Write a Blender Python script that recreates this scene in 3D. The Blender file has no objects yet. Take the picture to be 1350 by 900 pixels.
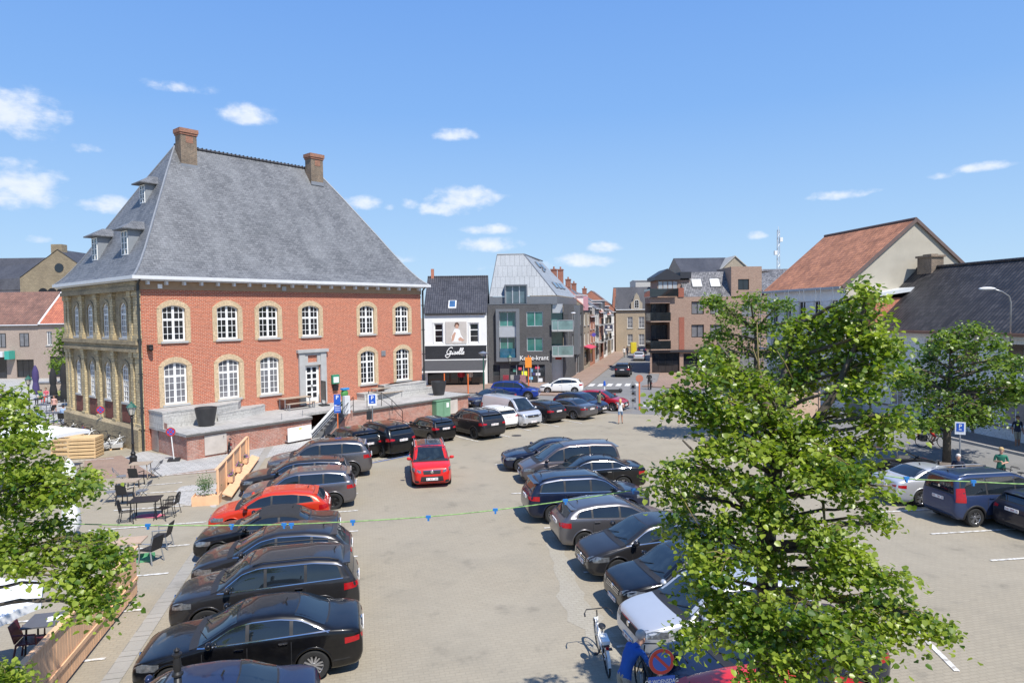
import bpy, bmesh, math, random
import numpy as np
from mathutils import Vector, Matrix
from mathutils.bvhtree import BVHTree
random.seed(7); rng = np.random.default_rng(7)
R = math.radians
S = bpy.context.scene
COL = S.collection
# ---------------------------------------------------------------- camera
H = 7.7; FPX = 890.0; PITCH = R(2.3); ROLL = R(0.75)
cd = bpy.data.cameras.new("camera"); cam = bpy.data.objects.new("camera", cd); COL.objects.link(cam)
cd.sensor_width = 36; cd.lens = 36 * FPX / 1350; cd.clip_end = 3000; cd.clip_start = 0.1
cam.matrix_world = Matrix.Translation((0, 0, H)) @ Matrix.Rotation(R(90) - PITCH, 4, 'X') @ Matrix.Rotation(-ROLL, 4, 'Z')
S.camera = cam
S.render.resolution_x = 1024; S.render.resolution_y = 682
# ---------------------------------------------------------------- light
SUN_EL = R(56); SX, SY = .545, -.839
sd = bpy.data.lights.new("sun", 'SUN'); sun = bpy.data.objects.new("sun", sd); COL.objects.link(sun)
sd.energy = 5.0; sd.angle = R(.53); sd.color = (1, .955, .88)
tosun = Vector((SX * math.cos(SUN_EL), SY * math.cos(SUN_EL), math.sin(SUN_EL))).normalized()
sun.rotation_euler = tosun.to_track_quat('Z', 'Y').to_euler()
W = bpy.data.worlds.new("World"); S.world = W; W.use_nodes = True
S.view_settings.view_transform = 'Standard'; S.view_settings.look = 'None'
S.view_settings.exposure = 0.34; S.view_settings.gamma = 1
def build_world():
	nt = W.node_tree; N = nt.nodes; L = nt.links; N.clear()
	out = N.new('ShaderNodeOutputWorld'); bg = N.new('ShaderNodeBackground')
	sky = N.new('ShaderNodeTexSky'); sky.sky_type = 'NISHITA'; sky.sun_disc = False
	sky.sun_elevation = SUN_EL; sky.sun_rotation = math.atan2(SX, SY)
	sky.air_density = 1.0; sky.dust_density = 0.35; sky.ozone_density = 2.4; sky.altitude = 0
	bg.inputs[1].default_value = 0.105
	tc = N.new('ShaderNodeTexCoord')
	sep = N.new('ShaderNodeSeparateXYZ'); L.new(tc.outputs['Generated'], sep.inputs[0])
	def m(op, a, b=None, c=None, clamp=False):
		n = N.new('ShaderNodeMath'); n.operation = op; n.use_clamp = clamp
		for i, v in enumerate((a, b, c)):
			if v is None: continue
			if isinstance(v, (int, float)): n.inputs[i].default_value = v
			else: L.new(v, n.inputs[i])
		return n.outputs[0]
	az = m('ARCTAN2', sep.outputs[0], sep.outputs[1]); el = m('ARCSINE', sep.outputs[2])
	cmb = N.new('ShaderNodeCombineXYZ'); L.new(az, cmb.inputs[0]); L.new(el, cmb.inputs[1])
	nz = N.new('ShaderNodeTexNoise'); nz.inputs['Scale'].default_value = 34; nz.inputs['Detail'].default_value = 7; nz.inputs['Roughness'].default_value = .58
	mp = N.new('ShaderNodeMapping'); mp.inputs['Scale'].default_value = (1, 1.6, 1); L.new(cmb.outputs[0], mp.inputs[0]); L.new(mp.outputs[0], nz.inputs['Vector'])
	clouds = [(15,152,80,36,1),(25,248,62,36,1),(140,271,36,15,1),(325,153,42,17,1),(240,116,52,9,.62),(118,198,22,8,.5),
			  (478,268,25,13,1),(600,178,30,11,1),(612,262,52,17,1),(588,276,38,13,.9),(540,270,14,9,.7),(645,303,36,9,.85),(645,324,42,12,1),
			  (795,328,22,9,.9),(770,345,45,11,.9),(1103,258,46,8,.85),(1150,252,16,5,.5),(1290,222,50,8,.85),(1245,232,22,7,.6),
			  (1000,311,19,7,.95),(45,316,26,6,.6),(515,273,9,6,.7),(525,343,26,7,.6),(1240,352,45,8,.35),(700,352,60,9,.4),
			  (1700,120,170,40,1),(-500,180,150,40,1),(-250,260,120,20,.9),(2100,250,140,25,.9)]
	acc = None
	for px, py, rx, ry, dn in clouds:
		d = Vector(((px-675)/FPX, 1, -(py-450)/FPX)); d.rotate(Matrix.Rotation(-PITCH, 3, 'X'));
		c, s = math.cos(ROLL), math.sin(ROLL)
		X = (px-675)/FPX; Y = -(py-450)/FPX
		d = Vector((c*X+s*Y, 1, -s*X+c*Y)); d.rotate(Matrix.Rotation(-PITCH, 3, 'X'));
		k = 1/d.length; d.normalize()
		a0, e0 = math.atan2(d.x, d.y), math.asin(d.z)
		ra = rx/FPX*k*math.cos(0)/math.hypot(1, X)*1.0; re = ry/FPX*k
		dx = m('DIVIDE', m('SUBTRACT', az, a0), ra); dy = m('DIVIDE', m('SUBTRACT', el, e0), re)
		dy = m('MAXIMUM', m('MULTIPLY', dy, -1.35), dy)
		r2 = m('ADD', m('MULTIPLY', dx, dx), m('MULTIPLY', dy, dy))
		v = m('MULTIPLY', m('SUBTRACT', 1.0, m('MULTIPLY', r2, .72)), dn)
		acc = v if acc is None else m('MAXIMUM', acc, v)
	acc = m('MAXIMUM', acc, -1.0)
	dens = m('ADD', acc, m('MULTIPLY', m('SUBTRACT', nz.outputs[0], .5), 2.1))
	mr = N.new('ShaderNodeMapRange'); mr.interpolation_type = 'SMOOTHSTEP'
	mr.inputs[1].default_value = .12; mr.inputs[2].default_value = 1.15; L.new(dens, mr.inputs[0])
	nz2 = N.new('ShaderNodeTexNoise'); nz2.inputs['Scale'].default_value = 60; nz2.inputs['Detail'].default_value = 5; L.new(mp.outputs[0], nz2.inputs['Vector'])
	cr = N.new('ShaderNodeMix'); cr.data_type = 'RGBA'; L.new(nz2.outputs[0], cr.inputs[0])
	cr.inputs[6].default_value = (5.6, 6.3, 7.6, 1); cr.inputs[7].default_value = (8.0, 8.2, 8.5, 1)
	mix = N.new('ShaderNodeMix'); mix.data_type = 'RGBA'
	L.new(m('MULTIPLY', mr.outputs[0], .86), mix.inputs[0])
	tint = N.new('ShaderNodeMix'); tint.data_type = 'RGBA'; tint.blend_type = 'MULTIPLY'; tint.inputs[0].default_value = 1
	tint.inputs[7].default_value = (1.12, 1.16, 1.30, 1); L.new(sky.outputs[0], tint.inputs[6])
	rp_ = N.new('ShaderNodeValToRGB'); L.new(m('MULTIPLY', sep.outputs[2], 1.0, clamp=True), rp_.inputs[0]); cr_ = rp_.color_ramp
	cr_.elements[0].position = 0; cr_.elements[0].color = (.56, .79, 1.0, 1); cr_.elements[1].position = 1; cr_.elements[1].color = (.08, .22, .62, 1)
	for q, cc in ((.12, (.42, .67, 1.0)), (.28, (.255, .51, .98)), (.5, (.16, .38, .92))): el_ = cr_.elements.new(q); el_.color = (*cc, 1)
	sc_ = N.new('ShaderNodeMix'); sc_.data_type = 'RGBA'; sc_.blend_type = 'MULTIPLY'; sc_.inputs[0].default_value = 1; L.new(rp_.outputs[0], sc_.inputs[6]); sc_.inputs[7].default_value = (7.1, 7.1, 7.1, 1)
	blend = N.new('ShaderNodeMix'); blend.data_type = 'RGBA'; blend.inputs[0].default_value = .9; L.new(tint.outputs[2], blend.inputs[6]); L.new(sc_.outputs[2], blend.inputs[7])
	L.new(blend.outputs[2], mix.inputs[6]); L.new(cr.outputs[2], mix.inputs[7])
	L.new(mix.outputs[2], bg.inputs[0]); L.new(bg.outputs[0], out.inputs[0])
build_world()
# ---------------------------------------------------------------- geometry helpers
def ray(px, py):
	X = (px-675)/FPX; Y = -(py-450)/FPX; c, s = math.cos(ROLL), math.sin(ROLL)
	d = (c*X+s*Y, 1.0, -s*X+c*Y); c, s = math.cos(PITCH), math.sin(PITCH)
	return Vector((d[0], c*d[1]+s*d[2], -s*d[1]+c*d[2]))
def gp(px, py, z=0.0):
	d = ray(px, py); t = (z-H)/d.z; return Vector((t*d.x, t*d.y, z))
def at(px, py, Y):
	d = ray(px, py); t = Y/d.y; return Vector((t*d.x, Y, H+t*d.z))
def onp(px, py, P, a):
	d = ray(px, py); det = a[0]*(-d.y)+d.x*a[1]
	r0, r1 = -P[0], -P[1]
	u = (r0*(-d.y)+d.x*r1)/det; t = (a[0]*r1-a[1]*r0)/det
	return u, H+t*d.z
def tag(o, label=None, cat=None, group=None, kind=None):
	if label: o['label'] = label
	if cat: o['category'] = cat
	if group: o['group'] = group
	if kind: o['kind'] = kind
	return o
def thing(name, label, cat, loc=(0, 0, 0), rotz=0.0, group=None):
	o = bpy.data.objects.new(name, None); COL.objects.link(o); o.empty_display_size = .2
	o.location = loc; o.rotation_euler = (0, 0, rotz); return tag(o, label, cat, group)
def copy_tree(o, parent=None):
	c = o.copy(); COL.objects.link(c)
	if parent is not None: c.parent = parent
	for ch in o.children: copy_tree(ch, c)
	return c
class Frame:
	"""u runs along a wall, d goes into it, z up"""
	def __init__(s, o, U, D): s.o = Vector(o); s.U = Vector(U); s.D = Vector(D)
	def p(s, u, d, z): return s.o + s.U*u + s.D*d + Vector((0, 0, z))
F0 = Frame((0, 0, 0), (1, 0, 0), (0, 1, 0))
class MB:
	def __init__(s): s.v = []; s.f = []; s.m = []
	def add(s, vs, fs, mat=0):
		b = len(s.v); s.v += [tuple(v) for v in vs]
		for f in fs: s.f.append([b+i for i in f]); s.m.append(mat)
		return s
	def poly(s, pts, mat=0): return s.add(pts, [list(range(len(pts)))], mat)
	def hexa(s, p, mat=0):
		"""8 corners: bottom 4 then top 4"""
		return s.add(p, [(0,3,2,1),(4,5,6,7),(0,1,5,4),(1,2,6,5),(2,3,7,6),(3,0,4,7)], mat)
	def box(s, x0, x1, y0, y1, z0, z1, mat=0, fr=F0):
		if fr is F0:
			q = [(x0,y0,z0),(x1,y0,z0),(x1,y1,z0),(x0,y1,z0),(x0,y0,z1),(x1,y0,z1),(x1,y1,z1),(x0,y1,z1)]
		else:
			q = [fr.p(*t) for t in [(x0,y0,z0),(x1,y0,z0),(x1,y1,z0),(x0,y1,z0),(x0,y0,z1),(x1,y0,z1),(x1,y1,z1),(x0,y1,z1)]]
		return s.hexa(q, mat)
	def beam(s, a, b, w, h, mat=0, up=(0, 0, 1)):
		a = Vector(a); b = Vector(b); d = (b-a).normalized(); up = Vector(up)
		if abs(d.dot(up)) > .98: up = Vector((1, 0, 0))
		x = d.cross(up).normalized(); y = x.cross(d).normalized(); x *= w/2; y *= h/2
		return s.hexa([a-x-y, a+x-y, b+x-y, b-x-y, a-x+y, a+x+y, b+x+y, b-x+y], mat)
	def tube(s, pts, r, n=8, mat=0, cap=True):
		pts = [Vector(p) for p in pts]; k = len(pts)
		if isinstance(r, (int, float)): r = [r]*k
		rings = []; prev = None
		for i, p in enumerate(pts):
			d = (pts[min(i+1, k-1)]-pts[max(i-1, 0)])
			d = d.normalized() if d.length > 1e-9 else Vector((0, 0, 1))
			if prev is None:
				up = Vector((0, 0, 1)) if abs(d.z) < .95 else Vector((1, 0, 0)); x = d.cross(up).normalized()
			else:
				x = prev-d*prev.dot(d); x = x.normalized() if x.length > 1e-6 else d.orthogonal().normalized()
			prev = x; y = d.cross(x)
			rings.append([p+x*math.cos(2*math.pi*j/n)*r[i]+y*math.sin(2*math.pi*j/n)*r[i] for j in range(n)])
		vs = [v for rg in rings for v in rg]; fs = []
		for i in range(k-1):
			for j in range(n): fs.append((i*n+j, i*n+(j+1) % n, (i+1)*n+(j+1) % n, (i+1)*n+j))
		if cap: fs.append(list(range(n))[::-1]); fs.append([(k-1)*n+j for j in range(n)])
		return s.add(vs, fs, mat)
	def lathe(s, prof, n=16, c=(0, 0, 0), mat=0, axis='z', fr=None):
		vs = []; fs = []; k = len(prof)
		for r, z in prof:
			for j in range(n):
				a = 2*math.pi*j/n; x, y = r*math.cos(a), r*math.sin(a)
				p = (x, y, z) if axis == 'z' else ((x, z, y) if axis == 'y' else (z, x, y))
				vs.append((p[0]+c[0], p[1]+c[1], p[2]+c[2]))
		for i in range(k-1):
			for j in range(n): fs.append((i*n+j, i*n+(j+1) % n, (i+1)*n+(j+1) % n, (i+1)*n+j))
		if prof[0][0] > 1e-4 and abs(prof[0][1]-prof[1][1]) > 1e-6: fs.append(list(range(n))[::-1])
		if prof[-1][0] > 1e-4 and abs(prof[-1][1]-prof[-2][1]) > 1e-6: fs.append([(k-1)*n+j for j in range(n)])
		return s.add(vs, fs, mat)
	def prism(s, poly, z0, z1, mat=0):
		n = len(poly); vs = [(x, y, z0) for x, y in poly]+[(x, y, z1) for x, y in poly]
		return s.add(vs, [list(range(n))[::-1], [n+i for i in range(n)]]+[(i, (i+1) % n, n+(i+1) % n, n+i) for i in range(n)], mat)
	def prismf(s, poly, d0, d1, fr=F0, mat=0):
		"""poly in (u, z), extruded along d"""
		n = len(poly); vs = [fr.p(u, d0, z) for u, z in poly]+[fr.p(u, d1, z) for u, z in poly]
		return s.add(vs, [list(range(n)), [n+i for i in range(n)][::-1]]+[(i, n+i, n+(i+1) % n, (i+1) % n) for i in range(n)], mat)
	def ball(s, c, r, mat=0, n=10, m=7):
		rx, ry, rz = (r, r, r) if isinstance(r, (int, float)) else r
		vs = [(c[0], c[1], c[2]-rz)]; fs = []
		for i in range(1, m):
			t = math.pi*i/m
			for j in range(n):
				a = 2*math.pi*j/n; vs.append((c[0]+rx*math.sin(t)*math.cos(a), c[1]+ry*math.sin(t)*math.sin(a), c[2]-rz*math.cos(t)))
		vs.append((c[0], c[1], c[2]+rz)); top = len(vs)-1
		for j in range(n):
			fs.append((0, 1+(j+1) % n, 1+j)); fs.append((top, top-n+j, top-n+(j+1) % n))
		for i in range(m-2):
			for j in range(n): fs.append((1+i*n+j, 1+i*n+(j+1) % n, 1+(i+1)*n+(j+1) % n, 1+(i+1)*n+j))
		return s.add(vs, fs, mat)
	def build(s, name, mats, parent=None, smooth=False, loc=None, rotz=None, bevel=0):
		me = bpy.data.meshes.new(name); me.from_pydata(s.v, [], s.f)
		if not isinstance(mats, (list, tuple)): mats = [mats]
		for mt in mats: me.materials.append(mt)
		me.polygons.foreach_set('material_index', s.m)
		if smooth is True: me.polygons.foreach_set('use_smooth', [True]*len(s.f))
		me.update()
		box_uv(me)
		o = bpy.data.objects.new(name, me); COL.objects.link(o)
		if smooth == 'auto':
			me.polygons.foreach_set('use_smooth', [True]*len(s.f))
			me.set_sharp_from_angle(angle=R(35))
		if parent is not None: o.parent = parent
		if loc is not None: o.location = loc
		if rotz is not None: o.rotation_euler = (0, 0, rotz)
		if bevel:
			b = o.modifiers.new('bevel', 'BEVEL'); b.width = bevel; b.segments = 2; b.limit_method = 'ANGLE'; b.angle_limit = R(40)
		return o
def box_uv(me):
	n = len(me.loops)
	if not n: return
	co = np.empty(len(me.vertices)*3); me.vertices.foreach_get('co', co); co = co.reshape(-1, 3)
	vi = np.empty(n, dtype=np.int32); me.loops.foreach_get('vertex_index', vi)
	npoly = len(me.polygons); ls = np.empty(npoly, dtype=np.int32); lt = np.empty(npoly, dtype=np.int32)
	me.polygons.foreach_get('loop_start', ls); me.polygons.foreach_get('loop_total', lt)
	nr = np.empty(npoly*3); me.polygons.foreach_get('normal', nr); nr = nr.reshape(-1, 3)
	pi = np.repeat(np.arange(npoly), lt); N = nr[pi]; P = co[vi]
	flat = np.abs(N[:, 2]) > .97
	U = np.stack([-N[:, 1], N[:, 0], np.zeros(n)], 1); ln = np.linalg.norm(U, axis=1); ln[ln < 1e-6] = 1; U /= ln[:, None]
	U[flat] = (1, 0, 0)
	V = np.cross(N, U); V[flat] = (0, 1, 0); sg = np.sign(V[:, 2]); sg[sg == 0] = 1; sg[flat] = 1; V *= sg[:, None]
	uv = np.stack([(P*U).sum(1), (P*V).sum(1)], 1)
	lay = me.uv_layers.new(name='uv') if not me.uv_layers else me.uv_layers[0]
	lay.data.foreach_set('uv', uv.astype(np.float32).ravel())
# ---------------------------------------------------------------- materials
MATS = {}
def nodes(name):
	m = bpy.data.materials.new(name); m.use_nodes = True; nt = m.node_tree
	return m, nt, nt.nodes, nt.links, nt.nodes['Principled BSDF']
def c4(c): return (c[0], c[1], c[2], 1)
def plain(name, col, rough=.6, metal=0, spec=.5, coat=0, var=.12, scale=3.0, bump=0, bscale=40):
	"""a colour with soft procedural mottling (dirt and wear of the thing itself)"""
	if name in MATS: return MATS[name]
	m, nt, N, L, b = nodes(name)
	b.inputs['Roughness'].default_value = rough; b.inputs['Metallic'].default_value = metal
	b.inputs['Specular IOR Level'].default_value = spec
	if coat: b.inputs['Coat Weight'].default_value = coat; b.inputs['Coat Roughness'].default_value = .03
	if var:
		tc = N.new('ShaderNodeTexCoord'); nz = N.new('ShaderNodeTexNoise'); nz.inputs['Scale'].default_value = scale; nz.inputs['Detail'].default_value = 6
		L.new(tc.outputs['Object'], nz.inputs['Vector'])
		mx = N.new('ShaderNodeMix'); mx.data_type = 'RGBA'; L.new(nz.outputs[0], mx.inputs[0])
		mx.inputs[6].default_value = c4([x*(1-var*1.6) for x in col]); mx.inputs[7].default_value = c4([min(1, x*(1+var*1.6)) for x in col])
		L.new(mx.outputs[2], b.inputs['Base Color'])
		if bump:
			n2 = N.new('ShaderNodeTexNoise'); n2.inputs['Scale'].default_value = bscale; n2.inputs['Detail'].default_value = 4; L.new(tc.outputs['Object'], n2.inputs['Vector'])
			bp = N.new('ShaderNodeBump'); bp.inputs['Strength'].default_value = bump; bp.inputs['Distance'].default_value = .02
			L.new(n2.outputs[0], bp.inputs['Height']); L.new(bp.outputs[0], b.inputs['Normal'])
	else: b.inputs['Base Color'].default_value = c4(col)
	MATS[name] = m; return m
def bricks(name, c1, c2, mortar, bw=.21, bh=.065, mor=.01, rough=.85, stain=None, stain_amt=.4, bump=.25, offs=.5, patch=None, sc_stain=.35, streak=False, sq=1.0, spec=.3):
	if name in MATS: return MATS[name]
	m, nt, N, L, b = nodes(name); b.inputs['Roughness'].default_value = rough; b.inputs['Specular IOR Level'].default_value = spec
	uv = N.new('ShaderNodeUVMap'); uv.uv_map = 'uv'
	br = N.new('ShaderNodeTexBrick'); br.inputs['Scale'].default_value = 1; br.offset = offs
	br.inputs['Brick Width'].default_value = bw; br.inputs['Row Height'].default_value = bh; br.inputs['Mortar Size'].default_value = mor
	br.inputs['Mortar Smooth'].default_value = .2; br.inputs['Bias'].default_value = 0
	br.inputs['Color1'].default_value = c4(c1); br.inputs['Color2'].default_value = c4(c2); br.inputs['Mortar'].default_value = c4(mortar)
	L.new(uv.outputs[0], br.inputs['Vector'])
	out = br.outputs[0]
	tc = N.new('ShaderNodeTexCoord')
	nz = N.new('ShaderNodeTexNoise'); nz.inputs['Scale'].default_value = sc_stain; nz.inputs['Detail'].default_value = 8; nz.inputs['Roughness'].default_value = .65
	if streak:
		mp = N.new('ShaderNodeMapping'); mp.inputs['Scale'].default_value = streak; L.new(uv.outputs[0], mp.inputs[0]); L.new(mp.outputs[0], nz.inputs['Vector'])
	else: L.new(tc.outputs['Object'], nz.inputs['Vector'])
	rmp = N.new('ShaderNodeMapRange'); rmp.inputs[1].default_value = .42; rmp.inputs[2].default_value = .7; L.new(nz.outputs[0], rmp.inputs[0])
	if stain is None: stain = [x*.6 for x in c1]
	mul = N.new('ShaderNodeMath'); mul.operation = 'MULTIPLY'; mul.inputs[1].default_value = stain_amt; L.new(rmp.outputs[0], mul.inputs[0])
	mx = N.new('ShaderNodeMix'); mx.data_type = 'RGBA'; L.new(mul.outputs[0], mx.inputs[0]); L.new(out, mx.inputs[6]); mx.inputs[7].default_value = c4(stain)
	n3 = N.new('ShaderNodeTexNoise'); n3.inputs['Scale'].default_value = 9; n3.inputs['Detail'].default_value = 5; L.new(uv.outputs[0], n3.inputs['Vector'])
	r3 = N.new('ShaderNodeMapRange'); r3.inputs[1].default_value = .3; r3.inputs[2].default_value = .7; r3.inputs[3].default_value = .8; r3.inputs[4].default_value = 1.2; L.new(n3.outputs[0], r3.inputs[0])
	m3 = N.new('ShaderNodeMix'); m3.data_type = 'RGBA'; m3.blend_type = 'MULTIPLY'; m3.inputs[0].default_value = 1; L.new(mx.outputs[2], m3.inputs[6]); L.new(r3.outputs[0], m3.inputs[7])
	L.new(m3.outputs[2], b.inputs['Base Color'])
	if bump:
		bp = N.new('ShaderNodeBump'); bp.inputs['Strength'].default_value = bump; bp.inputs['Distance'].default_value = .02; bp.invert = True
		L.new(br.outputs['Fac'], bp.inputs['Height']); L.new(bp.outputs[0], b.inputs['Normal'])
	MATS[name] = m; return m
def pantiles(name, c1, c2, w=.24, h=.33, rough=.5, spec=.5):
	"""interlocking roof tiles: rows with a rounded roll"""
	if name in MATS: return MATS[name]
	m, nt, N, L, b = nodes(name); b.inputs['Roughness'].default_value = rough; b.inputs['Specular IOR Level'].default_value = spec
	uv = N.new('ShaderNodeUVMap'); uv.uv_map = 'uv'; sp = N.new('ShaderNodeSeparateXYZ'); L.new(uv.outputs[0], sp.inputs[0])
	def mt(op, a, v):
		n = N.new('ShaderNodeMath'); n.operation = op; L.new(a, n.inputs[0])
		if isinstance(v, (int, float)): n.inputs[1].default_value = v
		else: L.new(v, n.inputs[1])
		return n.outputs[0]
	wx = mt('SINE', mt('MULTIPLY', sp.outputs[0], 2*math.pi/w), 0); fy = mt('FRACT', mt('DIVIDE', sp.outputs[1], h), 0)
	hgt = mt('ADD', mt('MULTIPLY', wx, .35), mt('MULTIPLY', fy, -1.3))
	bp = N.new('ShaderNodeBump'); bp.inputs['Strength'].default_value = 1; bp.inputs['Distance'].default_value = .05; L.new(hgt, bp.inputs['Height']); L.new(bp.outputs[0], b.inputs['Normal'])
	br = N.new('ShaderNodeTexBrick'); br.offset = 0; br.inputs['Scale'].default_value = 1; br.inputs['Brick Width'].default_value = w; br.inputs['Row Height'].default_value = h; br.inputs['Mortar Size'].default_value = .012
	br.inputs['Color1'].default_value = c4(c1); br.inputs['Color2'].default_value = c4(c2); br.inputs['Mortar'].default_value = c4([x*.35 for x in c1]); L.new(uv.outputs[0], br.inputs['Vector'])
	n3 = N.new('ShaderNodeTexNoise'); n3.inputs['Scale'].default_value = .7; n3.inputs['Detail'].default_value = 8; L.new(uv.outputs[0], n3.inputs['Vector'])
	r3 = N.new('ShaderNodeMapRange'); r3.inputs[1].default_value = .3; r3.inputs[2].default_value = .7; r3.inputs[3].default_value = .75; r3.inputs[4].default_value = 1.25; L.new(n3.outputs[0], r3.inputs[0])
	m3 = N.new('ShaderNodeMix'); m3.data_type = 'RGBA'; m3.blend_type = 'MULTIPLY'; m3.inputs[0].default_value = 1; L.new(br.outputs[0], m3.inputs[6]); L.new(r3.outputs[0], m3.inputs[7])
	L.new(m3.outputs[2], b.inputs['Base Color']); MATS[name] = m; return m
def glassy(name, col=(.015, .02, .025), rough=.03, spec=.9, var=0):
	if name in MATS: return MATS[name]
	m, nt, N, L, b = nodes(name); b.inputs['Base Color'].default_value = c4(col); b.inputs['Roughness'].default_value = rough; b.inputs['Specular IOR Level'].default_value = spec
	tc = N.new('ShaderNodeTexCoord'); nz = N.new('ShaderNodeTexNoise'); nz.inputs['Scale'].default_value = 1.3; nz.inputs['Detail'].default_value = 3; L.new(tc.outputs['Object'], nz.inputs['Vector'])
	mx = N.new('ShaderNodeMix'); mx.data_type = 'RGBA'; L.new(nz.outputs[0], mx.inputs[0]); mx.inputs[6].default_value = c4([x*.4 for x in col]); mx.inputs[7].default_value = c4([x*1.8 for x in col]); L.new(mx.outputs[2], b.inputs['Base Color'])
	MATS[name] = m; return m
# ================================================================ the ground
def ground_mat(name, c1, c2, mortar, bw, bh, stain, dark):
	m, nt, N, L, b = nodes(name); b.inputs['Roughness'].default_value = .8; b.inputs['Specular IOR Level'].default_value = .3
	uv = N.new('ShaderNodeUVMap'); uv.uv_map = 'uv'; mp = N.new('ShaderNodeMapping'); mp.inputs['Rotation'].default_value = (0, 0, R(-12.8)); L.new(uv.outputs[0], mp.inputs[0])
	br = N.new('ShaderNodeTexBrick'); br.inputs['Scale'].default_value = 1; br.inputs['Brick Width'].default_value = bw; br.inputs['Row Height'].default_value = bh; br.inputs['Mortar Size'].default_value = .011
	br.inputs['Color1'].default_value = c4(c1); br.inputs['Color2'].default_value = c4(c2); br.inputs['Mortar'].default_value = c4(mortar); L.new(mp.outputs[0], br.inputs['Vector'])
	def noise(sc, det, a, bb, src=uv):
		n = N.new('ShaderNodeTexNoise'); n.inputs['Scale'].default_value = sc; n.inputs['Detail'].default_value = det; n.inputs['Roughness'].default_value = .62; L.new(src.outputs[0], n.inputs['Vector'])
		r = N.new('ShaderNodeMapRange'); r.inputs[1].default_value = a; r.inputs[2].default_value = bb; L.new(n.outputs[0], r.inputs[0]); return r.outputs[0]
	def mix(f, a, c, amt, mode='MIX'):
		q = N.new('ShaderNodeMath'); q.operation = 'MULTIPLY'; q.inputs[1].default_value = amt; L.new(f, q.inputs[0])
		x = N.new('ShaderNodeMix'); x.data_type = 'RGBA'; x.blend_type = mode; L.new(q.outputs[0], x.inputs[0]); L.new(a, x.inputs[6]); x.inputs[7].default_value = c4(c); return x.outputs[2]
	o = br.outputs[0]
	o = mix(noise(.11, 8, .42, .68), o, stain, .55)
	o = mix(noise(.45, 9, .48, .72), o, dark, .42)
	o = mix(noise(2.2, 6, .62, .74), o, dark, .55)
	o = mix(noise(.9, 5, .60, .72), o, [x*.5 for x in dark], .35)
	o = mix(noise(14, 3, .55, .75), o, [x*.55 for x in c1], .35)
	o = mix(noise(40, 2, .66, .72), o, [x*1.35 for x in c1], .5)
	mp2 = N.new('ShaderNodeMapping'); mp2.inputs['Rotation'].default_value = (0, 0, R(-12.8)); mp2.inputs['Scale'].default_value = (.5, .03, 1); L.new(uv.outputs[0], mp2.inputs[0])
	o = mix(noise(1.0, 6, .5, .7, mp2), o, dark, .22)
	L.new(o, b.inputs['Base Color'])
	bp = N.new('ShaderNodeBump'); bp.inputs['Strength'].default_value = .2; bp.inputs['Distance'].default_value = .006; bp.invert = True; L.new(br.outputs['Fac'], bp.inputs['Height']); L.new(bp.outputs[0], b.inputs['Normal'])
	return m
M_lot = ground_mat('lot_paving', (.328, .287, .216), (.302, .264, .198), (.268, .234, .176), .22, .11, (.35, .315, .25), (.21, .19, .15))
M_path = ground_mat('pavement_stone', (.46, .45, .43), (.36, .355, .34), (.2, .2, .19), .3, .3, (.36, .35, .33), (.25, .24, .23))
M_redp = ground_mat('red_paving', (.36, .24, .18), (.28, .185, .145), (.16, .13, .11), .22, .11, (.32, .25, .2), (.2, .15, .12))
M_dkp = ground_mat('dark_paving', (.30, .25, .21), (.22, .19, .17), (.12, .11, .1), .22, .11, (.25, .22, .2), (.15, .13, .12))
def asphalt():
	m, nt, N, L, b = nodes('asphalt'); b.inputs['Roughness'].default_value = .85
	uv = N.new('ShaderNodeUVMap'); uv.uv_map = 'uv'
	prev = None; col = (.185, .18, .175)
	for sc, a, bb, c, amt in ((.15, .4, .7, (.24, .235, .22), .7), (.6, .5, .7, (.11, .11, .11), .4), (5, .5, .75, (.10, .10, .10), .35), (60, .55, .75, (.33, .32, .3), .4)):
		n = N.new('ShaderNodeTexNoise'); n.inputs['Scale'].default_value = sc; n.inputs['Detail'].default_value = 7; L.new(uv.outputs[0], n.inputs['Vector'])
		r = N.new('ShaderNodeMapRange'); r.inputs[1].default_value = a; r.inputs[2].default_value = bb; r.inputs[4].default_value = amt; L.new(n.outputs[0], r.inputs[0])
		x = N.new('ShaderNodeMix'); x.data_type = 'RGBA'; L.new(r.outputs[0], x.inputs[0]); x.inputs[7].default_value = c4(c)
		if prev is None: x.inputs[6].default_value = c4(col)
		else: L.new(prev, x.inputs[6])
		prev = x.outputs[2]
	L.new(prev, b.inputs['Base Color']); return m
M_asph = asphalt()
def rough_edge(pts, n=9, a=.09):
	r = random.Random(4); out = []
	for i in range(len(pts)):
		p, q = Vector(pts[i]), Vector(pts[(i+1) % len(pts)])
		for k in range(n): out.append(p.lerp(q, k/n)+Vector((r.gauss(0, a), r.gauss(0, a), 0)))
	return out
def sheet(name, pts, z, mat, thick=0):
	m = MB()
	if thick: m.prism([(p[0], p[1]) for p in pts], 0, z)
	else: m.poly([(p[0], p[1], z) for p in pts])
	o = m.build(name, mat); o['kind'] = 'structure'; return o
sheet('ground', [(-900, -150), (900, -150), (900, 1800), (-900, 1800)], 0, M_lot)
ds = Vector((math.cos(R(76)), math.sin(R(76)), 0))     # the side street's direction
dn = Vector((ds.y, -ds.x, 0))
road = [gp(560, 530), gp(640, 540), gp(760, 543), gp(900, 548), gp(1000, 566), gp(1100, 598), gp(1210, 626), gp(1350, 664), (40, 5, 0), (60, -60, 0), (80, -60, 0), (60, 20, 0), (25.4, 72, 0), (45, 86, 0), (45, 60, 0), (80, 60, 0), (80, 100, 0), (18, 100, 0)]
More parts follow.
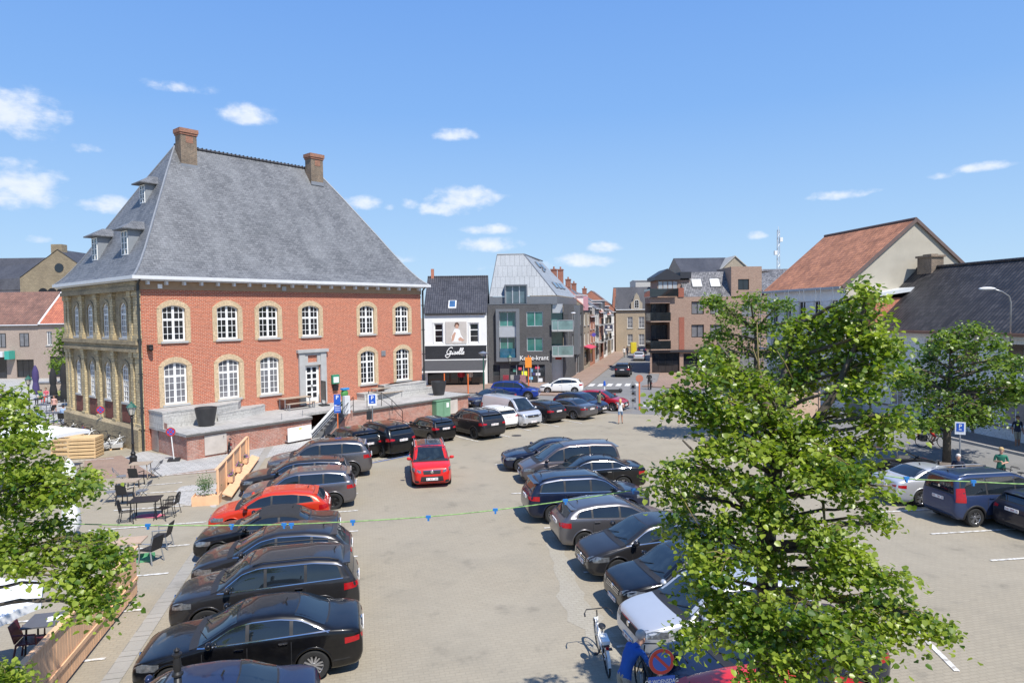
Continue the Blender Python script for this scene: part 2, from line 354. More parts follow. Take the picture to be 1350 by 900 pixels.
r1 = [gp(560, 531), gp(640, 540), gp(760, 543), gp(900, 548), gp(1000, 566), gp(1100, 598), gp(1210, 628), gp(1352, 668), (26, 14, 0), (40, -40, 0), (60, -40, 0), (31, 37.5, 0), (24, 74, 0), (8, 76, 0), (-40, 76, 0), (-70, 76, 0), (-70, 60, 0), (-12, 60, 0)]
sheet('road', r1, .004, M_asph)
A0 = gp(770, 511) + ds*-6
sheet('street', [A0, A0+dn*7.2, A0+dn*7.2+ds*110, A0+ds*110], .008, M_asph)
M_kerb = plain('kerb_stone', (.34, .33, .31), .8, var=.15, scale=2, bump=.3)
sheet('pavement', [gp(500, 515), gp(735, 522), gp(770, 513)+Vector((-.3, .2, 0)), A0+ds*6, A0+ds*110, A0+ds*110-dn*9, Vector((-40, 130, 0)), Vector((-40, 66, 0))], .12, M_redp, 1)
e0 = A0+dn*7.2
sheet('pavement_right', [gp(846, 510), gp(960, 516), Vector((24.2, 74, 0)), Vector((24.2, 100, 0)), e0+ds*110, e0+ds*12], .12, M_redp, 1)
wdir = Vector((-.147, .989, 0)); wn = Vector((-.989, -.147, 0)); WP = Vector((28.4, 38.8, 0))
sheet('pavement_by_houses', [WP+wdir*-60, WP+wdir*36, WP+wdir*36+wn*2.4, WP+wdir*-60+wn*2.4], .12, M_dkp, 1)
m = MB(); k0 = WP+wn*2.4
for i in range(60):
	a = k0+wdir*(-30+i*1.1); m.beam(a+Vector((0, 0, .07))+wn*.08, a+wdir*1.08+Vector((0, 0, .07))+wn*.08, .16, .14)
m.build('kerb', M_kerb)['kind'] = 'structure'
fa = Vector((-.2224, .975, 0)); fb = Vector((.975, .2224, 0))
M_strip = ground_mat('gutter_concrete', (.345, .325, .29), (.315, .30, .265), (.2, .19, .17), 1.0, .5, (.30, .28, .25), (.22, .21, .19))
g0 = gp(148, 895)
m = MB()
for i in range(36):
	a = g0+fa*(-6+i*1.0); m.poly([a+fb*-.2+Vector((0, 0, .014)), a+fb*.2+Vector((0, 0, .014)), a+fb*.2+fa*.985+Vector((0, 0, .014)), a+fb*-.2+fa*.985+Vector((0, 0, .014))])
m.build('gutter_strip', M_strip)['kind'] = 'structure'
sheet('forecourt', [gp(165, 600), gp(246, 612), gp(330, 590), gp(470, 578), gp(620, 530), gp(560, 545), gp(410, 600), gp(322, 622), gp(215, 626), gp(120, 600)][:0] or
	  [Vector((-21.6, 39.2, 0)), Vector((-18, 36.9, 0)), Vector((-3, 53.5, 0)), Vector((-3.4, 50.5, 0)), gp(408, 592), gp(356, 602), gp(300, 618), gp(208, 627), gp(150, 607)], .004, M_path)
sheet('red_paved_corner', [gp(106, 632), gp(205, 627), gp(160, 600), gp(112, 606)], .006, M_redp)
sheet('red_paved_strip', [gp(205, 628), gp(290, 622), gp(345, 606), gp(335, 600), gp(285, 617)], .008, M_redp)
sheet('pale_patch', rough_edge([gp(226, 664), gp(285, 668), gp(300, 636), gp(238, 641)]), .004, M_path)
sheet('grey_patch', rough_edge([gp(736, 700), gp(757, 760), gp(800, 830), gp(850, 880), gp(790, 872), gp(745, 800), gp(720, 718)]), .005, ground_mat('pale_worn_paving', (.355, .325, .262), (.325, .295, .236), (.27, .245, .195), .22, .11, (.38, .35, .29), (.3, .27, .22)))
sheet('far_square', [Vector((-26, 52, 0)), Vector((-33, 50, 0)), Vector((-70, 60, 0)), Vector((-80, 90, 0)), Vector((-30, 90, 0)), Vector((-24, 60, 0))], .010, M_path)
def paint(name, col, wear=.52):
	m, nt, N, L, b = nodes(name); b.inputs['Roughness'].default_value = .7
	tc = N.new('ShaderNodeTexCoord'); n = N.new('ShaderNodeTexNoise'); n.inputs['Scale'].default_value = 7; n.inputs['Detail'].default_value = 8; L.new(tc.outputs['Object'], n.inputs['Vector'])
	r = N.new('ShaderNodeMapRange'); r.inputs[1].default_value = wear-.1; r.inputs[2].default_value = wear+.12; L.new(n.outputs[0], r.inputs[0])
	x = N.new('ShaderNodeMix'); x.data_type = 'RGBA'; L.new(r.outputs[0], x.inputs[0]); x.inputs[6].default_value = c4(col); x.inputs[7].default_value = (.36, .33, .28, 1); L.new(x.outputs[2], b.inputs['Base Color']); return m
M_white = paint('white_road_paint', (.72, .71, .68)); M_blue = paint('blue_road_paint', (.10, .20, .50), .6)
lines = MB()
def pline(mb, a, b, w=.1, z=.018):
	a = Vector(a); b = Vector(b); a.z = b.z = z; d = (b-a).normalized(); n = Vector((-d.y, d.x, 0))*w/2
	mb.poly([a-n, b-n, b+n, a+n])
e0_ = gp(472, 733);
for k in range(-3, 6):
	e = e0_+fa*(k*2.62); pline(lines, e, e-fb*(4.9), .1)
	if k < 5: pline(lines, e-fb*5.6, e-fb*9.6, .1)
for a, b in (((20, 650), (160, 640)), ((60, 611), (150, 604)), ((206, 628), (288, 620)), ((135, 645), (240, 636)), ((185, 795), (150, 800))): pline(lines, gp(*a), gp(*b), .1)
for (x, y) in ((630.5, 582.2), (672.2, 576.1), (700, 567.8), (736.7, 562.4), (767, 558)):
	e = gp(x, y); d = Vector((math.cos(R(128)), math.sin(R(128)), 0)); pline(lines, e, e+d*4.6, .1)
for (x, y) in ((734, 695), (688, 650), (664, 612), (789, 753), (838, 850)):
	e = gp(x, y); pline(lines, e+Vector((-.45, -.08, 0)), e+Vector((4.6, .8, 0)), .1)
dl = Vector((math.cos(R(7.5)), math.sin(R(7.5)), 0))
for (x, y) in ((1145, 676), (1227, 704), (1306, 739), (1100, 651), (1065, 632)):
	e = gp(x, y); pline(lines, e, e+dl*5, .1)
pline(lines, gp(1203, 811+15), gp(1262, 885), .12)
o = lines.build('stall_markings', M_white); o['kind'] = 'structure'
bl = MB(); pline(bl, gp(484, 611.5), gp(540, 600.5), .1, .023); pline(bl, gp(512, 590.5), gp(540, 600.5), .1, .023)
bl.build('blue_stall_marking', M_blue)['kind'] = 'structure'
bl = MB(); pline(bl, gp(484, 609.3), gp(538, 598.4), .08, .020); pline(bl, gp(514, 589.5), gp(541, 598.6), .08, .020)
bl.build('white_stall_edge', M_white)['kind'] = 'structure'
z = MB()
for i in range(6):
	a = gp(778+i*12.1, 509.2-.1*i); pline(z, a, a+ds*2.6, .55, .013)
for i in range(11):
	a = Vector((10.7+.85*i, 56+.78*i, 0)); pline(z, a, a+Vector((1.2, -2.2, 0)), .5, .013)
z.build('zebra_crossing', M_white)['kind'] = 'structure'
mh = MB(); c = gp(681, 574); mh.lathe([(.32, 0), (.32, .012), (.0, .012)], 20, (c.x, c.y, 0.001)); tag(mh.build('manhole_cover', plain('cast_iron', (.09, .08, .07), .6, .5)), 'round rusty manhole cover in the lot behind the black cars', 'manhole cover')
# ================================================================ buildings
M_brick = bricks('red_brick', (.50, .125, .058), (.36, .085, .045), (.52, .36, .27), .24, .085, .012, stain=(.50, .20, .12), stain_amt=.4)
M_ybrick = bricks('yellow_brick', (.46, .375, .225), (.31, .24, .145), (.28, .235, .17), .26, .09, .014, stain=(.15, .125, .09), stain_amt=.7, sc_stain=.5)
M_ydress = bricks('yellow_dressing', (.62, .47, .30), (.52, .39, .24), (.42, .34, .24), .11, .3, .008, stain=(.36, .29, .2), stain_amt=.4)
M_dkbrick = bricks('dark_red_brick', (.25, .085, .06), (.18, .06, .045), (.16, .1, .08), .22, .075, .01)
M_oldbrick = bricks('weathered_brick', (.42, .14, .09), (.30, .105, .07), (.38, .29, .24), .22, .08, .012, stain=(.50, .43, .38), stain_amt=.42, sc_stain=1.6)
M_chim = bricks('sooty_brick', (.22, .15, .10), (.13, .095, .07), (.33, .28, .22), .22, .075, .012, stain=(.07, .06, .05), stain_amt=.7, sc_stain=.8)
M_slate = bricks('slate', (.165, .17, .18), (.095, .10, .108), (.05, .053, .06), .3, .17, .014, .55, stain=(.235, .243, .255), stain_amt=.5, sc_stain=1.3, streak=(.5, .22, 1), bump=.35, spec=.5)
M_slate_n = bricks('slate_dark', (.07, .07, .078), (.05, .05, .056), (.03, .03, .03), .25, .18, .01, .5, stain=(.11, .11, .12), stain_amt=.5, streak=(1, .4, 1))
M_lead = plain('lead_flashing', (.22, .235, .26), .6, .2, var=.15)
M_bluestone = plain('bluestone', (.40, .40, .39), .75, var=.14, scale=2.2, bump=.15)
M_cstone = bricks('concrete_block', (.50, .49, .46), (.44, .43, .41), (.26, .25, .24), 1.2, .42, .01, stain=(.36, .35, .33), stain_amt=.5)
M_whitew = plain('white_painted_wood', (.80, .80, .78), .45, var=.04)
M_gutter = plain('white_gutter', (.62, .63, .64), .5, var=.08)
M_glass = glassy('window_glass', (.012, .013, .016), .04)
M_glassp = glassy('window_glass_curtained', (.16, .16, .17), .06)
M_black = plain('black_metal', (.02, .02, .022), .45, .3, var=.1)
M_dkpipe = plain('dark_downpipe', (.035, .04, .04), .5, .2)
M_galv = plain('galvanised_steel', (.42, .43, .44), .4, .7, var=.15, scale=6)
M_wood = plain('weathered_timber', (.36, .29, .22), .8, var=.18, scale=5)
def wall(mb, fr, u0, u1, z0, z1, ops, mat=0, rmat=None, rev=.22):
	"""flat wall with real openings (ua, ub, za, zb, rise) and their reveals"""
	rmat = mat if rmat is None else rmat
	us = sorted(set([u0, u1]+[v for o in ops for v in (o[0], o[1])])); zs = sorted(set([z0, z1]+[v for o in ops for v in (o[2], o[3])]))
	us = [u for u in us if u0 <= u <= u1]; zs = [z for z in zs if z0 <= z <= z1]
	for i in range(len(us)-1):
		for j in range(len(zs)-1):
			uc, zc = (us[i]+us[i+1])/2, (zs[j]+zs[j+1])/2
			if any(o[0] < uc < o[1] and o[2] < zc < o[3] for o in ops): continue
			mb.poly([fr.p(us[i], 0, zs[j]), fr.p(us[i+1], 0, zs[j]), fr.p(us[i+1], 0, zs[j+1]), fr.p(us[i], 0, zs[j+1])], mat)
	for o in ops:
		ua, ub, za, zb = o[:4]; rise = o[4] if len(o) > 4 else 0
		zs_ = zb-rise; arc = arcpts(ua, ub, zs_, rise)
		for (a, b) in zip(arc[:-1], arc[1:]):
			if rise: mb.poly([fr.p(a[0], 0, a[1]), fr.p(b[0], 0, b[1]), fr.p(b[0], 0, zb), fr.p(a[0], 0, zb)], mat)
			mb.poly([fr.p(a[0], 0, a[1]), fr.p(a[0], rev, a[1]), fr.p(b[0], rev, b[1]), fr.p(b[0], 0, b[1])], rmat)
		mb.poly([fr.p(ua, 0, za), fr.p(ua, rev, za), fr.p(ua, rev, zs_), fr.p(ua, 0, zs_)], rmat)
		mb.poly([fr.p(ub, 0, za), fr.p(ub, 0, zs_), fr.p(ub, rev, zs_), fr.p(ub, rev, za)], rmat)
		mb.poly([fr.p(ua, 0, za), fr.p(ub, 0, za), fr.p(ub, rev, za), fr.p(ua, rev, za)], rmat)
def arcpts(ua, ub, z, rise, n=8):
	if not rise: return [(ua, z), (ub, z)]
	w = (ub-ua)/2; rad = (w*w+rise*rise)/(2*rise); uc = (ua+ub)/2; zc = z+rise-rad; a0 = math.asin(min(1, w/rad))
	if rise > w*.98: a0 = math.pi/2
	return [(uc+rad*math.sin(-a0+2*a0*i/n), zc+rad*math.cos(-a0+2*a0*i/n)) for i in range(n+1)]
def window(parent, fr, ua, ub, za, zb, rise=0, nx=2, nz=2, fm=None, gm=None, d=.12, fw=.07, bw=.035, heavy=(), tran=(), sill=None, sub=True, name='window', label=None, t=.05):
	"""window frame (part) with its pane (sub-part)"""
	fm = fm or M_whitew; gm = gm or M_glass
	m = MB(); zs_ = zb-rise
	m.box(ua, ua+fw, d, d+t, za, zs_, fr=fr); m.box(ub-fw, ub, d, d+t, za, zs_, fr=fr); m.box(ua+fw, ub-fw, d, d+t, za, za+fw, fr=fr)
	arc = arcpts(ua, ub, zs_, rise); arci = arcpts(ua+fw, ub-fw, zs_-(0 if rise else fw), rise*(1-.2) if rise else 0) if rise else [(ua+fw, zb-fw), (ub-fw, zb-fw)]
	if rise:
		for i in range(len(arc)-1):
			q = [arc[i], arc[i+1], (arci[i+1][0], arci[i+1][1]-.02), (arci[i][0], arci[i][1]-.02)]; m.prismf(q, d, d+t, fr)
	else: m.box(ua+fw, ub-fw, d, d+t, zb-fw, zb, fr=fr)
	def ztop(u):
		if not rise: return zb-fw
		w = (ub-ua)/2; rad = (w*w+rise*rise)/(2*rise); return zb-rad+math.sqrt(max(0, rad*rad-(u-(ua+ub)/2)**2))-.03
	for i in range(1, nx):
		u = ua+(ub-ua)*i/nx; w = (fw*1.45 if i in heavy else bw)/2; m.box(u-w, u+w, d+.004, d+t-.006, za+fw, ztop(u), fr=fr)
	for j in range(1, nz):
		z = za+(zb-za)*j/nz; w = (fw*1.3 if j in tran else bw)/2; m.box(ua+fw, ub-fw, d+.008, d+t-.01, z-w, z+w, fr=fr)
	o = m.build(name, fm, parent)
	if label: o['label'] = label
	g = MB(); g.poly([fr.p(ua+.01, d+.03, za+.01), fr.p(ub-.01, d+.03, za+.01)]+[fr.p(p[0], d+.03, p[1]-.01) for p in reversed(arc)])
	g.build('pane', gm, o if sub else parent)
	if sill:
		s = MB(); s.box(ua-.12, ub+.12, -.10, d, za-.13, za-.004, fr=fr); s.build('sill', sill, o)
	return o
def surround(mb, fr, ua, ub, za, zb, rise, w, t, mat=0):
	"""brick dressing standing proud round an arched opening"""
	zs_ = zb-rise
	mb.box(ua-w, ua-.002, -t, 0, za-.13, zs_, mat, fr); mb.box(ub+.002, ub+w, -t, 0, za-.13, zs_, mat, fr)
	a = arcpts(ua, ub, zs_, rise); b = arcpts(ua-w, ub+w, zs_+.04, rise+w*1.0)
	for i in range(len(a)-1):
		mb.prismf([a[i], a[i+1], b[i+1], b[i]], -t-.002, 0, fr, mat)
# ---------------------------------------------------------------- town hall
TA = R(49.1); TP = Vector((-21.546, 39.273, 0))
LEN, DEP, EZ, RZ = 21.5, 13.4, 10.05, 19.7
th = thing('town_hall', 'large red brick hall with steep slate roof, yellow brick side and two chimneys', 'historic building', TP, TA)
FF = Frame((0, 0, 0), (1, 0, 0), (0, 1, 0)); FS = Frame((0, 0, 0), (0, 1, 0), (1, 0, 0))
fu = [(1.17, 2.52), (4.48, 5.86), (7.3, 8.68), (10.51, 11.89), (15.41, 16.74), (18.83, 20.19)]
ops = []
for i, (a, b) in enumerate(fu):
	ops.append((a, b, 6.36, 8.5, .2))
	if i != 3: ops.append((a, b, 2.56, 5.07, .22))
ops.append((10.66, 11.8, 1.62, 4.3, 0))
m = MB(); wall(m, FF, 0, LEN, 0, EZ-.1, ops, 0, 1)
m.poly([(LEN, 0, 0), (LEN, DEP, 0), (LEN, DEP, EZ-.1), (LEN, 0, EZ-.1)], 0); m.poly([(0, DEP, 0), (LEN, DEP, 0), (LEN, DEP, EZ-.1), (0, DEP, EZ-.1)], 0)
m.box(-.02, LEN+.02, -.03, 0, 9.15, 9.26, 0)
m.build('front_wall', [M_brick, M_ydress], th, rotz=0)
m = MB(); m.box(-.03, LEN+.03, -.05, -.003, 9.42, EZ-.14, 0); m.build('cornice', plain('ochre_render', (.34, .23, .14), .8, var=.12), th)
for (a, b, za, zb, r) in [o for o in ops if len(o) == 5 and o[4]]: m = MB(); surround(m, FF, a, b, za, zb, r, .3, .03); m.build('window_dressing', M_ydress, th)
for (a, b, za, zb, r) in ops:
	if r: window(th, FF, a, b, za, zb, r, 4, 5 if za > 5 else 6, heavy=(2,), tran=(3,) if za > 5 else (4,), sill=M_bluestone, gm=M_glass if (za > 5 or a > 14) else M_glassp, fw=.10, bw=.034)
m = MB()
m.box(10.14, 10.6, -.16, .0, 1.55, 5.2); m.box(11.86, 12.32, -.16, 0, 1.55, 5.2); m.box(10.6, 11.86, -.14, 0, 4.3, 4.5); m.box(10.6, 11.86, -.12, 0, 5.0, 5.2)
m.box(10.0, 12.46, -.26, -.0, 5.2, 5.42); m.box(10.6, 10.85, -.1, 0, 4.5, 5.0); m.box(11.6, 11.86, -.1, 0, 4.5, 5.0)
m.build('portal', M_bluestone, th)
d = MB(); d.box(10.66, 11.8, .1, .16, 1.62, 4.3)
dr = d.build('door', M_whitew, th)
g = MB()
for c in range(2):
	for r in range(5):
		u = 10.86+c*.44; z = 2.0+r*.45; g.box(u, u+.3, .085, .1, z, z+.32)
g.build('pane', M_glass, dr)
h = MB(); h.box(11.2, 11.24, .03, .1, 2.7, 2.9); h.build('handle', M_black, dr)
s = MB(); s.box(10.5, 11.95, -.6, -.17, 1.45, 1.60); s.build('doorstep', M_bluestone, th)
m = MB(); o_ = .62
for (x0, x1, y0, y1) in ((-o_, LEN+o_, -o_, -o_+.2), (-o_, -o_+.2, -o_+.2, DEP+o_), (LEN+o_-.2, LEN+o_, -o_+.2, DEP+o_)):
	m.box(x0, x1, y0, y1, EZ-.04, EZ+.16)
m.box(-o_+.2, LEN+o_-.2, -o_+.2, -.003, EZ-.12, EZ-.04); m.box(-o_+.2, -.003, .0, DEP+o_, EZ-.12, EZ-.04)
m.build('gutter', M_gutter, th)
for k in range(21):
	m = MB(); u = .35+k*1.04; m.prismf([(u-.07, EZ-.13), (u+.07, EZ-.13), (u+.07, EZ-.34), (u-.07, EZ-.34)], -.34, -.06, FF); m.build('bracket', M_gutter, th)
gf = [(0, 0), (.05, .028), (.10, .062), (.16, .112), (.24, .188), (.34, .296), (.46, .43), (.6, .58), (.78, .775), (1, 1)]
r0, r1 = (5.07, 6.7), (16.3, 6.7); e = [(-.55, -.55), (LEN+.55, -.55), (LEN+.55, DEP+.55), (-.55, DEP+.55)]; rc = [r0, r1, r1, r0]
def rp(c, f, g): return (e[c][0]+(rc[c][0]-e[c][0])*f, e[c][1]+(rc[c][1]-e[c][1])*f, EZ+.1+(RZ-EZ-.1)*g)
m = MB()
for (f0, g0_), (f1, g1_) in zip(gf[:-1], gf[1:]):
	for c in range(4):
		c2 = (c+1) % 4; pts = [rp(c, f0, g0_), rp(c2, f0, g0_), rp(c2, f1, g1_), rp(c, f1, g1_)]
		if f1 == 1 and c in (1, 3): pts = pts[:3]
		n = 24 if c in (0, 2) else 12
		for i in range(n):      # slices keep the slates' courses even
			a = Vector(pts[0]).lerp(Vector(pts[1]), i/n); b = Vector(pts[0]).lerp(Vector(pts[1]), (i+1)/n)
			t3 = Vector(pts[2]); t4 = Vector(pts[3]) if len(pts) > 3 else t3
			cc = t4.lerp(t3, (i+1)/n); dd = t4.lerp(t3, i/n)
			m.poly([a, b, cc, dd] if (cc-dd).length > 1e-5 else [a, b, cc])
roof = m.build('roof', M_slate, th)
m = MB()
for c in range(4): m.tube([rp(c, f, g) for f, g in gf], .07, 6)
m.build('hip_flashing', M_lead, roof)
m = MB(); m.tube([(r0[0], 6.7, RZ+.03), (r1[0], 6.7, RZ+.03)], .11, 6)
for i in range(36): m.box(r0[0]+i*.31, r0[0]+i*.31+.05, 6.55, 6.85, RZ, RZ+.17)
m.build('ridge_tiles', M_slate_n, roof)
for (u, v, ztop, hh) in ((5.55, 6.0, 20.75, 2.7), (15.7, 6.0, 20.75, 2.5)):
	m = MB(); m.box(u-.55, u+.55, v-.42, v+.42, ztop-hh, ztop-.42); m.box(u-.6, u+.6, v-.47, v+.47, ztop-.42, ztop-.28, 1); m.box(u-.65, u+.65, v-.52, v+.52, ztop-.28, ztop, 1)
	m.box(u-.5, u+.5, v-.35, v+.35, ztop, ztop+.03, 2)
	m.box(u-.2, u+.3, v-.427, v-.421, ztop-.95, ztop-.5, 1)
	ch = m.build('chimney', [M_chim, bricks('chimney_cap_brick', (.36, .15, .09), (.27, .11, .07), (.3, .22, .17), .22, .075, .01, stain=(.12, .08, .06)), M_black], roof)
	f = MB(); f.box(u-.58, u+.58, v-.45, v-.425, ztop-hh+.0, ztop-hh+.28); f.build('flashing', M_lead, roof)
def roof_x(z):
	g = (z-EZ-.1)/(RZ-EZ-.1)
	for (f0, a), (f1, b) in zip(gf[:-1], gf[1:]):
		if a <= g <= b: f = f0+(f1-f0)*(g-a)/(b-a); return -.55+(r0[0]+.55)*f
	return 0
M_lead2 = plain('lead_sheet', (.27, .29, .31), .5, .3, var=.12)
for (v, zb_, hh, w) in ((3.9, 11.7, 1.55, 1.15), (9.2, 11.7, 1.55, 1.15), (6.2, 15.4, 1.25, .95)):
	x0 = roof_x(zb_)-.05; x1 = roof_x(min(RZ-.2, zb_+hh+.5))+.3; zt = zb_+hh
	dm = MB(); dm.box(x0+.06, x1, v-w/2, v-w/2+.06, zb_-.3, zt); dm.box(x0+.06, x1, v+w/2-.06, v+w/2, zb_-.3, zt); dm.box(x0+.06, x0+.12, v-w/2, v+w/2, zb_-.4, zb_)
	dob = dm.build('dormer', M_lead2, roof)
	fr_ = Frame((x0, v-w/2, 0), (0, 1, 0), (1, 0, 0)); wf = window(None, fr_, .08, w-.08, zb_, zt-.04, 0, 2, 4, heavy=(1,), d=.02, sub=True);
	pane = [c for c in wf.children][0]; pane.parent = dob; wf.parent = dob
	o2 = .26; hp = MB()
	b4 = [(x0-o2-.1, v-w/2-o2, zt), (x1+.35, v-w/2-o2, zt), (x1+.35, v+w/2+o2, zt), (x0-o2-.1, v+w/2+o2, zt)]
	b5 = [(x, y, z+.08) for x, y, z in b4]; hp.hexa(b4+b5)
	ap = (x0+.55, v, zt+.62); ap2 = (x1+.5, v, zt+.62)
	hp.poly([b5[0], ap, b5[3]]); hp.poly([b5[0], b5[1], ap2, ap]); hp.poly([b5[3], ap, ap2, b5[2]])
	hp.build('dormer_roof', M_slate, roof)
su = [(2.1, 3.16), (5.06, 6.05), (7.92, 8.9), (10.66, 11.6)]
ops = [(a, b, 6.6, 8.72, .3) for a, b in su]+[(a, b, 2.66, 5.0, .3) for a, b in su]
m = MB(); wall(m, FS, 0, DEP, 0, EZ-.1, ops, 0, 0, .10); m.build('side_wall', M_ybrick, th)
for (a, b, za, zb, r) in ops: window(th, FS, a, b, za, zb, r, 3, 6 if za > 5 else 7, tran=(4,), d=.03, fw=.08, bw=.04, sill=M_bluestone, gm=M_glassp)
m = MB(); M_rough = bricks('pale_side_brick', (.66, .55, .33), (.44, .35, .2), (.34, .29, .2), .3, .16, .02, stain=(.2, .155, .1), stain_amt=.6, bump=.6, sc_stain=.9)
for v0, w in ((0, .7), (1.05, .4), (3.95, .5), (6.72, .5), (9.5, .5), (12.2, .4), (12.85, .5)):
	for z0, z1 in ((1.25, 5.75), (6.45, 9.35)):
		m = MB(); m.box(v0, v0+w, -.16, -.001, z0+.3, z1-.3, 0, FS); m.box(v0-.07, v0+w+.07, -.24, -.001, z0, z0+.3, 0, FS); m.box(v0-.06, v0+w+.06, -.22, -.001, z1-.3, z1, 0, FS); m.build('pilaster', M_rough, th)
m = MB();
for (z0, z1, t) in ((5.76, 5.95, .3), (5.95, 6.2, .2), (6.2, 6.44, .34), (9.36, 9.6, .34), (9.6, EZ-.14, .24)): m.box(0, DEP, -t, -.001, z0, z1, 0, FS)
m.prismf([(0, 0), (DEP, 0), (DEP, 1.24), (0, 1.24)], -.38, -.001, FS)
m.poly([FS.p(0, -.38, 1.24), FS.p(DEP, -.38, 1.24), FS.p(DEP, -.17, 1.42), FS.p(0, -.17, 1.42)])
m.build('plinth_and_bands', M_ybrick, th)
for a, b in su: m = MB(); m.box(a-.25, b+.25, -.012, -.001, 1.42, 2.5, 0, FS); m.build('dark_brick_panel', M_dkbrick, th)
m = MB()
for a, b in su:
	for za, zb in ((6.6, 8.72), (2.66, 5.0)): m = MB(); surround(m, FS, a, b, za, zb, .3, .2, .05); m.build('window_dressing', M_ybrick, th)
for u in (-.16, LEN+.14):
	m = MB(); m.tube([(u+(.0), -.45, EZ), (u, -.12, EZ-.35), (u, -.12, .1 if u < 0 else 1.5)], .075, 8)
	for z in (2.5, 4.5, 6.5, 8.5): m.box(u-.1, u+.1, -.2, 0.0, z, z+.06)
	m.build('downpipe', M_dkpipe, th)
m = MB(); m.box(.25, .5, -.3, -.003, 5.85, 6.2); m.ball((.37, -.33, 5.95), .13); m.build('alarm_lamp', M_black, th)
m = MB(); m.box(.95, 1.2, -.12, -.052, 9.5, 9.75); m.build('alarm_box', M_whitew, th)
m = MB(); m.box(9.0, 9.3, -.12, -.052, 9.5, 9.8); m.build('junction_box', M_bluestone, th)
m = MB(); m.box(17.35, 17.75, -.06, -.0, 4.6, 5.0); m.build('vent_grille', M_galv, th)
u, z = onp(441, 500, TP, (math.cos(TA), math.sin(TA)))
a = MB(); a.box(u-.3, u+.3, -.2, -.0, z-.3, z+.35); ab = a.build('defibrillator_case', plain('green_plastic', (.03, .25, .14), .4), th)
a = MB(); a.box(u-.22, u+.22, -.215, -.201, z-.22, z+.2); a.build('case_cover', plain('white_plastic', (.75, .75, .73), .4), ab)
a = MB(); a.box(u-.2, u+.2, -.16, 0, z-.8, z-.4); a.build('letter_box', M_black, th)
# ---------------------------------------------------------------- terrace in front of the hall
TZ = 1.45
tdir = Vector((math.cos(TA), math.sin(TA), 0)); tin = Vector((-tdir.y, tdir.x, 0))
def tl(px, py, z=TZ):
	p = gp(px, py, z)-TP; return p.dot(tdir), p.dot(tin)
FR = -3.75     # front line of the terrace wall in the hall's own frame
p0 = tl(246, 572); p1 = tl(508, 535.4); p2 = tl(617, 519)
tr = thing('terrace', 'raised stone terrace on a weathered red brick wall along the hall front', 'terrace', TP, TA)
fx0, fy0 = p0; fx1, fy1 = p2
def fy(x): return fy0+(fy1-fy0)*(x-fx0)/(fx1-fx0)
back = -.004
st0 = tl(413, 549)[0]; st1 = tl(466, 541)[0]
x_st0, x_st1 = st0, st1
sdep = 1.35
def wseg(m, a, b, zt=TZ-.16):
	m.poly([(a, fy(a), 0), (b, fy(b), 0), (b, fy(b), zt), (a, fy(a), zt)], 0)
m = MB(); X1 = fx1
wseg(m, fx0, x_st0); wseg(m, x_st1, X1)
m.poly([(fx0, back, 0), (fx0, fy0, 0), (fx0, fy0, TZ-.16), (fx0, back, TZ-.16)], 0)
m.poly([(X1, fy(X1), 0), (X1, 2.2, 0), (X1, 2.2, TZ-.16), (X1, fy(X1), TZ-.16)], 0)
m.poly([(x_st0, fy(x_st0), 0), (x_st0, fy(x_st0)+sdep, 0), (x_st0, fy(x_st0)+sdep, TZ-.1), (x_st0, fy(x_st0), TZ-.1)], 0)
m.poly([(x_st1, fy(x_st1), 0), (x_st1, fy(x_st1)+sdep, 0), (x_st1, fy(x_st1)+sdep, TZ-.1), (x_st1, fy(x_st1), TZ-.1)], 0)
m.build('retaining_wall', M_oldbrick, tr)
def slab(poly, z0=TZ-.16, z1=TZ):
	q = MB(); q.prism(poly, z0, z1); return q
k = .12
m = MB()
m.prism([(fx0-.1, fy(fx0)-k), (x_st0, fy(x_st0)-k), (x_st0, back), (fx0-.1, back)], TZ-.16, TZ)
m.prism([(x_st0, fy(x_st0)+sdep), (x_st1, fy(x_st1)+sdep), (x_st1, back), (x_st0, back)], TZ-.16, TZ)
m.prism([(x_st1, fy(x_st1)-k), (X1+.1, fy(X1)-k), (X1+.1, back), (x_st1, back)], TZ-.16, TZ)
m.prism([(LEN+.2, back+.004), (X1+.1, back+.004), (X1+.1, 2.2), (LEN+.2, 2.2)], TZ-.16, TZ)
m.build('paving', M_path, tr)
M_cope = plain('dark_coping', (.10, .095, .09), .8, var=.2)
m = MB()
for a, b in ((fx0-.1, x_st0), (x_st1, X1+.1)):
	m.hexa([(a, fy(a)-k-.03, TZ-.17), (b, fy(b)-k-.03, TZ-.17), (b, fy(b)-k-.004, TZ-.17), (a, fy(a)-k-.004, TZ-.17), (a, fy(a)-k-.03, TZ-.05), (b, fy(b)-k-.03, TZ-.05), (b, fy(b)-k-.004, TZ-.05), (a, fy(a)-k-.004, TZ-.05)])
m.build('coping_drip', M_cope, tr)
m = MB(); nst = 8; xs0 = x_st0+.15; dx = (x_st1-xs0)/nst
for i in range(nst):
	m.box(xs0+i*dx, x_st1-.012, fy(x_st0)+.12, fy(x_st0)+sdep-.012, (TZ-.02)*i/nst+(.0 if i == 0 else .001), (TZ-.02)*(i+1)/nst)
m.build('stairs', plain('dark_step_stone', (.13, .13, .13), .8, var=.25), tr)
m = MB(); xm = x_st0+(x_st1-x_st0)*.42
m.prismf([(xm, 0), (x_st1-.004, 0), (x_st1-.004, TZ+.02)], 0, .11, Frame((0, fy((xm+x_st1)/2)+.01, 0), (1, 0, 0), (0, 1, 0))); m.build('stair_cheek', M_oldbrick, tr)
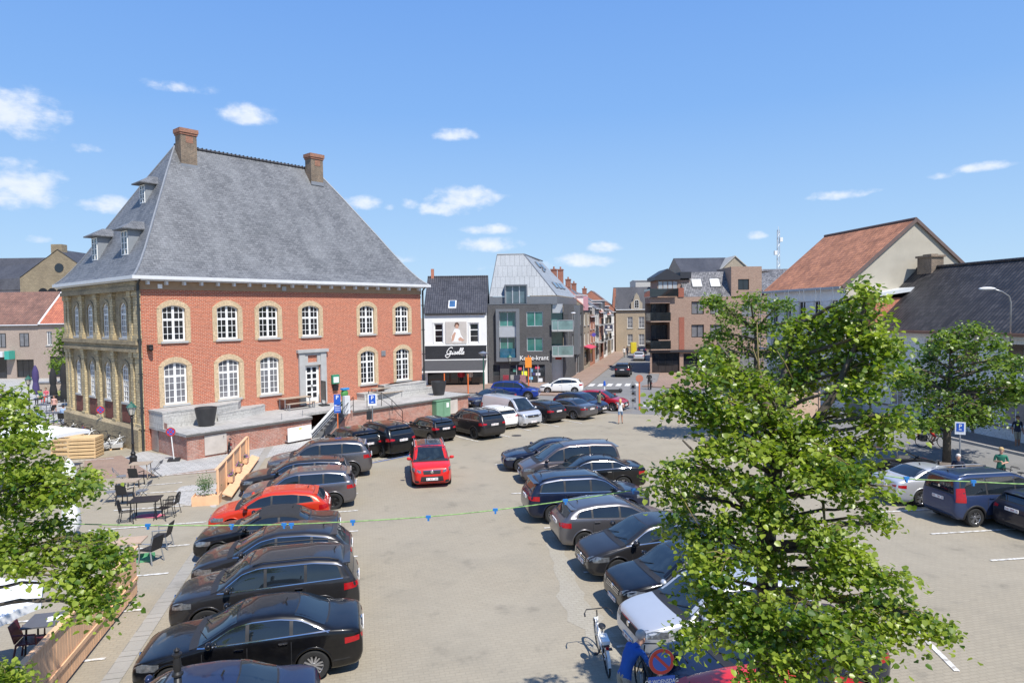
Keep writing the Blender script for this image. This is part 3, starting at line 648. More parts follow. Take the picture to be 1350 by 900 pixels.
def ledge(poly, z0, z1, nm='stone_ledge'):
	q = MB(); q.prism(poly, z0, z1-.1, 0); xs = [p[0] for p in poly]; cx = sum(xs)/len(poly); cy = sum(p[1] for p in poly)/len(poly)
	q.prism([(cx+(x-cx)*1.012, cy+(y-cy)*1.02) for x, y in poly], z1-.1, z1, 1); return q.build(nm, [M_cstone, M_path], tr)
le = [(fx0+.0, -.01), (fx0+.0, -1.95), (3.2, -1.75), (5.6, -1.1), (6.6, -.4), (6.8, -.01)]
ledge([(fx0-.08, -.01), (fx0-.08, -1.95), (3.4, -1.75), (5.2, -1.0), (5.9, -.01)], TZ, TZ+.95)
ledge([(3.45, -1.9), (5.9, -1.35), (7.3, -.5), (7.4, -.01), (5.95, -.01), (5.25, -1.05)], TZ, TZ+.5)
ledge([(17.0, -.01), (16.9, -.9), (19.6, -1.35), (X1-1.3, -.95), (X1-1.3, 1.9), (LEN+.25, 1.9), (LEN+.25, -.01)], TZ, TZ+.95)
ledge([(15.0, -.01), (15.0, -.95), (18.2, -1.55), (21.5, -1.75), (21.6, -1.2), (19.6, -1.42), (16.85, -.98), (16.85, -.01)], TZ, TZ+.5)
q = MB(); x, y = tl(196, 590, 0); q.box(fx0-.05, fx0-.012, -1.1, -.25, .05, 2.05); q.build('grey_metal_door', M_galv, tr)
q = MB(); q.poly([(fx0-.02, -.01, TZ), (fx0-.02, -2.4, TZ), (fx0-.02, -2.4, TZ-.0), (fx0-.02, -2.35, TZ+.35), (fx0-.02, -1.97, TZ+.35), (fx0-.02, -1.95, TZ+.86), (fx0-.02, -.01, TZ+.86)]); q.build('ledge_side_wall', M_oldbrick, tr)
def hatch(x0, w, z0, z1, mat, t=.06, name='hatch', lab=None):
	q = MB(); yy = fy(x0+w/2); q.box(x0, x0+w, yy-t, yy-.002, z0, z1); o = q.build(name, mat, tr)
	if lab: o['label'] = lab
	return o
hx = tl(262, 600, 0)[0]; M_hatch = plain('cream_hatch', (.50, .45, .40), .7, var=.15)
hatch(fx0+.95, 1.25, .12, 1.22, M_hatch, lab='cream metal hatch in the terrace wall')
hx = tl(605, 524, TZ)[0]; hatch(hx-.6, 1.5, .1, 1.2, M_hatch)
# ---------------------------------------------------------------- white fashion shop
def facade_frame(P, ang, base=0): a = Vector((math.cos(ang), math.sin(ang), 0)); return Frame(P, a, Vector((-a.y, a.x, 0)))
M_wrender = plain('white_render', (.78, .78, .76), .7, var=.06, scale=.8)
M_anth = bricks('anthracite_cladding', (.035, .037, .042), (.028, .03, .034), (.012, .012, .012), 3.0, .22, .01, .5, stain=(.06, .06, .065), stain_amt=.3)
GP = gp(561, 508.5); gfr = Frame((0, 0, 0), (1, 0, 0), (0, 1, 0))
def px(P, x, y): return onp(x, y, P, (1, 0))
gs = thing('fashion_shop', 'white-rendered shop with dark slate roof, black sign band and awning', 'shop', GP)
gw = px(GP, 642.5, 500)[0]
EZg = px(GP, 600, 413)[1]
w1 = [px(GP, 572.5, 427), px(GP, 584, 451.5)]; w2 = [px(GP, 619, 426.5), px(GP, 631, 451)]
w1 = (w1[0][0], w1[1][0], w1[1][1], w1[0][1]); w2 = (w2[0][0], w2[1][0], w2[1][1], w2[0][1])
zs = px(GP, 600, 455.5)[1]; zb1 = px(GP, 600, 474)[1]; zb2 = px(GP, 600, 488)[1]
m = MB(); shop_op = (.25, gw-.3, .12, 2.6, 0)
wall(m, gfr, 0, gw, 0, EZg, [w1+(0,), w2+(0,), shop_op], 0, 0, .18)
m.poly([(0, 0, 0), (0, 9, 0), (0, 9, EZg), (0, 4.5, EZg+4.2), (0, 0, EZg)]); m.poly([(gw, 0, 0), (gw, 9, 0), (gw, 9, EZg), (gw, 4.5, EZg+4.2), (gw, 0, EZg)])
m.box(.3, gw-.3, 2.5, 2.6, .1, 2.6, 1); m.box(.3, gw-.3, 0.05, 2.6, .0, .1, 1)
m.build('wall', [M_wrender, plain('shop_interior', (.05, .045, .04), .8)], gs)
RB = EZg+4.25
m = MB(); m.poly([(-.1, -.15, EZg-.02), (gw+.1, -.15, EZg-.02), (gw+.1, 4.5, RB), (-.1, 4.5, RB)]); m.poly([(-.1, 9.1, EZg-.02), (gw+.1, 9.1, EZg-.02), (gw+.1, 4.5, RB), (-.1, 4.5, RB)])
M_dktile = pantiles('dark_tile', (.075, .075, .085), (.05, .05, .058), .24, .3)
rf = m.build('roof', M_dktile, gs)
m = MB(); m.tube([(-.1, 4.5, RB), (gw+.1, 4.5, RB)], .12, 6); m.build('ridge', M_dktile, rf)
u, z = px(GP, 596.5, 404); m = MB(); m.hexa([(u-.5, .45, EZg+.5), (u+.35, .45, EZg+.5), (u+.35, 1.25, EZg+1.35), (u-.5, 1.25, EZg+1.35), (u-.5, .4, EZg+.62), (u+.35, .4, EZg+.62), (u+.35, 1.2, EZg+1.45), (u-.5, 1.2, EZg+1.45)], 0)
sk = m.build('skylight', M_whitew, gs); m = MB(); m.poly([(u-.4, .47, EZg+.72), (u+.25, .47, EZg+.72), (u+.25, 1.12, EZg+1.42), (u-.4, 1.12, EZg+1.42)]); m.build('pane', glassy('blue_glass', (.05, .12, .25)), sk)
m = MB(); m.tube([(0.1, -.15, EZg-.05), (gw-.1, -.15, EZg-.05)], .1, 8); m.build('gutter', M_black, gs)
m = MB(); m.box(.3, .62, 4.3, 4.7, RB-.3, RB+.9); m.build('chimney', M_brick, gs)
for w in (w1, w2):
	window(gs, gfr, *w, 0, 1, 3, tran=(2,), gm=M_glass, fw=.08)
	m = MB(); m.box(w[0]-.14, w[0]-.02, -.05, 0, w[2]-.05, w[3]+.1, fr=gfr); m.box(w[1]+.02, w[1]+.14, -.05, 0, w[2]-.05, w[3]+.1, fr=gfr); m.box(w[0]-.14, w[1]+.14, -.07, 0, w[3]+.1, w[3]+.24, fr=gfr); m.build('architrave', M_wrender, gs)
m = MB(); m.box(0, gw, -.12, -.002, zs+.0, zs+.12); m.build('string_course', M_wrender, gs)
m = MB(); m.box(0.05, gw-.05, -.14, -.002, zb1, zs-.004); sg = m.build('sign_board', M_anth, gs)
def text(s, name, mat, parent, loc, size, rot, ext=.02, shear=0, sx=1.0, bold=0, align='CENTER'):
	cu = bpy.data.curves.new(name, 'FONT'); cu.body = s; cu.size = size; cu.extrude = ext; cu.align_x = align; cu.align_y = 'CENTER'; cu.shear = shear; cu.offset = bold; cu.resolution_u = 3
	o = bpy.data.objects.new('tmp', cu); COL.objects.link(o); dg = bpy.context.evaluated_depsgraph_get(); me = bpy.data.meshes.new_from_object(o.evaluated_get(dg))
	bpy.data.objects.remove(o); bpy.data.curves.remove(cu); me.materials.clear(); me.materials.append(mat)
	r = bpy.data.objects.new(name, me); COL.objects.link(r); r.parent = parent; r.location = loc; r.rotation_euler = rot; r.scale = (sx, 1, 1); return r
M_letter = plain('white_letters', (.82, .82, .80), .5, var=0)
def script(parent, name, strokes, r, mat, x0, z0, s, y):
	m = MB()
	for st in strokes:
		pts = [Vector((x0+(a+b*.28)*s, y, z0+b*s)) for a, b in st]
		sm = []
		for i in range(len(pts)-1):
			p0_, p1_, p2_, p3_ = pts[max(i-1, 0)], pts[i], pts[i+1], pts[min(i+2, len(pts)-1)]
			for t in (0, .25, .5, .75):
				sm.append(.5*((2*p1_)+(p2_-p0_)*t+(2*p0_-5*p1_+4*p2_-p3_)*t*t+(3*p1_-p0_-3*p2_+p3_)*t*t*t))
		sm.append(pts[-1]); m.tube(sm, r, 6)
	return m.build(name, mat, parent)
G = [[(1.15, 1.62), (.95, 1.85), (.55, 1.8), (.2, 1.35), (.05, .8), (.2, .4), (.55, .35), (.9, .7), (1.05, 1.0), (.6, .95)], [(1.05, 1.0), (1.0, .4), (.85, -.25), (.5, -.5), (.1, -.35), (-.1, 0), (.3, .2), (.9, .25), (1.3, .4), (1.5, .75)],
	 [(1.5, .75), (1.42, .3), (1.6, .25), (1.8, .45)], [(1.62, 1.05), (1.64, 1.1)], [(1.8, .45), (2.05, .85), (2.2, .5), (2.1, .25), (1.88, .3)], [(2.15, .28), (2.4, .45), (2.75, .7), (2.7, .88), (2.5, .8), (2.45, .4), (2.62, .25), (2.85, .4)],
	 [(2.85, .4), (3.2, 1.2), (3.2, 1.7), (3.05, 1.65), (2.98, 1.0), (3.05, .3), (3.2, .28), (3.35, .45)], [(3.35, .45), (3.65, 1.2), (3.68, 1.7), (3.52, 1.65), (3.45, 1.0), (3.5, .3), (3.65, .28), (3.82, .45)],
	 [(3.82, .45), (4.1, .65), (4.05, .86), (3.86, .78), (3.82, .4), (3.98, .25), (4.25, .42)]]
u, z = px(GP, 588, 469); script(sg, 'lettering', G, .05, M_letter, u, z+.05, .46, -.2)
M_awn = plain('charcoal_awning', (.055, .055, .06), .9, var=.1)
m = MB(); ya = -1.35
m.hexa([(-.25, ya, zb2), (gw-.25, ya, zb2), (gw-.05, -.16, zb1-.12), (.05, -.16, zb1-.12), (-.25, ya, zb2+.05), (gw-.25, ya, zb2+.05), (gw-.05, -.16, zb1-.02), (.05, -.16, zb1-.02)])
aw = m.build('awning', M_awn, gs); m = MB(); m.box(-.28, gw-.22, ya-.06, ya-.003, zb2-.1, zb2+.06); m.box(.0, gw, -.2, -.145, zb1-.04, zb1+.06); m.build('awning_rail', M_letter, aw)
m = MB(); m.box(.25, gw-.3, .3, .33, .15, 2.55); m.build('shop_window', glassy('shop_glass', (.02, .02, .022), .05), gs)
m = MB()
for uu in (.25, 2.0, 3.6, 5.0, gw-.36): m.box(uu, uu+.06, .25, .29, .12, 2.58)
m.build('shopfront_frame', M_black, gs)
a, b = px(GP, 587, 424), px(GP, 615.5, 452.5)
m = MB(); m.box(a[0], b[0], -.08, -.002, b[1], a[1]); ps = m.build('poster', plain('poster_ground', (.52, .48, .44), .6, var=.12, scale=1.2), gs)
pw, ph = b[0]-a[0], a[1]-b[1]
def pp(lst, mat, nm, y=-.085):
	q = MB(); q.poly([(a[0]+pw*x, y, b[1]+ph*z) for x, z in lst]); q.build(nm, mat, ps)
M_skin = plain('skin', (.55, .33, .24), .6, var=.05); M_hairb = plain('brown_hair', (.10, .05, .03), .6)
pp([(.3, .08), (.75, .06), (.86, .2), (.72, .42), (.68, .62), (.55, .7), (.42, .66), (.34, .45), (.26, .3)], M_letter, 'white_garment')
pp([(.28, .1), (.38, .12), (.5, .5), (.42, .52), (.3, .35)], M_skin, 'bare_leg', -.088); pp([(.62, .12), (.78, .1), (.9, .16), (.7, .3), (.6, .22)], M_skin, 'bare_leg', -.089)
pp([(.5, .68), (.6, .68), (.63, .8), (.57, .9), (.48, .88), (.45, .78)], M_skin, 'face', -.088); pp([(.42, .78), (.46, .94), (.58, .97), (.66, .88), (.64, .76), (.6, .86), (.5, .88), (.47, .76)], M_hairb, 'hair', -.09)
# ---------------------------------------------------------------- grey corner building with the zinc mansard
M_gbrick = bricks('grey_brick', (.118, .117, .118), (.086, .086, .088), (.05, .05, .052), .22, .065, .01, stain=(.15, .145, .14), stain_amt=.4)
M_zinc = bricks('zinc_sheet', (.27, .29, .31), (.24, .26, .28), (.13, .14, .15), .55, 1.6, .02, .5, stain=(.32, .34, .36), stain_amt=.5, bump=.5, spec=.5)
M_zincd = plain('dark_zinc', (.19, .20, .215), .45, .3, var=.08)
M_teal = glassy('green_curtain_glass', (.04, .15, .13), .05)
M_alu = plain('aluminium', (.55, .56, .57), .4, .5, var=.05)
KP = gp(644.5, 506.5)
kb = thing('corner_building', 'dark grey brick building with tall pale zinc mansard roof at the street corner', 'apartment building', KP)
kw = px(KP, 727.5, 480)[0]; KZ = px(KP, 690, 401)[1]
def op(P, x0, y0, x1, y1): a = px(P, x0, y0); b = px(P, x1, y1); return (min(a[0], b[0]), max(a[0], b[0]), min(a[1], b[1]), max(a[1], b[1]))
kf = Frame((0, 0, 0), (1, 0, 0), (0, 1, 0))
oA = op(KP, 658, 411, 680, 430.5); oB = op(KP, 659, 444.5, 680, 471); oC = op(KP, 694, 410.5, 716, 430); oD = op(KP, 694.5, 444.5, 716, 463); oS = op(KP, 671.5, 481, 719, 506.0); oE = op(KP, 650, 481, 659.5, 506)
m = MB(); wall(m, kf, 0, kw, 0, KZ, [oA, oB, oC, oD, oS, oE], 0, 0, .25); m.build('front_wall', M_gbrick, kb)
for o_ in (oA, oB, oC, oD): window(kb, kf, *o_, 0, 2, 1, fm=M_alu, gm=M_teal, fw=.08, bw=.09, d=.12)
a, b = px(KP, 653.5, 407.5), px(KP, 685.5, 476)
m = MB(); x0, x1, z0, z1 = a[0], b[0], b[1], a[1]; d_ = -.45
m.box(x0, oA[0]-.02, d_, -.002, z0, z1); m.box(oA[1]+.02, x1, d_, -.002, z0, z1); m.box(oA[0]-.02, oA[1]+.02, d_, -.002, oA[3]+.02, z1); m.box(oA[0]-.02, oA[1]+.02, d_, -.002, z0, oB[2]-.02)
m.build('zinc_bay_frame', M_zincd, kb); m = MB(); m.box(oA[0]-.02, oA[1]+.02, -.2, -.002, oB[3]+.02, oA[2]-.02); m.build('bay_panel', M_alu, kb)
m = MB(); m.box(oB[0], oB[1], -.22, -.2, oB[2], oB[2]+1.0); m.build('glass_guard', glassy('blue_guard_glass', (.02, .10, .16), .05), kb)
m = MB(); m.poly([kf.p(oS[0], .2, oS[2]), kf.p(oS[1], .2, oS[2]), kf.p(oS[1], .2, oS[3]), kf.p(oS[0], .2, oS[3])]); m.poly([kf.p(oE[0], .2, oE[2]), kf.p(oE[1], .2, oE[2]), kf.p(oE[1], .2, oE[3]), kf.p(oE[0], .2, oE[3])]); sh = m.build('shop_window', glassy('shop_glass2', (.03, .035, .04), .04), kb)
m = MB()
for k in range(6): uu = oS[0]+(oS[1]-oS[0])*k/5; m.box(uu-.04, uu+.04, .1, .19, oS[2], oS[3])
m.build('shopfront_frame', M_alu, kb)
rs = random.Random(3)
for k, (cx, cz, w, h, col) in enumerate(((.42, .55, .6, .5, (.75, .8, .05)), (.3, .8, .35, .3, (.6, .08, .1)), (.62, .7, .3, .35, (.1, .3, .5)), (.78, .85, .5, .3, (.65, .06, .12)), (.8, .5, .5, .3, (.65, .65, .68)), (.12, .3, .4, .45, (.7, .3, .35)), (.6, .3, .4, .3, (.15, .5, .75)), (.86, .2, .5, .4, (.7, .72, .75)), (.14, .72, .3, .3, (.15, .45, .35)), (.68, .52, .3, .3, (.05, .05, .15)))):
	u = oS[0]+(oS[1]-oS[0])*cx; z = oS[2]+(oS[3]-oS[2])*cz; q = MB(); q.box(u-w/2, u+w/2, .15, .17+k*.0015, z-h/2, z+h/2); q.build('window_poster', plain('poster_%d' % k, col, .6, var=.2, scale=4), kb)
u, z = px(KP, 705.5, 471.8); text('Kopie-krant', 'sign_lettering', M_letter, kb, (u-.12, -.06, z), .70, (R(90), 0, 0), .03, .0, .94, .006)
ks = Vector((math.cos(R(76)), math.sin(R(76)), 0)); kn = Vector((ks.y, -ks.x, 0))
bal = px(KP, 744, 480)[0]-kw
m = MB(); m.poly([(kw, 0, 0), (kw, 1.6, 0), (kw, 1.6, KZ), (kw, 0, KZ)]); m.build('return_wall', M_gbrick, kb)
q0 = Vector((kw, 1.6, 0)); q1 = Vector((kw+bal, 1.6, 0))
m = MB(); m.poly([(kw, 1.6, 2.9), (kw+bal, 1.6, 2.9), (kw+bal, 1.6, KZ), (kw, 1.6, KZ)]); m.build('recess_glazing', M_teal, kb)
m = MB(); m.box(kw, kw+bal, 1.5, 1.58, .05, 2.8); m.build('garage_door', M_alu, kb)
m = MB(); m.box(kw+.5, kw+1.2, 1.42, 1.5, 2.55, 2.9); m.build('red_shop_sign', plain('red_sign', (.5, .05, .04), .5), kb)
for zf in (2.95, 5.75):
	m = MB(); m.box(kw+.01, kw+bal+1.0, -.35, 1.55, zf, zf+.2); bb = m.build('balcony', M_bluestone, kb)
	m = MB(); m.box(kw+.01, kw+bal+1.0, -.35, -.31, zf+.2, zf+1.2); m.box(kw+bal+.96, kw+bal+1.0, -.31, .6, zf+.2, zf+1.2); m.build('glass_balustrade', glassy('balustrade_glass', (.14, .22, .21), .04), bb)
	m = MB()
	for uu in (kw+.05, kw+bal*.5, kw+bal+.98): m.box(uu-.03, uu+.03, -.38, -.36, zf+.1, zf+1.25)
	m.box(kw, kw+bal+1.0, -.38, -.3, zf+1.2, zf+1.25); m.build('railing', M_alu, bb)
m = MB(); m.box(kw+.3, kw+.75, .9, 1.4, 5.95, 6.5); m.build('balcony_chair', plain('orange_chair', (.5, .12, .05), .6), kb)
wfr = Frame(q1+Vector((0, -.9, 0)), ks, -kn)
WL = 16
wops = [(.9, 1.25, 5.0, 7.6, 0), (1.7, 2.05, 5.0, 7.6, 0), (2.5, 2.85, 5.0, 7.6, 0), (3.6, 4.5, 2.6, 6.4, 0), (6.2, 7.4, 6.3, 8, 0), (6.2, 7.4, 3.2, 5.2, 0), (10, 11.4, 3.4, 5, 0), (10, 11.4, 6.2, 7.8, 0), (13, 14.4, 3.4, 5, 0), (13, 14.4, 6.2, 7.8, 0), (9, 12, .1, 2.4, 0)]
m = MB(); wall(m, wfr, 0, WL, 0, KZ, wops, 0, 0, .2); m.build('side_wall', M_gbrick, kb)
for o_ in wops: window(kb, wfr, *o_, 1 if o_[1]-o_[0] < .5 else 2, 1, fm=M_alu, gm=M_glass, fw=.06)
m = MB(); m.box(7.6, 9.6, -.5, -.003, 2.7, KZ-.1, fr=wfr); m.build('zinc_bay', M_zincd, kb)
m = MB(); a, b = px(KP, 741, 401), px(KP, 749.5, 401); m.box(a[0]-1.0, b[0]-.55, 1.2, 1.58, KZ-1.0, KZ+.0); m.build('corner_panel', M_alu, kb)
zk = KZ+.95
mR = []
def kpt(x, y, Yoff):
	d = ray(x, y); t = (KP.y+Yoff)/d.y; return Vector((t*d.x-KP.x, Yoff, H+t*d.z))
L0 = kpt(645, 391, .9); R0 = kpt(734, 389, .9); L1 = kpt(655.5, 335.5, 4.5); R1 = kpt(690.5, 335, 4.5); R2 = R1+ks*7; E0 = R0+ks*15;
fr3 = kpt(734, 389, .9)
m = MB()
dl_ = [kpt(664, 376, .0), kpt(696, 376, .0)]
m.poly([L0, R0, R1, L1]); m.poly([R0, E0, R1+ks*11+Vector((0, 0, -.2)), R1]); m.poly([L0, L1, L1+Vector((0, 8, 0)), L0+Vector((0, 12, 0))]); m.poly([L1, R1, R1+ks*11, L1+Vector((0, 8, 0))])
kr = m.build('mansard_roof', M_zinc, kb)
m = MB(); m.tube([L1, R1, R1+ks*11], .09, 6); m.tube([R0, R1], .06, 6); m.tube([L0, L1], .05, 6); m.build('roof_edge', M_zincd, kr)
m = MB(); m.prism([(L0.x, .9), (R0.x, .9), (E0.x, E0.y), (L0.x, 14)], KZ-.02, L0.z-.03); m.build('attic_storey', M_zincd, kb)
a, b = kpt(665, 377, .55), kpt(695.5, 399.5, .55)
m = MB(); m.box(a.x, a.x+.12, .5, 2.6, b.z, a.z); m.box(b.x-.12, b.x, .5, 2.6, b.z, a.z); m.box(a.x, b.x, .5, 2.6, a.z, a.z+.15); lg = m.build('roof_loggia', M_zincd, kb)
m = MB(); m.poly([(a.x+.12, .9-.05, b.z), (b.x-.12, .9-.05, b.z), (b.x-.12, .85, a.z), (a.x+.12, .85, a.z)]); m.build('pane', glassy('attic_glass', (.08, .12, .14), .03), lg)
m = MB()
for k in range(4): uu = a.x+.12+(b.x-a.x-.24)*k/3; m.box(uu-.05, uu+.05, .78, .84, b.z, a.z)
m.build('mullion', M_alu, lg)
nrm = (E0-R0).cross(R1-R0).normalized()
for (t0, t1, s0, s1) in ((.30, .42, .72, .86), (.36, .44, .62, .68), (.5, .62, .70, .84), (.28, .4, .2, .34), (.46, .58, .2, .34), (.62, .74, .2, .34)):
	def qq(t, s): return R0.lerp(E0, t).lerp(R1.lerp(R1+ks*11, t), s)-nrm*-.0
	nn = nrm if nrm.x > 0 else -nrm
	P4 = [qq(t0, s0), qq(t1, s0), qq(t1, s1), qq(t0, s1)]; m = MB(); m.hexa([p-nn*.02 for p in P4]+[p+nn*.1 for p in P4]); sk = m.build('roof_window', M_zincd, kr)
	c_ = sum(P4, Vector())/4; m = MB(); m.poly([c_+(p-c_)*.8+nn*.11 for p in P4]); m.build('pane', glassy('sky_glass', (.10, .16, .22), .03), kr)
m = MB(); m.box(0, kw, -.03, .22, KZ, KZ+.07); m.build('parapet_cap', M_zincd, kb)
# ---------------------------------------------------------------- houses along the street (left side)
rh = random.Random(11)
M_tileo = pantiles('orange_tile', (.42, .17, .10), (.32, .12, .075), .26, .33)
M_tileb = pantiles('brown_tile', (.24, .14, .10), (.17, .10, .075), .26, .33)
M_tileg = pantiles('grey_tile', (.16, .155, .16), (.11, .11, .115), .26, .33)
wallcols = {'beige': bricks('beige_brick', (.44, .37, .28), (.36, .30, .22), (.30, .27, .22), .22, .075, .01), 'red': bricks('street_red_brick', (.40, .16, .10), (.32, .12, .08), (.3, .22, .18), .22, .075, .01),
			'orange': bricks('orange_brick', (.50, .19, .11), (.42, .15, .09), (.34, .25, .2), .22, .075, .01), 'white': plain('white_wall', (.72, .71, .68), .75, var=.1), 'grey': plain('grey_wall', (.42, .41, .39), .8, var=.12), 'brown': bricks('brown_brick', (.25, .17, .13), (.2, .13, .1), (.2, .17, .15), .22, .075, .01)}
def gable_house(name, label, cat, P, ang, w, dep, ez, rz, wm, rm, opsx, rows, group=None, chim=(), win=dict(), door=None, extra=None, shop=None, gutter=True, ridge_along=True, sillm=None, gm=None):
	"""terraced house: wall, roof, windows with panes, door; front on the local x axis"""
	h = thing(name, label, cat, P, ang, group)
	fr = Frame((0, 0, 0), (1, 0, 0), (0, 1, 0)); ops = []
	for (z0, z1) in rows:
		for (a, b) in opsx: ops.append((a, b, z0, z1, 0))
	allops = list(ops)
	if door: allops.append(door)
	if shop: allops.append(shop)
	m = MB(); wall(m, fr, 0, w, 0, ez, allops, 0, 0, .2); ry = dep/2
	for x in (0, w):
		if ridge_along: m.poly([(x, 0, 0), (x, dep, 0), (x, dep, ez), (x, ry, rz-.1), (x, 0, ez)])
		else: m.poly([(x, 0, 0), (x, dep, 0), (x, dep, ez), (x, 0, ez)])
	m.poly([(0, dep, 0), (w, dep, 0), (w, dep, ez), (0, dep, ez)])
	m.build('wall', wm, h)
	m = MB(); o = .12
	if ridge_along:
		for t in (0, ): m.poly([(-o*.3, -.25, ez-.1), (w+o*.3, -.25, ez-.1), (w+o*.3, ry, rz), (-o*.3, ry, rz)]); m.poly([(-o*.3, dep+.25, ez-.1), (w+o*.3, dep+.25, ez-.1), (w+o*.3, ry, rz), (-o*.3, ry, rz)])
	else:
		m.poly([(-.1, -.1, ez-.05), (w/2, -.1, rz), (w/2, dep, rz), (-.1, dep, ez-.05)]); m.poly([(w+.1, -.1, ez-.05), (w/2, -.1, rz), (w/2, dep, rz), (w+.1, dep, ez-.05)])
	rf = m.build('roof', rm, h)
	for (cx, cy, cw, ch) in chim:
		m = MB(); m.box(cx-cw/2, cx+cw/2, cy-.35, cy+.35, rz-1.4, rz+ch); m.box(cx-cw/2-.06, cx+cw/2+.06, cy-.41, cy+.41, rz+ch, rz+ch+.15); m.tube([(cx, cy, rz+ch+.15), (cx, cy, rz+ch+.5)], .12, 6, 0); m.build('chimney', wallcols['red'], rf)
	for o_ in ops: window(h, fr, *o_, **dict(dict(nx=2, nz=1, gm=gm or M_glassp, sill=sillm or M_bluestone, d=.1), **win))
	if door:
		a, b, z0, z1, _ = door; m = MB(); m.box(a, b, .1, .16, z0, z1); dd = m.build('door', plain('brown_door', (.10, .06, .04), .5), h); m = MB(); m.box(a+.08, a+.12, .06, .1, z0+.95, z0+1.1); m.build('handle', M_galv, dd)
	if shop: window(h, fr, *shop, 3, 1, fm=M_black, gm=M_glass, d=.12, name='shop_window')
	if gutter and ridge_along: m = MB(); m.tube([(0.03, -.3, ez-.02), (w-.03, -.3, ez-.02)], .08, 6); m.build('gutter', M_gutter, h)
	return h
RP = KP+q1+Vector((0, -.9, 0))+ks*WL; RP.z = 0
specs = [(6.5, 8.6, 12.6, 'beige', M_tileo, 'beige brick house with orange roof and red awning next to the grey building'),
		 (6.0, 7.2, 10.9, 'orange', M_tileb, 'orange brick house with a round blue sign in the street'),
		 (5.5, 8.4, 11.8, 'grey', M_tileg, 'grey rendered house with balconies in the street'),
		 (6.5, 7.8, 11.4, 'red', M_tileo, 'red brick house with orange roof halfway along the street'),
		 (6.0, 8.3, 11.3, 'white', M_tileg, 'white house with a hanging dark sign in the street'),
		 (7.0, 7.4, 11.0, 'beige', M_tileo, 'beige house with rooftop chimneys further along the street'),
		 (6.0, 7.9, 10.6, 'white', M_zincd, 'pale house with grey roof storey near the street end'),
		 (5.0, 8.6, 12.2, 'orange', M_tileb, 'tall narrow orange brick house with pinnacles at the street end')]
off = 0
for i, (w, ez, rz, wc, rm, lab) in enumerate(specs):
	P = RP+ks*off
	chim = [(w*.3, 4.3, 1.0, 1.1)] if i in (0, 2, 3, 5) else ([(w*.8, 4.0, .7, .8)] if i == 1 else [])
	if i == 0: chim.append((w*.85, 4.0, .8, 1.3))
	fl = (ez-3.2)/2
	h = gable_house('terraced_house', lab, 'house', P, R(76), w, 9, ez, rz, wallcols[wc], rm, [(.7, 1.9), (w-2.1, w-.9)], [(3.4, 3.4+fl*.62), (3.4+fl, 3.4+fl*1.62)],
					group='houses on the left side of the street', chim=chim, shop=(.5, w-1.7, .5, 2.7, 0), door=(w-1.4, w-.5, .12, 2.4, 0))
	if i in (0, 1, 3, 4, 5):
		m = MB(); m.box(w*.3, w*.7, .2, 3.0, ez-.2, ez+1.5); dm = m.build('dormer', M_zincd if i else M_whitew, h); m = MB(); m.box(w*.3+.1, w*.7-.1, .18, .199, ez+.1, ez+1.3); m.build('pane', M_glass, dm); m = MB(); m.box(w*.3-.15, w*.7+.15, .0, 3.1, ez+1.503, ez+1.65); m.build('dormer_roof', M_gutter, dm)
	if i in (2, 3, 4):
		for zf in (3.1, 5.8):
			m = MB(); m.box(w*.2, w*.8, -.9, -.003, zf, zf+.16); bb = m.build('balcony', M_bluestone, h); m = MB()
			for k in range(12): uu = w*.2+.05+(w*.6-.1)*k/11; m.box(uu-.012, uu+.012, -.88, -.85, zf+.16, zf+1.1)
			m.box(w*.2, w*.8, -.9, -.84, zf+1.1, zf+1.15); m.build('railing', M_black, bb)
	if i == 0: m = MB(); m.hexa([(.3, -1.0, 2.9), (w-.3, -1.0, 2.9), (w-.3, -.003, 3.2), (.3, -.003, 3.2), (.3, -1.0, 2.95), (w-.3, -1.0, 2.95), (w-.3, -.003, 3.3), (.3, -.003, 3.3)]); m.build('awning', plain('raspberry_awning', (.5, .05, .10), .8), h); m = MB(); m.box(.0, .5, -.6, -.003, ez-.5, ez+1.4); m.build('pink_fin', plain('pink', (.6, .3, .33), .7), h)
	if i == 1: m = MB(); m.lathe([(.28, -.06), (.28, .06)], 16, (.6, -.5, 4.6), axis='x'); m.box(.56, .64, -.2, -.003, 4.57, 4.63); m.build('round_sign', plain('blue_violet_sign', (.12, .10, .5), .5), h)
	if i == 4:
		m = MB(); m.box(.4, .52, -1.5, -.15, 4.6, 5.7); s_ = m.build('hanging_sign', plain('slate_blue_sign', (.06, .07, .12), .5), h); m = MB(); m.box(.385, .399, -1.35, -.3, 4.72, 5.0); m.box(.385, .399, -1.0, -.65, 5.15, 5.5); m.build('sign_mark', M_letter, s_)
	if i == 7:
		for k in range(6):
			m = MB(); m.box(.2+k*.85, .55+k*.85, -.12, .3, ez-.5+(2.5-abs(k-2.5))*1.4, ez+1.2+(2.5-abs(k-2.5))*1.4); m.build('pinnacle', wallcols['orange'], h)
	off += w
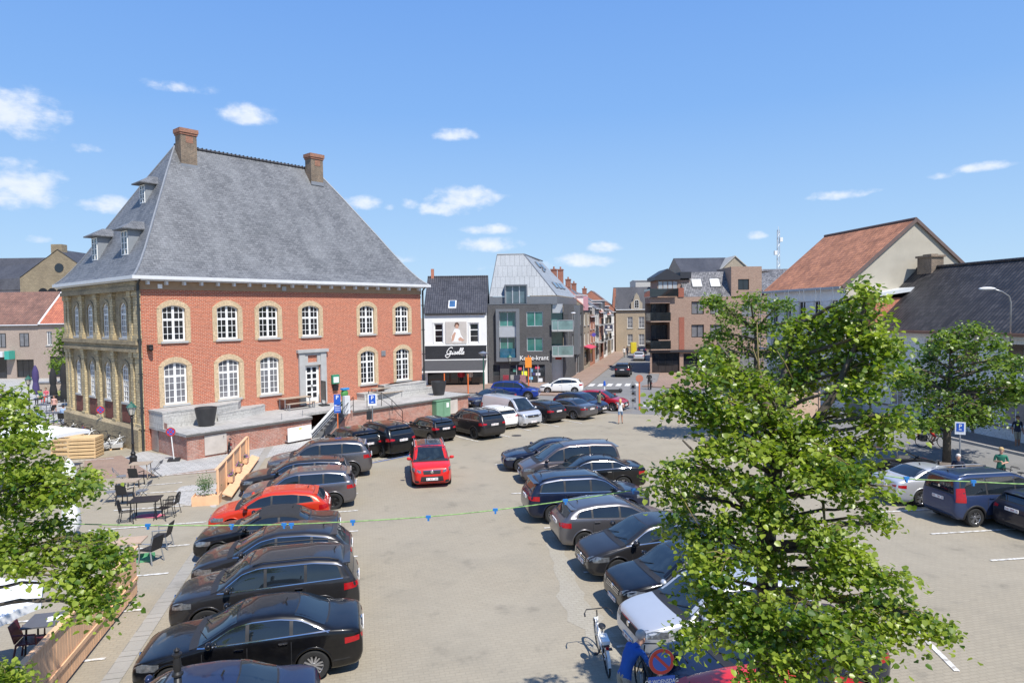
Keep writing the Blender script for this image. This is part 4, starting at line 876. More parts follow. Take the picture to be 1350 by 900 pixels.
# ---------------------------------------------------------------- building closing the street
EP = at(812, 463, 133); EP.z = 0
end = gable_house('mansion', 'yellow brick mansion with dark roof and ornate dormer closing the street', 'building', EP, R(-4), 17, 10, 8.3, 12.9, bricks('ochre_brick', (.42, .34, .25), (.35, .28, .2), (.32, .26, .19), .22, .075, .01), M_slate_n,
				  [(2.3, 3.3), (4.5, 5.6), (7.2, 8.3), (9.9, 11), (12.6, 13.7)], [(1.3, 3.5), (4.7, 6.9)], win=dict(nx=2, nz=3))
m = MB(); fx_ = 3.0; m.prismf([(fx_, 8.3), (fx_+2.2, 8.3), (fx_+2.2, 9.6), (fx_+1.8, 10.0), (fx_+1.5, 11.0), (fx_+1.1, 11.6), (fx_+.7, 11.0), (fx_+.4, 10.0), (fx_, 9.6)], -.1, 1.8, F0); dm = m.build('ornate_dormer', wallcols['beige'], end)
window(end, F0, fx_+.65, fx_+1.55, 8.6, 10.2, .2, 2, 3, d=-.16, name='dormer_window')
m = MB(); m.box(7.6, 11, 3, 6, 12.5, 14.6); m.build('lift_tower', plain('grey_lift', (.3, .31, .32), .7), end)
yb = MB(); c = at(834.5, 462, 128); yb.box(c.x-.5, c.x+.5, 127, 128.2, 0.1, 2.1); o = yb.build('site_cabin', plain('yellow_cabin', (.62, .52, .05), .5), None); tag(o, 'bright yellow cabin at the far end of the street', 'cabin'); m = MB(); m.box(c.x-.3, c.x+.3, 126.97, 126.995, .3, 1.9); m.build('door', plain('yellow_door', (.65, .52, .03), .5), o)
# ---------------------------------------------------------------- brown brick apartment block on the right corner
M_bbrick = bricks('apartment_brick', (.35, .225, .165), (.27, .165, .12), (.36, .29, .24), .3, .1, .016, stain=(.30, .22, .17), stain_amt=.4)
M_rbrick = bricks('apartment_red_brick', (.36, .11, .07), (.30, .09, .06), (.26, .16, .12), .22, .075, .01)
BP = gp(857, 492.5); bf = F0
ba = thing('apartment_block', 'brown brick apartment block with black balconies and grey tile mansard at the corner', 'apartment building', BP)
def pb(x, y): return px(BP, x, y)
bw_ = pb(965, 480)[0]; z_top = pb(900, 391.5)[1]; zc = pb(900, 461)[1]
xb = pb(883, 400)[0]
ow = [op(BP, 911.5, 397.5, 928, 414), op(BP, 911.5, 428, 928, 444.5), op(BP, 936, 397.5, 952, 414), op(BP, 936, 428, 952, 444.5)]
shop1 = op(BP, 859.5, 465, 896, 492.3); shop2 = op(BP, 901, 466, 960, 493)
m = MB(); wall(m, bf, xb, bw_, zc, z_top, ow, 0, 0, .25); wall(m, bf, 0, bw_, 0, zc, [(shop1[0], shop1[1], .12, shop1[3], 0), (shop2[0], shop2[1], .12, shop2[3], 0)], 0, 0, .35)
m.poly([(xb, 0, zc), (xb, 3, zc), (xb, 3, z_top), (xb, 0, z_top)]); m.poly([(bw_, 0, 0), (bw_, 12, 0), (bw_, 12, z_top), (bw_, 0, z_top)])
m.poly([(0, 3, zc), (xb, 3, zc), (xb, 3, z_top), (0, 3, z_top)]); m.poly([(0, 3, zc), (3.0, 15, zc), (3.0, 15, z_top), (0, 3, z_top)]); m.poly([(0, 0, 0), (3.6, 15, 0), (3.6, 15, zc), (0, 0, zc)])
m.build('wall', M_bbrick, ba)
for o_ in ow: window(ba, bf, *o_, 0, 2, 1, fm=M_black, gm=M_glassp, d=.15, fw=.09, bw=.1)
for o_ in (shop1, shop2): window(ba, bf, o_[0], o_[1], .12, o_[3], 0, 4, 1, fm=M_black, gm=M_glass, d=.25, name='shop_window')
x0, x1 = pb(895, 430)[0], pb(902, 430)[0]; m = MB(); m.box(x0, x1, -.06, -.003, zc+.02, pb(898, 418)[1]); m.build('red_pilaster', M_rbrick, ba)
m = MB(); m.box(-.2, bw_, -.35, -.003, zc-.28, zc+.0); m.build('canopy_band', plain('dark_fascia', (.03, .03, .035), .6), ba)
lv = [pb(870, 453)[1], pb(870, 433)[1], pb(870, 428.5)[1], pb(870, 413)[1], pb(870, 391)[1], pb(870, 383)[1]]
M_dkglass = glassy('smoked_glass', (.012, .014, .015), .05)
for (zb_, zt_, ztop) in ((zc, zc+1.1, lv[2]), (pb(870, 425)[1]+.05, pb(870, 413)[1], pb(870, 396)[1])):
	m = MB(); m.box(0, xb-.003, -.5, 3, zb_-.0, zb_+.18); b_ = m.build('balcony', M_bbrick, ba)
	m = MB(); m.box(0, xb-.003, -.52, -.46, zb_+.18, zb_+1.2); m.box(-.04, .0, -.5, 2.5, zb_+.18, zb_+1.2); m.build('smoked_balustrade', M_dkglass, b_)
	m = MB(); m.box(.4, xb-.2, 1.2, 1.3, zb_+.2, ztop); m.build('balcony_glazing', M_glass, ba)
	m = MB(); m.box(.35, .5, 1.1, 1.19, zb_+.2, ztop); m.box(1.6, 1.75, 1.1, 1.19, zb_+.2, ztop); m.box(2.3, 2.4, 1.1, 1.19, zb_+.2, ztop); m.build('balcony_frame', M_black, ba)
zz = pb(870, 399)[1]
m = MB(); m.box(0, xb, -.1, 3, z_top-.75, z_top-.003); m.build('upper_band', M_bbrick, ba)
m = MB(); m.box(0, xb*.0+.5, -.5, 0, zc+.2, z_top-.8);
m = MB(); m.box(xb-1.5, xb-.003, -.5, -.01, zc+.2, zc+1.3); m.build('brick_parapet', M_bbrick, ba)
a, b = pb(855.5, 391), pb(893, 381.5); m = MB(); m.box(a[0], b[0], -.55, -.5, a[1], b[1]+.1); m.box(a[0], a[0]+.05, -.5, 3, a[1], b[1]+.1); m.build('terrace_balustrade', M_dkglass, ba)
a, b = px(BP+Vector((0, 1.5, 0)), 867, 391), px(BP+Vector((0, 1.5, 0)), 893, 365)
m = MB(); x0, x1 = a[0], a[0]+4.1; zt = b[1]-.4
m.box(x0, x1, 1.5, 6, z_top-.0, zt); gr_ = m.build('roof_room', M_bbrick, ba)
m = MB()
for k in range(4): m.box(x0+.1+k*.62, x0+.6+k*.62, 1.45, 1.497, z_top+.4, zt-.15)
m.build('pane', glassy('roof_room_glass', (.35, .37, .38), .08), gr_)
m = MB(); m.prismf([(x0-.4, zt), (x0-.4, zt+.45), (x0+1.2, zt+1.45), (x0+2.8, zt+.45), (x0+2.8, zt)], 1.1, 6.2, F0); m.box(x0+2.803, x1+.1, 1.1, 6.2, zt+.2, zt+1.0); m.build('roof_room_roof', plain('dark_zinc_roof', (.035, .037, .045), .5, .2), gr_)
m = MB(); m.box(pb(895, 390)[0]-.1, pb(901.5, 390)[0], -.1, .5, z_top-.0, z_top+1.15); m.build('red_brick_pier', M_rbrick, ba)
M_mott = pantiles('mottled_grey_tile', (.24, .235, .24), (.10, .10, .105), .22, .26)
x0, x1 = pb(902, 380)[0], pb(967, 380)[0]
zt = px(BP+Vector((0, 2.6, 0)), 930, 358.5)[1]
m = MB(); m.poly([(x0, 0.02, z_top), (x1, .02, z_top), (x1, 2.6, zt), (x0, 2.6, zt)]); m.poly([(x0, .02, z_top), (x0, 2.6, zt), (x0, 8, zt), (x0, 8, z_top)]); m.poly([(x0, 2.6, zt), (x1+6, 2.6, zt), (x1+6, 12, zt), (x0, 12, zt)])
mr = m.build('mansard_roof', M_mott, ba)
for (xa, xc) in ((913, 926), (937, 950)):
	fa_ = px(BP+Vector((0, .95, 0)), xa, 377); fb_ = px(BP+Vector((0, 1.9, 0)), xc, 369)
	ua, ub = fa_[0], px(BP+Vector((0, .95, 0)), xc, 377)[0]; sl = (zt-z_top)/2.58
	z0, z1 = z_top+(.95)*sl, z_top+(1.75)*sl
	m = MB(); m.hexa([(ua, .97, z0), (ub, .97, z0), (ub, 1.77, z1), (ua, 1.77, z1), (ua, .87, z0+.1), (ub, .87, z0+.1), (ub, 1.67, z1+.1), (ua, 1.67, z1+.1)])
	sk = m.build('roof_window', M_zincd, mr); m = MB(); m.poly([(ua+.1, .92, z0+.18), (ub-.1, .92, z0+.18), (ub-.1, 1.62, z1+.08), (ua+.1, 1.62, z1+.08)]); m.build('pane', plain('white_blind', (.75, .76, .76), .3, var=0), sk)
a, b = pb(964, 391), pb(999, 358.5)
m = MB(); wall(m, F0, a[0], b[0]+.5, z_top-.2, b[1]+.7, [(pb(973, 380)[0], pb(987.5, 380)[0], pb(973, 380)[1]-.2, pb(973, 368)[1], 0)], 0, 0, .25); m.poly([(a[0], 0, z_top-.2), (a[0], 6, z_top-.2), (a[0], 6, b[1]+.7), (a[0], 0, b[1]+.7)]); m.build('upper_wall', M_bbrick, ba)
window(ba, F0, pb(973, 380)[0], pb(987.5, 380)[0], pb(973, 380)[1]-.2, pb(973, 368)[1], 0, 2, 1, fm=M_black, gm=M_glass)
m = MB(); xr = pb(1040, 480)[0]; wo = [(bw_+1.2+k*3.2, bw_+2.9+k*3.2, z, z+1.6, 0) for k in range(2) for z in (4.2, 7.0)]+[(bw_+1, bw_+3.4, .4, 2.6, 0), (bw_+4, bw_+5.6, .12, 2.6, 0)]
wall(m, F0, bw_, xr, 0, z_top+.0, wo, 0, 0, .2); m.build('wing_wall', M_bbrick, ba)
for o_ in wo: window(ba, F0, *o_, 2, 1, fm=M_black, gm=M_glassp)
a = pb(925, 492); m = MB(); m.box(a[0]-.35, a[0]+.4, -.2, -.16, .4, 2.2); m.build('white_banner', M_letter, ba)
def massing(name, label, P, w, dep, ez, rz, wm, rm, ang=0, hip=False, ridge_y=False, cat='building', gable_win=None):
	h = thing(name, label, cat, P, ang)
	m = MB(); y0, y1 = 0, dep
	if ridge_y:
		m.poly([(0, 0, 0), (w, 0, 0), (w, 0, ez), (w/2, 0, rz-.12), (0, 0, ez)]); m.poly([(0, dep, 0), (w, dep, 0), (w, dep, ez), (w/2, dep, rz-.12), (0, dep, ez)])
		m.poly([(0, 0, 0), (0, dep, 0), (0, dep, ez), (0, 0, ez)]); m.poly([(w, 0, 0), (w, dep, 0), (w, dep, ez), (w, 0, ez)])
		r = MB(); r.hexa([(-.2, -.15, ez-.25), (w/2, -.15, rz-.05), (w/2, dep+.15, rz-.05), (-.2, dep+.15, ez-.25), (-.2, -.15, ez-.1), (w/2, -.15, rz+.1), (w/2, dep+.15, rz+.1), (-.2, dep+.15, ez-.1)]); r.hexa([(w+.2, -.15, ez-.25), (w/2, -.15, rz-.055), (w/2, dep+.15, rz-.055), (w+.2, dep+.15, ez-.25), (w+.2, -.15, ez-.1), (w/2, -.15, rz+.095), (w/2, dep+.15, rz+.095), (w+.2, dep+.15, ez-.1)])
	else:
		k = dep/2 if hip else 0
		m.poly([(0, 0, 0), (w, 0, 0), (w, 0, ez), (0, 0, ez)]); m.poly([(0, dep, 0), (w, dep, 0), (w, dep, ez), (0, dep, ez)])
		for x in (0, w): m.poly([(x, 0, 0), (x, dep, 0), (x, dep, ez)]+([] if hip else [(x, dep/2, rz-.05)])+[(x, 0, ez)])
		r = MB(); r.poly([(-.1, -.2, ez-.05), (w+.1, -.2, ez-.05), (w-k, dep/2, rz), (k, dep/2, rz)]); r.poly([(-.1, dep+.2, ez-.05), (w+.1, dep+.2, ez-.05), (w-k, dep/2, rz), (k, dep/2, rz)])
		if hip: r.poly([(-.1, -.2, ez-.05), (-.1, dep+.2, ez-.05), (k, dep/2, rz)]); r.poly([(w+.1, -.2, ez-.05), (w+.1, dep+.2, ez-.05), (w-k, dep/2, rz)])
	m.build('wall', wm, h); rr = r.build('roof', rm, h)
	return h, rr
P = at(903, 380, 100); P.z = 0
h, r = massing('house', 'house with dark slate roof and beige gable rising behind the apartment block', P, 8.2, 14, 12.9, 16.2, wallcols['beige'], M_slate_n, 0, cat='house')
P = at(942, 380, 102); P.z = 0
massing('house', 'beige gabled house just right of the dark roof behind the apartment block', P, 6.2, 14, 13.2, 16.0, wallcols['beige'], plain('pale_roof', (.42, .40, .36), .7), 0, ridge_y=True, cat='house')
P = at(1007, 380, 96); P.z = 0
massing('house', 'house with mottled grey tile roof left of the orange roof', P, 5.4, 9, 10.2, 13.9, wallcols['brown'], M_mott, 0, cat='house')
P = at(856, 385, 120); P.z = 0
massing('house', 'flat grey rooftop block far behind the street end', at(838, 375, 150)*Vector((1, 1, 0)) if False else Vector((at(838, 375, 165).x, 165, 0)), 8, 8, 15.5, 15.8, wallcols['grey'], plain('flat_roof_grey', (.3, .3, .3), .8), 0, cat='building')
mp_ = at(1026, 355, 150); mp_.z = 0; mt_ = MB(); zt = at(1026, 303, 150).z
for k in range(3):
	a = 2.1*k; mt_.tube([(.5*math.cos(a), .5*math.sin(a), 0), (.28*math.cos(a), .28*math.sin(a), zt)], .07, 5)
for k in range(34):
	z = k*zt/34; z2 = (k+1)*zt/34; a = 2.1*(k % 3); b = 2.1*((k+1) % 3); r_ = .5-.22*k/34; mt_.tube([(r_*math.cos(a), r_*math.sin(a), z), (r_*math.cos(b), r_*math.sin(b), z2)], .035, 4)
mo = mt_.build('radio_mast', plain('mast_steel', (.5, .5, .52), .5, .4), None, loc=mp_); tag(mo, 'thin lattice radio mast rising behind the rooftops', 'radio mast')
m = MB(); m.box(-.9, -.3, -.3, .3, zt-5.5, zt-4.6); m.box(.3, .9, -.3, .3, zt-2.6, zt-1.7); m.tube([(0, 0, zt), (0, 0, zt+.8)], .05, 5); m.build('antenna', plain('antenna_white', (.7, .7, .7), .5), mo)
# ---------------------------------------------------------------- right-hand row of houses
WA = math.atan2(wdir.y, wdir.x)
def wpt(t): return WP+wdir*t
RA = WA+math.pi
M_cream = bricks('cream_painted_brick', (.78, .77, .73), (.74, .73, .69), (.64, .63, .59), .8, .4, .012, stain=(.62, .59, .52), stain_amt=.4, bump=.15)
M_blacktile = pantiles('black_glazed_tile', (.055, .052, .053), (.026, .025, .027), .27, .34, .5, .35)
t_far = 12.4; LW = 52
wh = thing('long_house', 'long cream-painted house with black glazed tile roof facing the square', 'house', wpt(t_far), RA)
wops = []
for k in range(9):
	u = 3.0+k*3.1
	if k in (0, 4, 7): wops.append((u, u+1.2, .9, 3.0, 0))
	else: wops.append((u, u+1.5, 1.0, 2.9, 0))
	wops.append((u+.1, u+1.3, 4.3, 5.7, 0))
m = MB(); wall(m, F0, 0, LW, 0, 6.4, wops, 0, 0, .2); m.poly([(0, 0, 0), (0, 9, 0), (0, 9, 6.4), (0, 4.5, 10.6), (0, 0, 6.4)]); m.poly([(LW, 0, 0), (LW, 9, 0), (LW, 9, 6.4), (LW, 4.5, 10.6), (LW, 0, 6.4)]); m.build('wall', M_cream, wh)
for o_ in wops: window(wh, F0, *o_, 1 if o_[2] > 4 else 2, 1, gm=M_glassp if o_[2] < 4 else M_glass, d=.08, sill=M_bluestone)
m = MB(); m.box(0, LW, -.03, -.002, .8, .92);
for k in range(17): m.box(.8+k*3.1, 1.0+k*3.1, -.025, -.002, .12, .8)
m.build('plinth_band', plain('brown_band', (.24, .18, .14), .8), wh)
m = MB(); m.poly([(-.05, -.4, 6.2), (LW, -.4, 6.2), (LW, 4.5, 10.75), (-.05, 4.5, 10.75)]); m.poly([(-.05, 9.4, 6.2), (LW, 9.4, 6.2), (LW, 4.5, 10.75), (-.05, 4.5, 10.75)]); wr = m.build('roof', M_blacktile, wh)
m = MB(); m.tube([(0, 4.5, 10.78), (LW, 4.5, 10.78)], .12, 6); m.build('ridge_tiles', M_blacktile, wr)
m = MB(); m.box(-.03, LW, -.5, -.3, 6.08, 6.26); m.box(-.03, LW, -.3, -.003, 5.95, 6.1, 1); m.build('gutter', [plain('copper_gutter', (.30, .15, .09), .6), M_cream], wh)
m = MB(); m.box(.6, 2.0, 4.0, 5.0, 9.8, 11.5); m.box(.5, 2.1, 3.9, 5.1, 11.5, 11.65); m.box(.9, 1.7, 4.2, 4.8, 11.65, 11.75); m.build('chimney', M_chim, wr)
m = MB(); m.poly([(12.3, 2.6, 9.0), (13.4, 2.6, 9.0), (13.4, 3.4, 9.75), (12.3, 3.4, 9.75)]);
for (u, y_) in ((20.5, 1.2),):
	z = 6.2+(y_+.4)*.9286; m = MB(); m.hexa([(u, y_, z), (u+.9, y_, z), (u+.9, y_+.9, z+.83), (u, y_+.9, z+.83), (u, y_-.08, z+.1), (u+.9, y_-.08, z+.1), (u+.9, y_+.82, z+.93), (u, y_+.82, z+.93)]); sk = m.build('skylight', M_black, wr)
def wl(px_, py_): u_, z_ = onp(px_, py_, WP+wdir*t_far, (-wdir.x, -wdir.y)); return u_, z_
a = wl(1176, 432); b = wl(1190, 400)
m = MB(); x0, x1 = -1.6, 1.35; wall(m, F0, x0, x1, 6.3, 8.55, [(x0+.35, x0+1.9, 6.7, 8.1, 0)], 0, 0, .2); m.poly([(x1, 0, 6.3), (x1, 4, 8.3), (x1, 2.6, 8.55), (x1, 0, 8.55)]); m.poly([(x0, 0, 6.3), (x0, 3.0, 6.3), (x0, 3.0, 8.55), (x0, 0, 8.55)]); dm = m.build('brick_dormer', M_brick, wh)
window(wh, F0, x0+.35, x0+1.9, 6.7, 8.1, 0, 4, 3, name='dormer_window')
m = MB(); m.hexa([(x0-.3, -.6, 8.56), (x1+.3, -.6, 8.56), (x1+.3, 4.2, 9.2), (x0-.3, 4.2, 9.2), (x0-.3, -.6, 8.8), (x1+.3, -.6, 8.8), (x1+.3, 4.2, 9.5), (x0-.3, 4.2, 9.5)]); m.build('dormer_roof', plain('pale_zinc_roof', (.66, .69, .71), .4, .2, var=.06), wh)
m = MB(); m.box(x0-.2, x1+.1, -.75, -.52, 6.05, 6.35); m.box(x0, x1, -.5, -.01, 5.9, 6.04); m.build('dormer_gutter', M_gutter, wh)
OA = wpt(t_far+.05)
oh = thing('gabled_house', 'tall house with orange tile roof and bare grey rendered gable', 'house', OA, RA)
zea, zap = 9.7, 14.45; y0_, y1_ = -1.45, 10.1; ya_ = 4.33; Lh = 11.3
M_gable = plain('grey_render_gable', (.42, .385, .315), .9, var=.16, scale=.6, bump=.2)
m = MB(); m.poly([(0, y0_, 0), (0, y1_, 0), (0, y1_, zea), (0, ya_, zap-.06), (0, y0_, zea)], 1); m.poly([(-Lh, y0_, 0), (-Lh, y1_, 0), (-Lh, y1_, zea), (-Lh, ya_, zap-.06), (-Lh, y0_, zea)], 1)
oops = []
for k in range(5):
	u = -Lh+.8+k*2.15
	for z in (3.6, 6.6): oops.append((u, u+1.0, z, z+1.9, 0))
oops2 = [(-Lh+.6, -Lh+3.0, .5, 2.7, 0), (-Lh+3.5, -Lh+5.0, .12, 2.7, 0), (-Lh+5.4, -Lh+8.2, .6, 2.7, 0), (-Lh+8.5, -.4, .6, 2.7, 0)]
fo = Frame((0, y0_, 0), (1, 0, 0), (0, 1, 0)); wall(m, fo, -Lh, 0, 0, zea, oops+oops2, 0, 0, .2); m.build('wall', [M_wrender, M_gable], oh)
for o_ in oops: window(oh, fo, *o_, 2, 1, gm=M_glass, d=.1)
for o_ in oops2: window(oh, fo, *o_, 2, 1, gm=M_glassp, d=.1, name='shop_window')
m = MB()
m.hexa([(.12, y0_-.35, zea-.35), (.12, ya_, zap-.05), (-Lh-.1, ya_, zap-.05), (-Lh-.1, y0_-.35, zea-.35), (.12, y0_-.35, zea-.2), (.12, ya_, zap+.1), (-Lh-.1, ya_, zap+.1), (-Lh-.1, y0_-.35, zea-.2)])
m.hexa([(.12, y1_+.35, zea-.35), (.12, ya_, zap-.06), (-Lh-.1, ya_, zap-.06), (-Lh-.1, y1_+.35, zea-.35), (.12, y1_+.35, zea-.2), (.12, ya_, zap+.09), (-Lh-.1, ya_, zap+.09), (-Lh-.1, y1_+.35, zea-.2)])
orf = m.build('roof', pantiles('salmon_tile', (.44, .20, .115), (.29, .135, .085), .24, .32, .7, .2), oh)
m = MB(); m.tube([(.1, ya_, zap+.12), (-Lh-.1, ya_, zap+.12)], .12, 6); m.beam((.16, y0_-.35, zea-.27), (.16, ya_, zap+.03), .06, .24); m.beam((.16, y1_+.35, zea-.27), (.16, ya_, zap+.03), .06, .24); m.build('verge_and_ridge', plain('brown_verge', (.13, .09, .08), .7), orf)
m = MB(); m.box(-Lh, .0, y0_-.5, y0_-.3, zea-.4, zea-.22); m.build('gutter', M_bluestone, oh)
m = MB(); m.box(-5.6, -.6, y0_-.12, y0_-.003, 2.85, 3.5); m.build('blue_fascia', plain('blue_fascia', (.02, .06, .28), .4), oh)
m = MB(); m.box(.3, 2.6, -.9, -.05, 3.7, 3.95); m.build('white_canopy', M_gutter, oh)
sc = MB()
for k in range(6):
	u = -Lh+.1+k*2.2
	for d_ in (-.9, -1.9): sc.tube([(u, y0_+d_, .12), (u, y0_+d_, zea-.3)], .03, 5)
for z in (2.4, 4.4, 6.4, 8.4):
	for d_ in (-.9, -1.9): sc.tube([(-Lh, y0_+d_, z), (-.2, y0_+d_, z)], .025, 5); sc.tube([(-Lh, y0_+d_, z+1), (-.2, y0_+d_, z+1)], .02, 5)
	sc.box(-Lh, -.2, y0_-1.85, y0_-.95, z-.05, z-.03)
o = sc.build('scaffold', M_galv, None, loc=OA, rotz=RA); tag(o, 'thin galvanised scaffold along the front of the orange-roofed house', 'scaffold')
# ---------------------------------------------------------------- houses at the far left, the church behind
LP = gp(-60, 500); LP.z = 0
uL = px(LP, 54, 480)[0]
M_pinkb = bricks('pale_pink_brick', (.42, .33, .27), (.36, .28, .23), (.33, .28, .24), .22, .075, .01)
M_roofb = pantiles('russet_tile', (.25, .13, .09), (.18, .10, .07), .28, .35); M_roofo = pantiles('bright_orange_tile', (.50, .17, .09), (.38, .12, .07), .28, .35)
def pl_(x, y): return px(LP, x, y)
zeL = pl_(20, 428.5)[1]
o1 = [(pl_(26, 450)[0], pl_(38.5, 450)[0], pl_(30, 457)[1], pl_(30, 439)[1]), (pl_(-4, 450)[0], pl_(8, 450)[0], pl_(30, 458)[1], pl_(30, 439)[1]), (pl_(-34, 450)[0], pl_(-20, 450)[0], pl_(30, 458)[1], pl_(30, 439)[1])]
h1 = gable_house('house', 'pale brick house with russet tile roof at the far left', 'house', LP, 0, uL, 10, zeL, zeL+4.6, M_pinkb, M_roofb, [], [], door=None, shop=(pl_(22, 490)[0], pl_(45, 490)[0], .15, pl_(22, 474)[1], 0), gutter=True)
for (a, b, z0, z1) in o1:
	m = MB(); m.box(a, b, -.02, -.004, z0, z1); w_ = m.build('window', M_black, h1); m = MB(); m.box(a+.1, (a+b)/2-.05, -.03, -.021, z0+.1, z1-.1); m.box((a+b)/2+.05, b-.1, -.03, -.021, z0+.1, z1-.1); m.build('pane', M_glassp, w_)
m = MB(); a, b = pl_(-8, 480), pl_(12, 465); m.box(a[0], b[0], -1.2, -.003, b[1]-.5, b[1]+.2); m.build('white_canopy', M_gutter, h1)
m = MB(); m.box(a[0], b[0]-.4, -.03, -.004, .1, b[1]-.6); m.build('shop_window', M_glass, h1)
P2 = LP+Vector((uL, 0, 0)); h2 = gable_house('house', 'pale brick house with bright orange roof beside the town hall corner', 'house', P2, 0, 9, 10, zeL+.1, zeL+4.6, M_pinkb, M_roofo, [(.9, 1.6)], [(zeL-2.7, zeL-.9)], door=None, shop=(1.2, 6.5, .15, 2.9, 0))
m = MB(); m.tube([(-.0, -.2, zeL+.1), (-.0, 5, zeL+4.7)], .12, 6); m.build('white_verge', M_gutter, h2)
m = MB(); m.tube([(2.4, 2.6, zeL+2.2), (2.4, 2.6, zeL+3.2)], .12, 6); m.build('flue', M_dkbrick, h2)
a = pl_(17.5, 467); m = MB(); m.box(a[0]-.3, a[0]+.3, -1.2, -.1, a[1]-.6, a[1]+.5); m.build('green_box_sign', plain('green_sign', (.05, .35, .28), .4), h1)
cY = 112; M_cst = bricks('church_stone', (.36, .29, .19), (.27, .22, .145), (.25, .21, .15), .42, .22, .03, stain=(.18, .145, .1), stain_amt=.6, bump=.5)
ca, cb = at(26, 366, cY), at(129, 366, cY); cap = at(78, 329, cY)
ch = thing('church', 'rubble stone church nave with slate roof behind the left houses', 'church', Vector((ca.x, cY, 0)))
w = cb.x-ca.x
m = MB(); m.poly([(0, 0, 0), (w, 0, 0), (w, 0, ca.z), (w/2, 0, cap.z), (0, 0, ca.z)]); m.poly([(0, 0, 0), (0, 30, 0), (0, 30, ca.z), (0, 0, ca.z)]); m.box(w/2-1.2, w/2+.6, .12, 1.5, cap.z-1.2, cap.z+.9); m.build('gable_wall', M_cst, ch)
m = MB(); L_ = 60; m.box(-L_, -.003, 6, 7, 0, ca.z-1.5)
m.build('nave_wall', M_cst, ch)
m = MB(); zr = cap.z-.3; m.poly([(w/2, -.1, zr+.35), (0, -.1, ca.z-.0), (0, 30, ca.z), (w/2, 30, zr+.35)]); m.poly([(w/2, -.1, zr+.35), (w, -.1, ca.z), (w, 30, ca.z), (w/2, 30, zr+.35)])
m.poly([(0.0, 5.0, ca.z-1.8), (-L_, 5.0, ca.z-1.8), (-L_, 13, zr+.2), (w/2, 13, zr+.2), (0, 6.5, ca.z+.5)])
m.poly([(-3, 1.0, ca.z-4.6), (-L_, 1.0, ca.z-4.6), (-L_, 5, ca.z-1.9), (-3, 5, ca.z-1.9)])
m.build('roof', M_slate_n, ch)
m = MB(); c = at(78, 353, cY); m.lathe([(.0, -.05), (.75, -.05), (.75, -.003)], 16, (c.x-ca.x, 0, c.z), axis='y'); m.build('round_window', M_glass, ch)
m = MB()
for k, xx in enumerate((57, 69, 81)):
	c = at(xx, 386, cY); pts = arcpts(c.x-ca.x-.8, c.x-ca.x+.8, c.z-.0, .8); m.prismf([(pts[0][0], c.z-3)]+pts+[(pts[-1][0], c.z-3)], -.05, -.003, F0)
m.build('arched_openings', M_black, ch)
# ================================================================ cars
def paintmat(name, col, metal=.35, rough=.3):
	if name in MATS: return MATS[name]
	m, nt, N, L, b = nodes(name); b.inputs['Metallic'].default_value = metal; b.inputs['Roughness'].default_value = rough
	b.inputs['Coat Weight'].default_value = .85; b.inputs['Coat Roughness'].default_value = .03; b.inputs['Coat IOR'].default_value = 1.42; b.inputs['Specular IOR Level'].default_value = .2
	tc = N.new('ShaderNodeTexCoord'); n = N.new('ShaderNodeTexNoise'); n.inputs['Scale'].default_value = 2.2; n.inputs['Detail'].default_value = 9; n.inputs['Roughness'].default_value = .7; L.new(tc.outputs['Object'], n.inputs['Vector'])
	r = N.new('ShaderNodeMapRange'); r.inputs[1].default_value = .45; r.inputs[2].default_value = .8; r.inputs[4].default_value = .05; L.new(n.outputs[0], r.inputs[0])
	x = N.new('ShaderNodeMix'); x.data_type = 'RGBA'; L.new(r.outputs[0], x.inputs[0]); x.inputs[6].default_value = c4(col); x.inputs[7].default_value = (.20, .18, .15, 1); L.new(x.outputs[2], b.inputs['Base Color'])
	r2 = N.new('ShaderNodeMapRange'); r2.inputs[1].default_value = .4; r2.inputs[2].default_value = .8; r2.inputs[3].default_value = .02; r2.inputs[4].default_value = .07; L.new(n.outputs[0], r2.inputs[0]); L.new(r2.outputs[0], b.inputs['Coat Roughness'])
	MATS[name] = m; return m
PC = {'black': paintmat('paint_black', (.005, .005, .006), .1), 'navy': paintmat('paint_navy', (.010, .016, .04), .3), 'dkgrey': paintmat('paint_dark_grey', (.030, .029, .031), .4), 'grey': paintmat('paint_grey', (.16, .155, .165), .7),
	  'silver': paintmat('paint_silver', (.60, .61, .63), .5, .35), 'white': paintmat('paint_white', (.78, .78, .76), 0), 'red': paintmat('paint_red', (.62, .018, .015), .05), 'orange': paintmat('paint_orange_red', (.60, .042, .016), .2),
	  'blue': paintmat('paint_blue', (.015, .05, .32), .4), 'dkblue': paintmat('paint_dark_blue', (.02, .03, .075), .4), 'slate': paintmat('paint_slate_blue', (.03, .05, .12), .3), 'night': paintmat('paint_night_grey', (.02, .022, .035), .3), 'brown': paintmat('paint_brown_grey', (.14, .12, .125), .6), 'vanside': paintmat('paint_van', (.50, .50, .52), .5), 'dkred': paintmat('paint_dark_red', (.38, .01, .02), .2)}
M_cglass = glassy('car_glass', (.010, .014, .018), .02, 1.0)
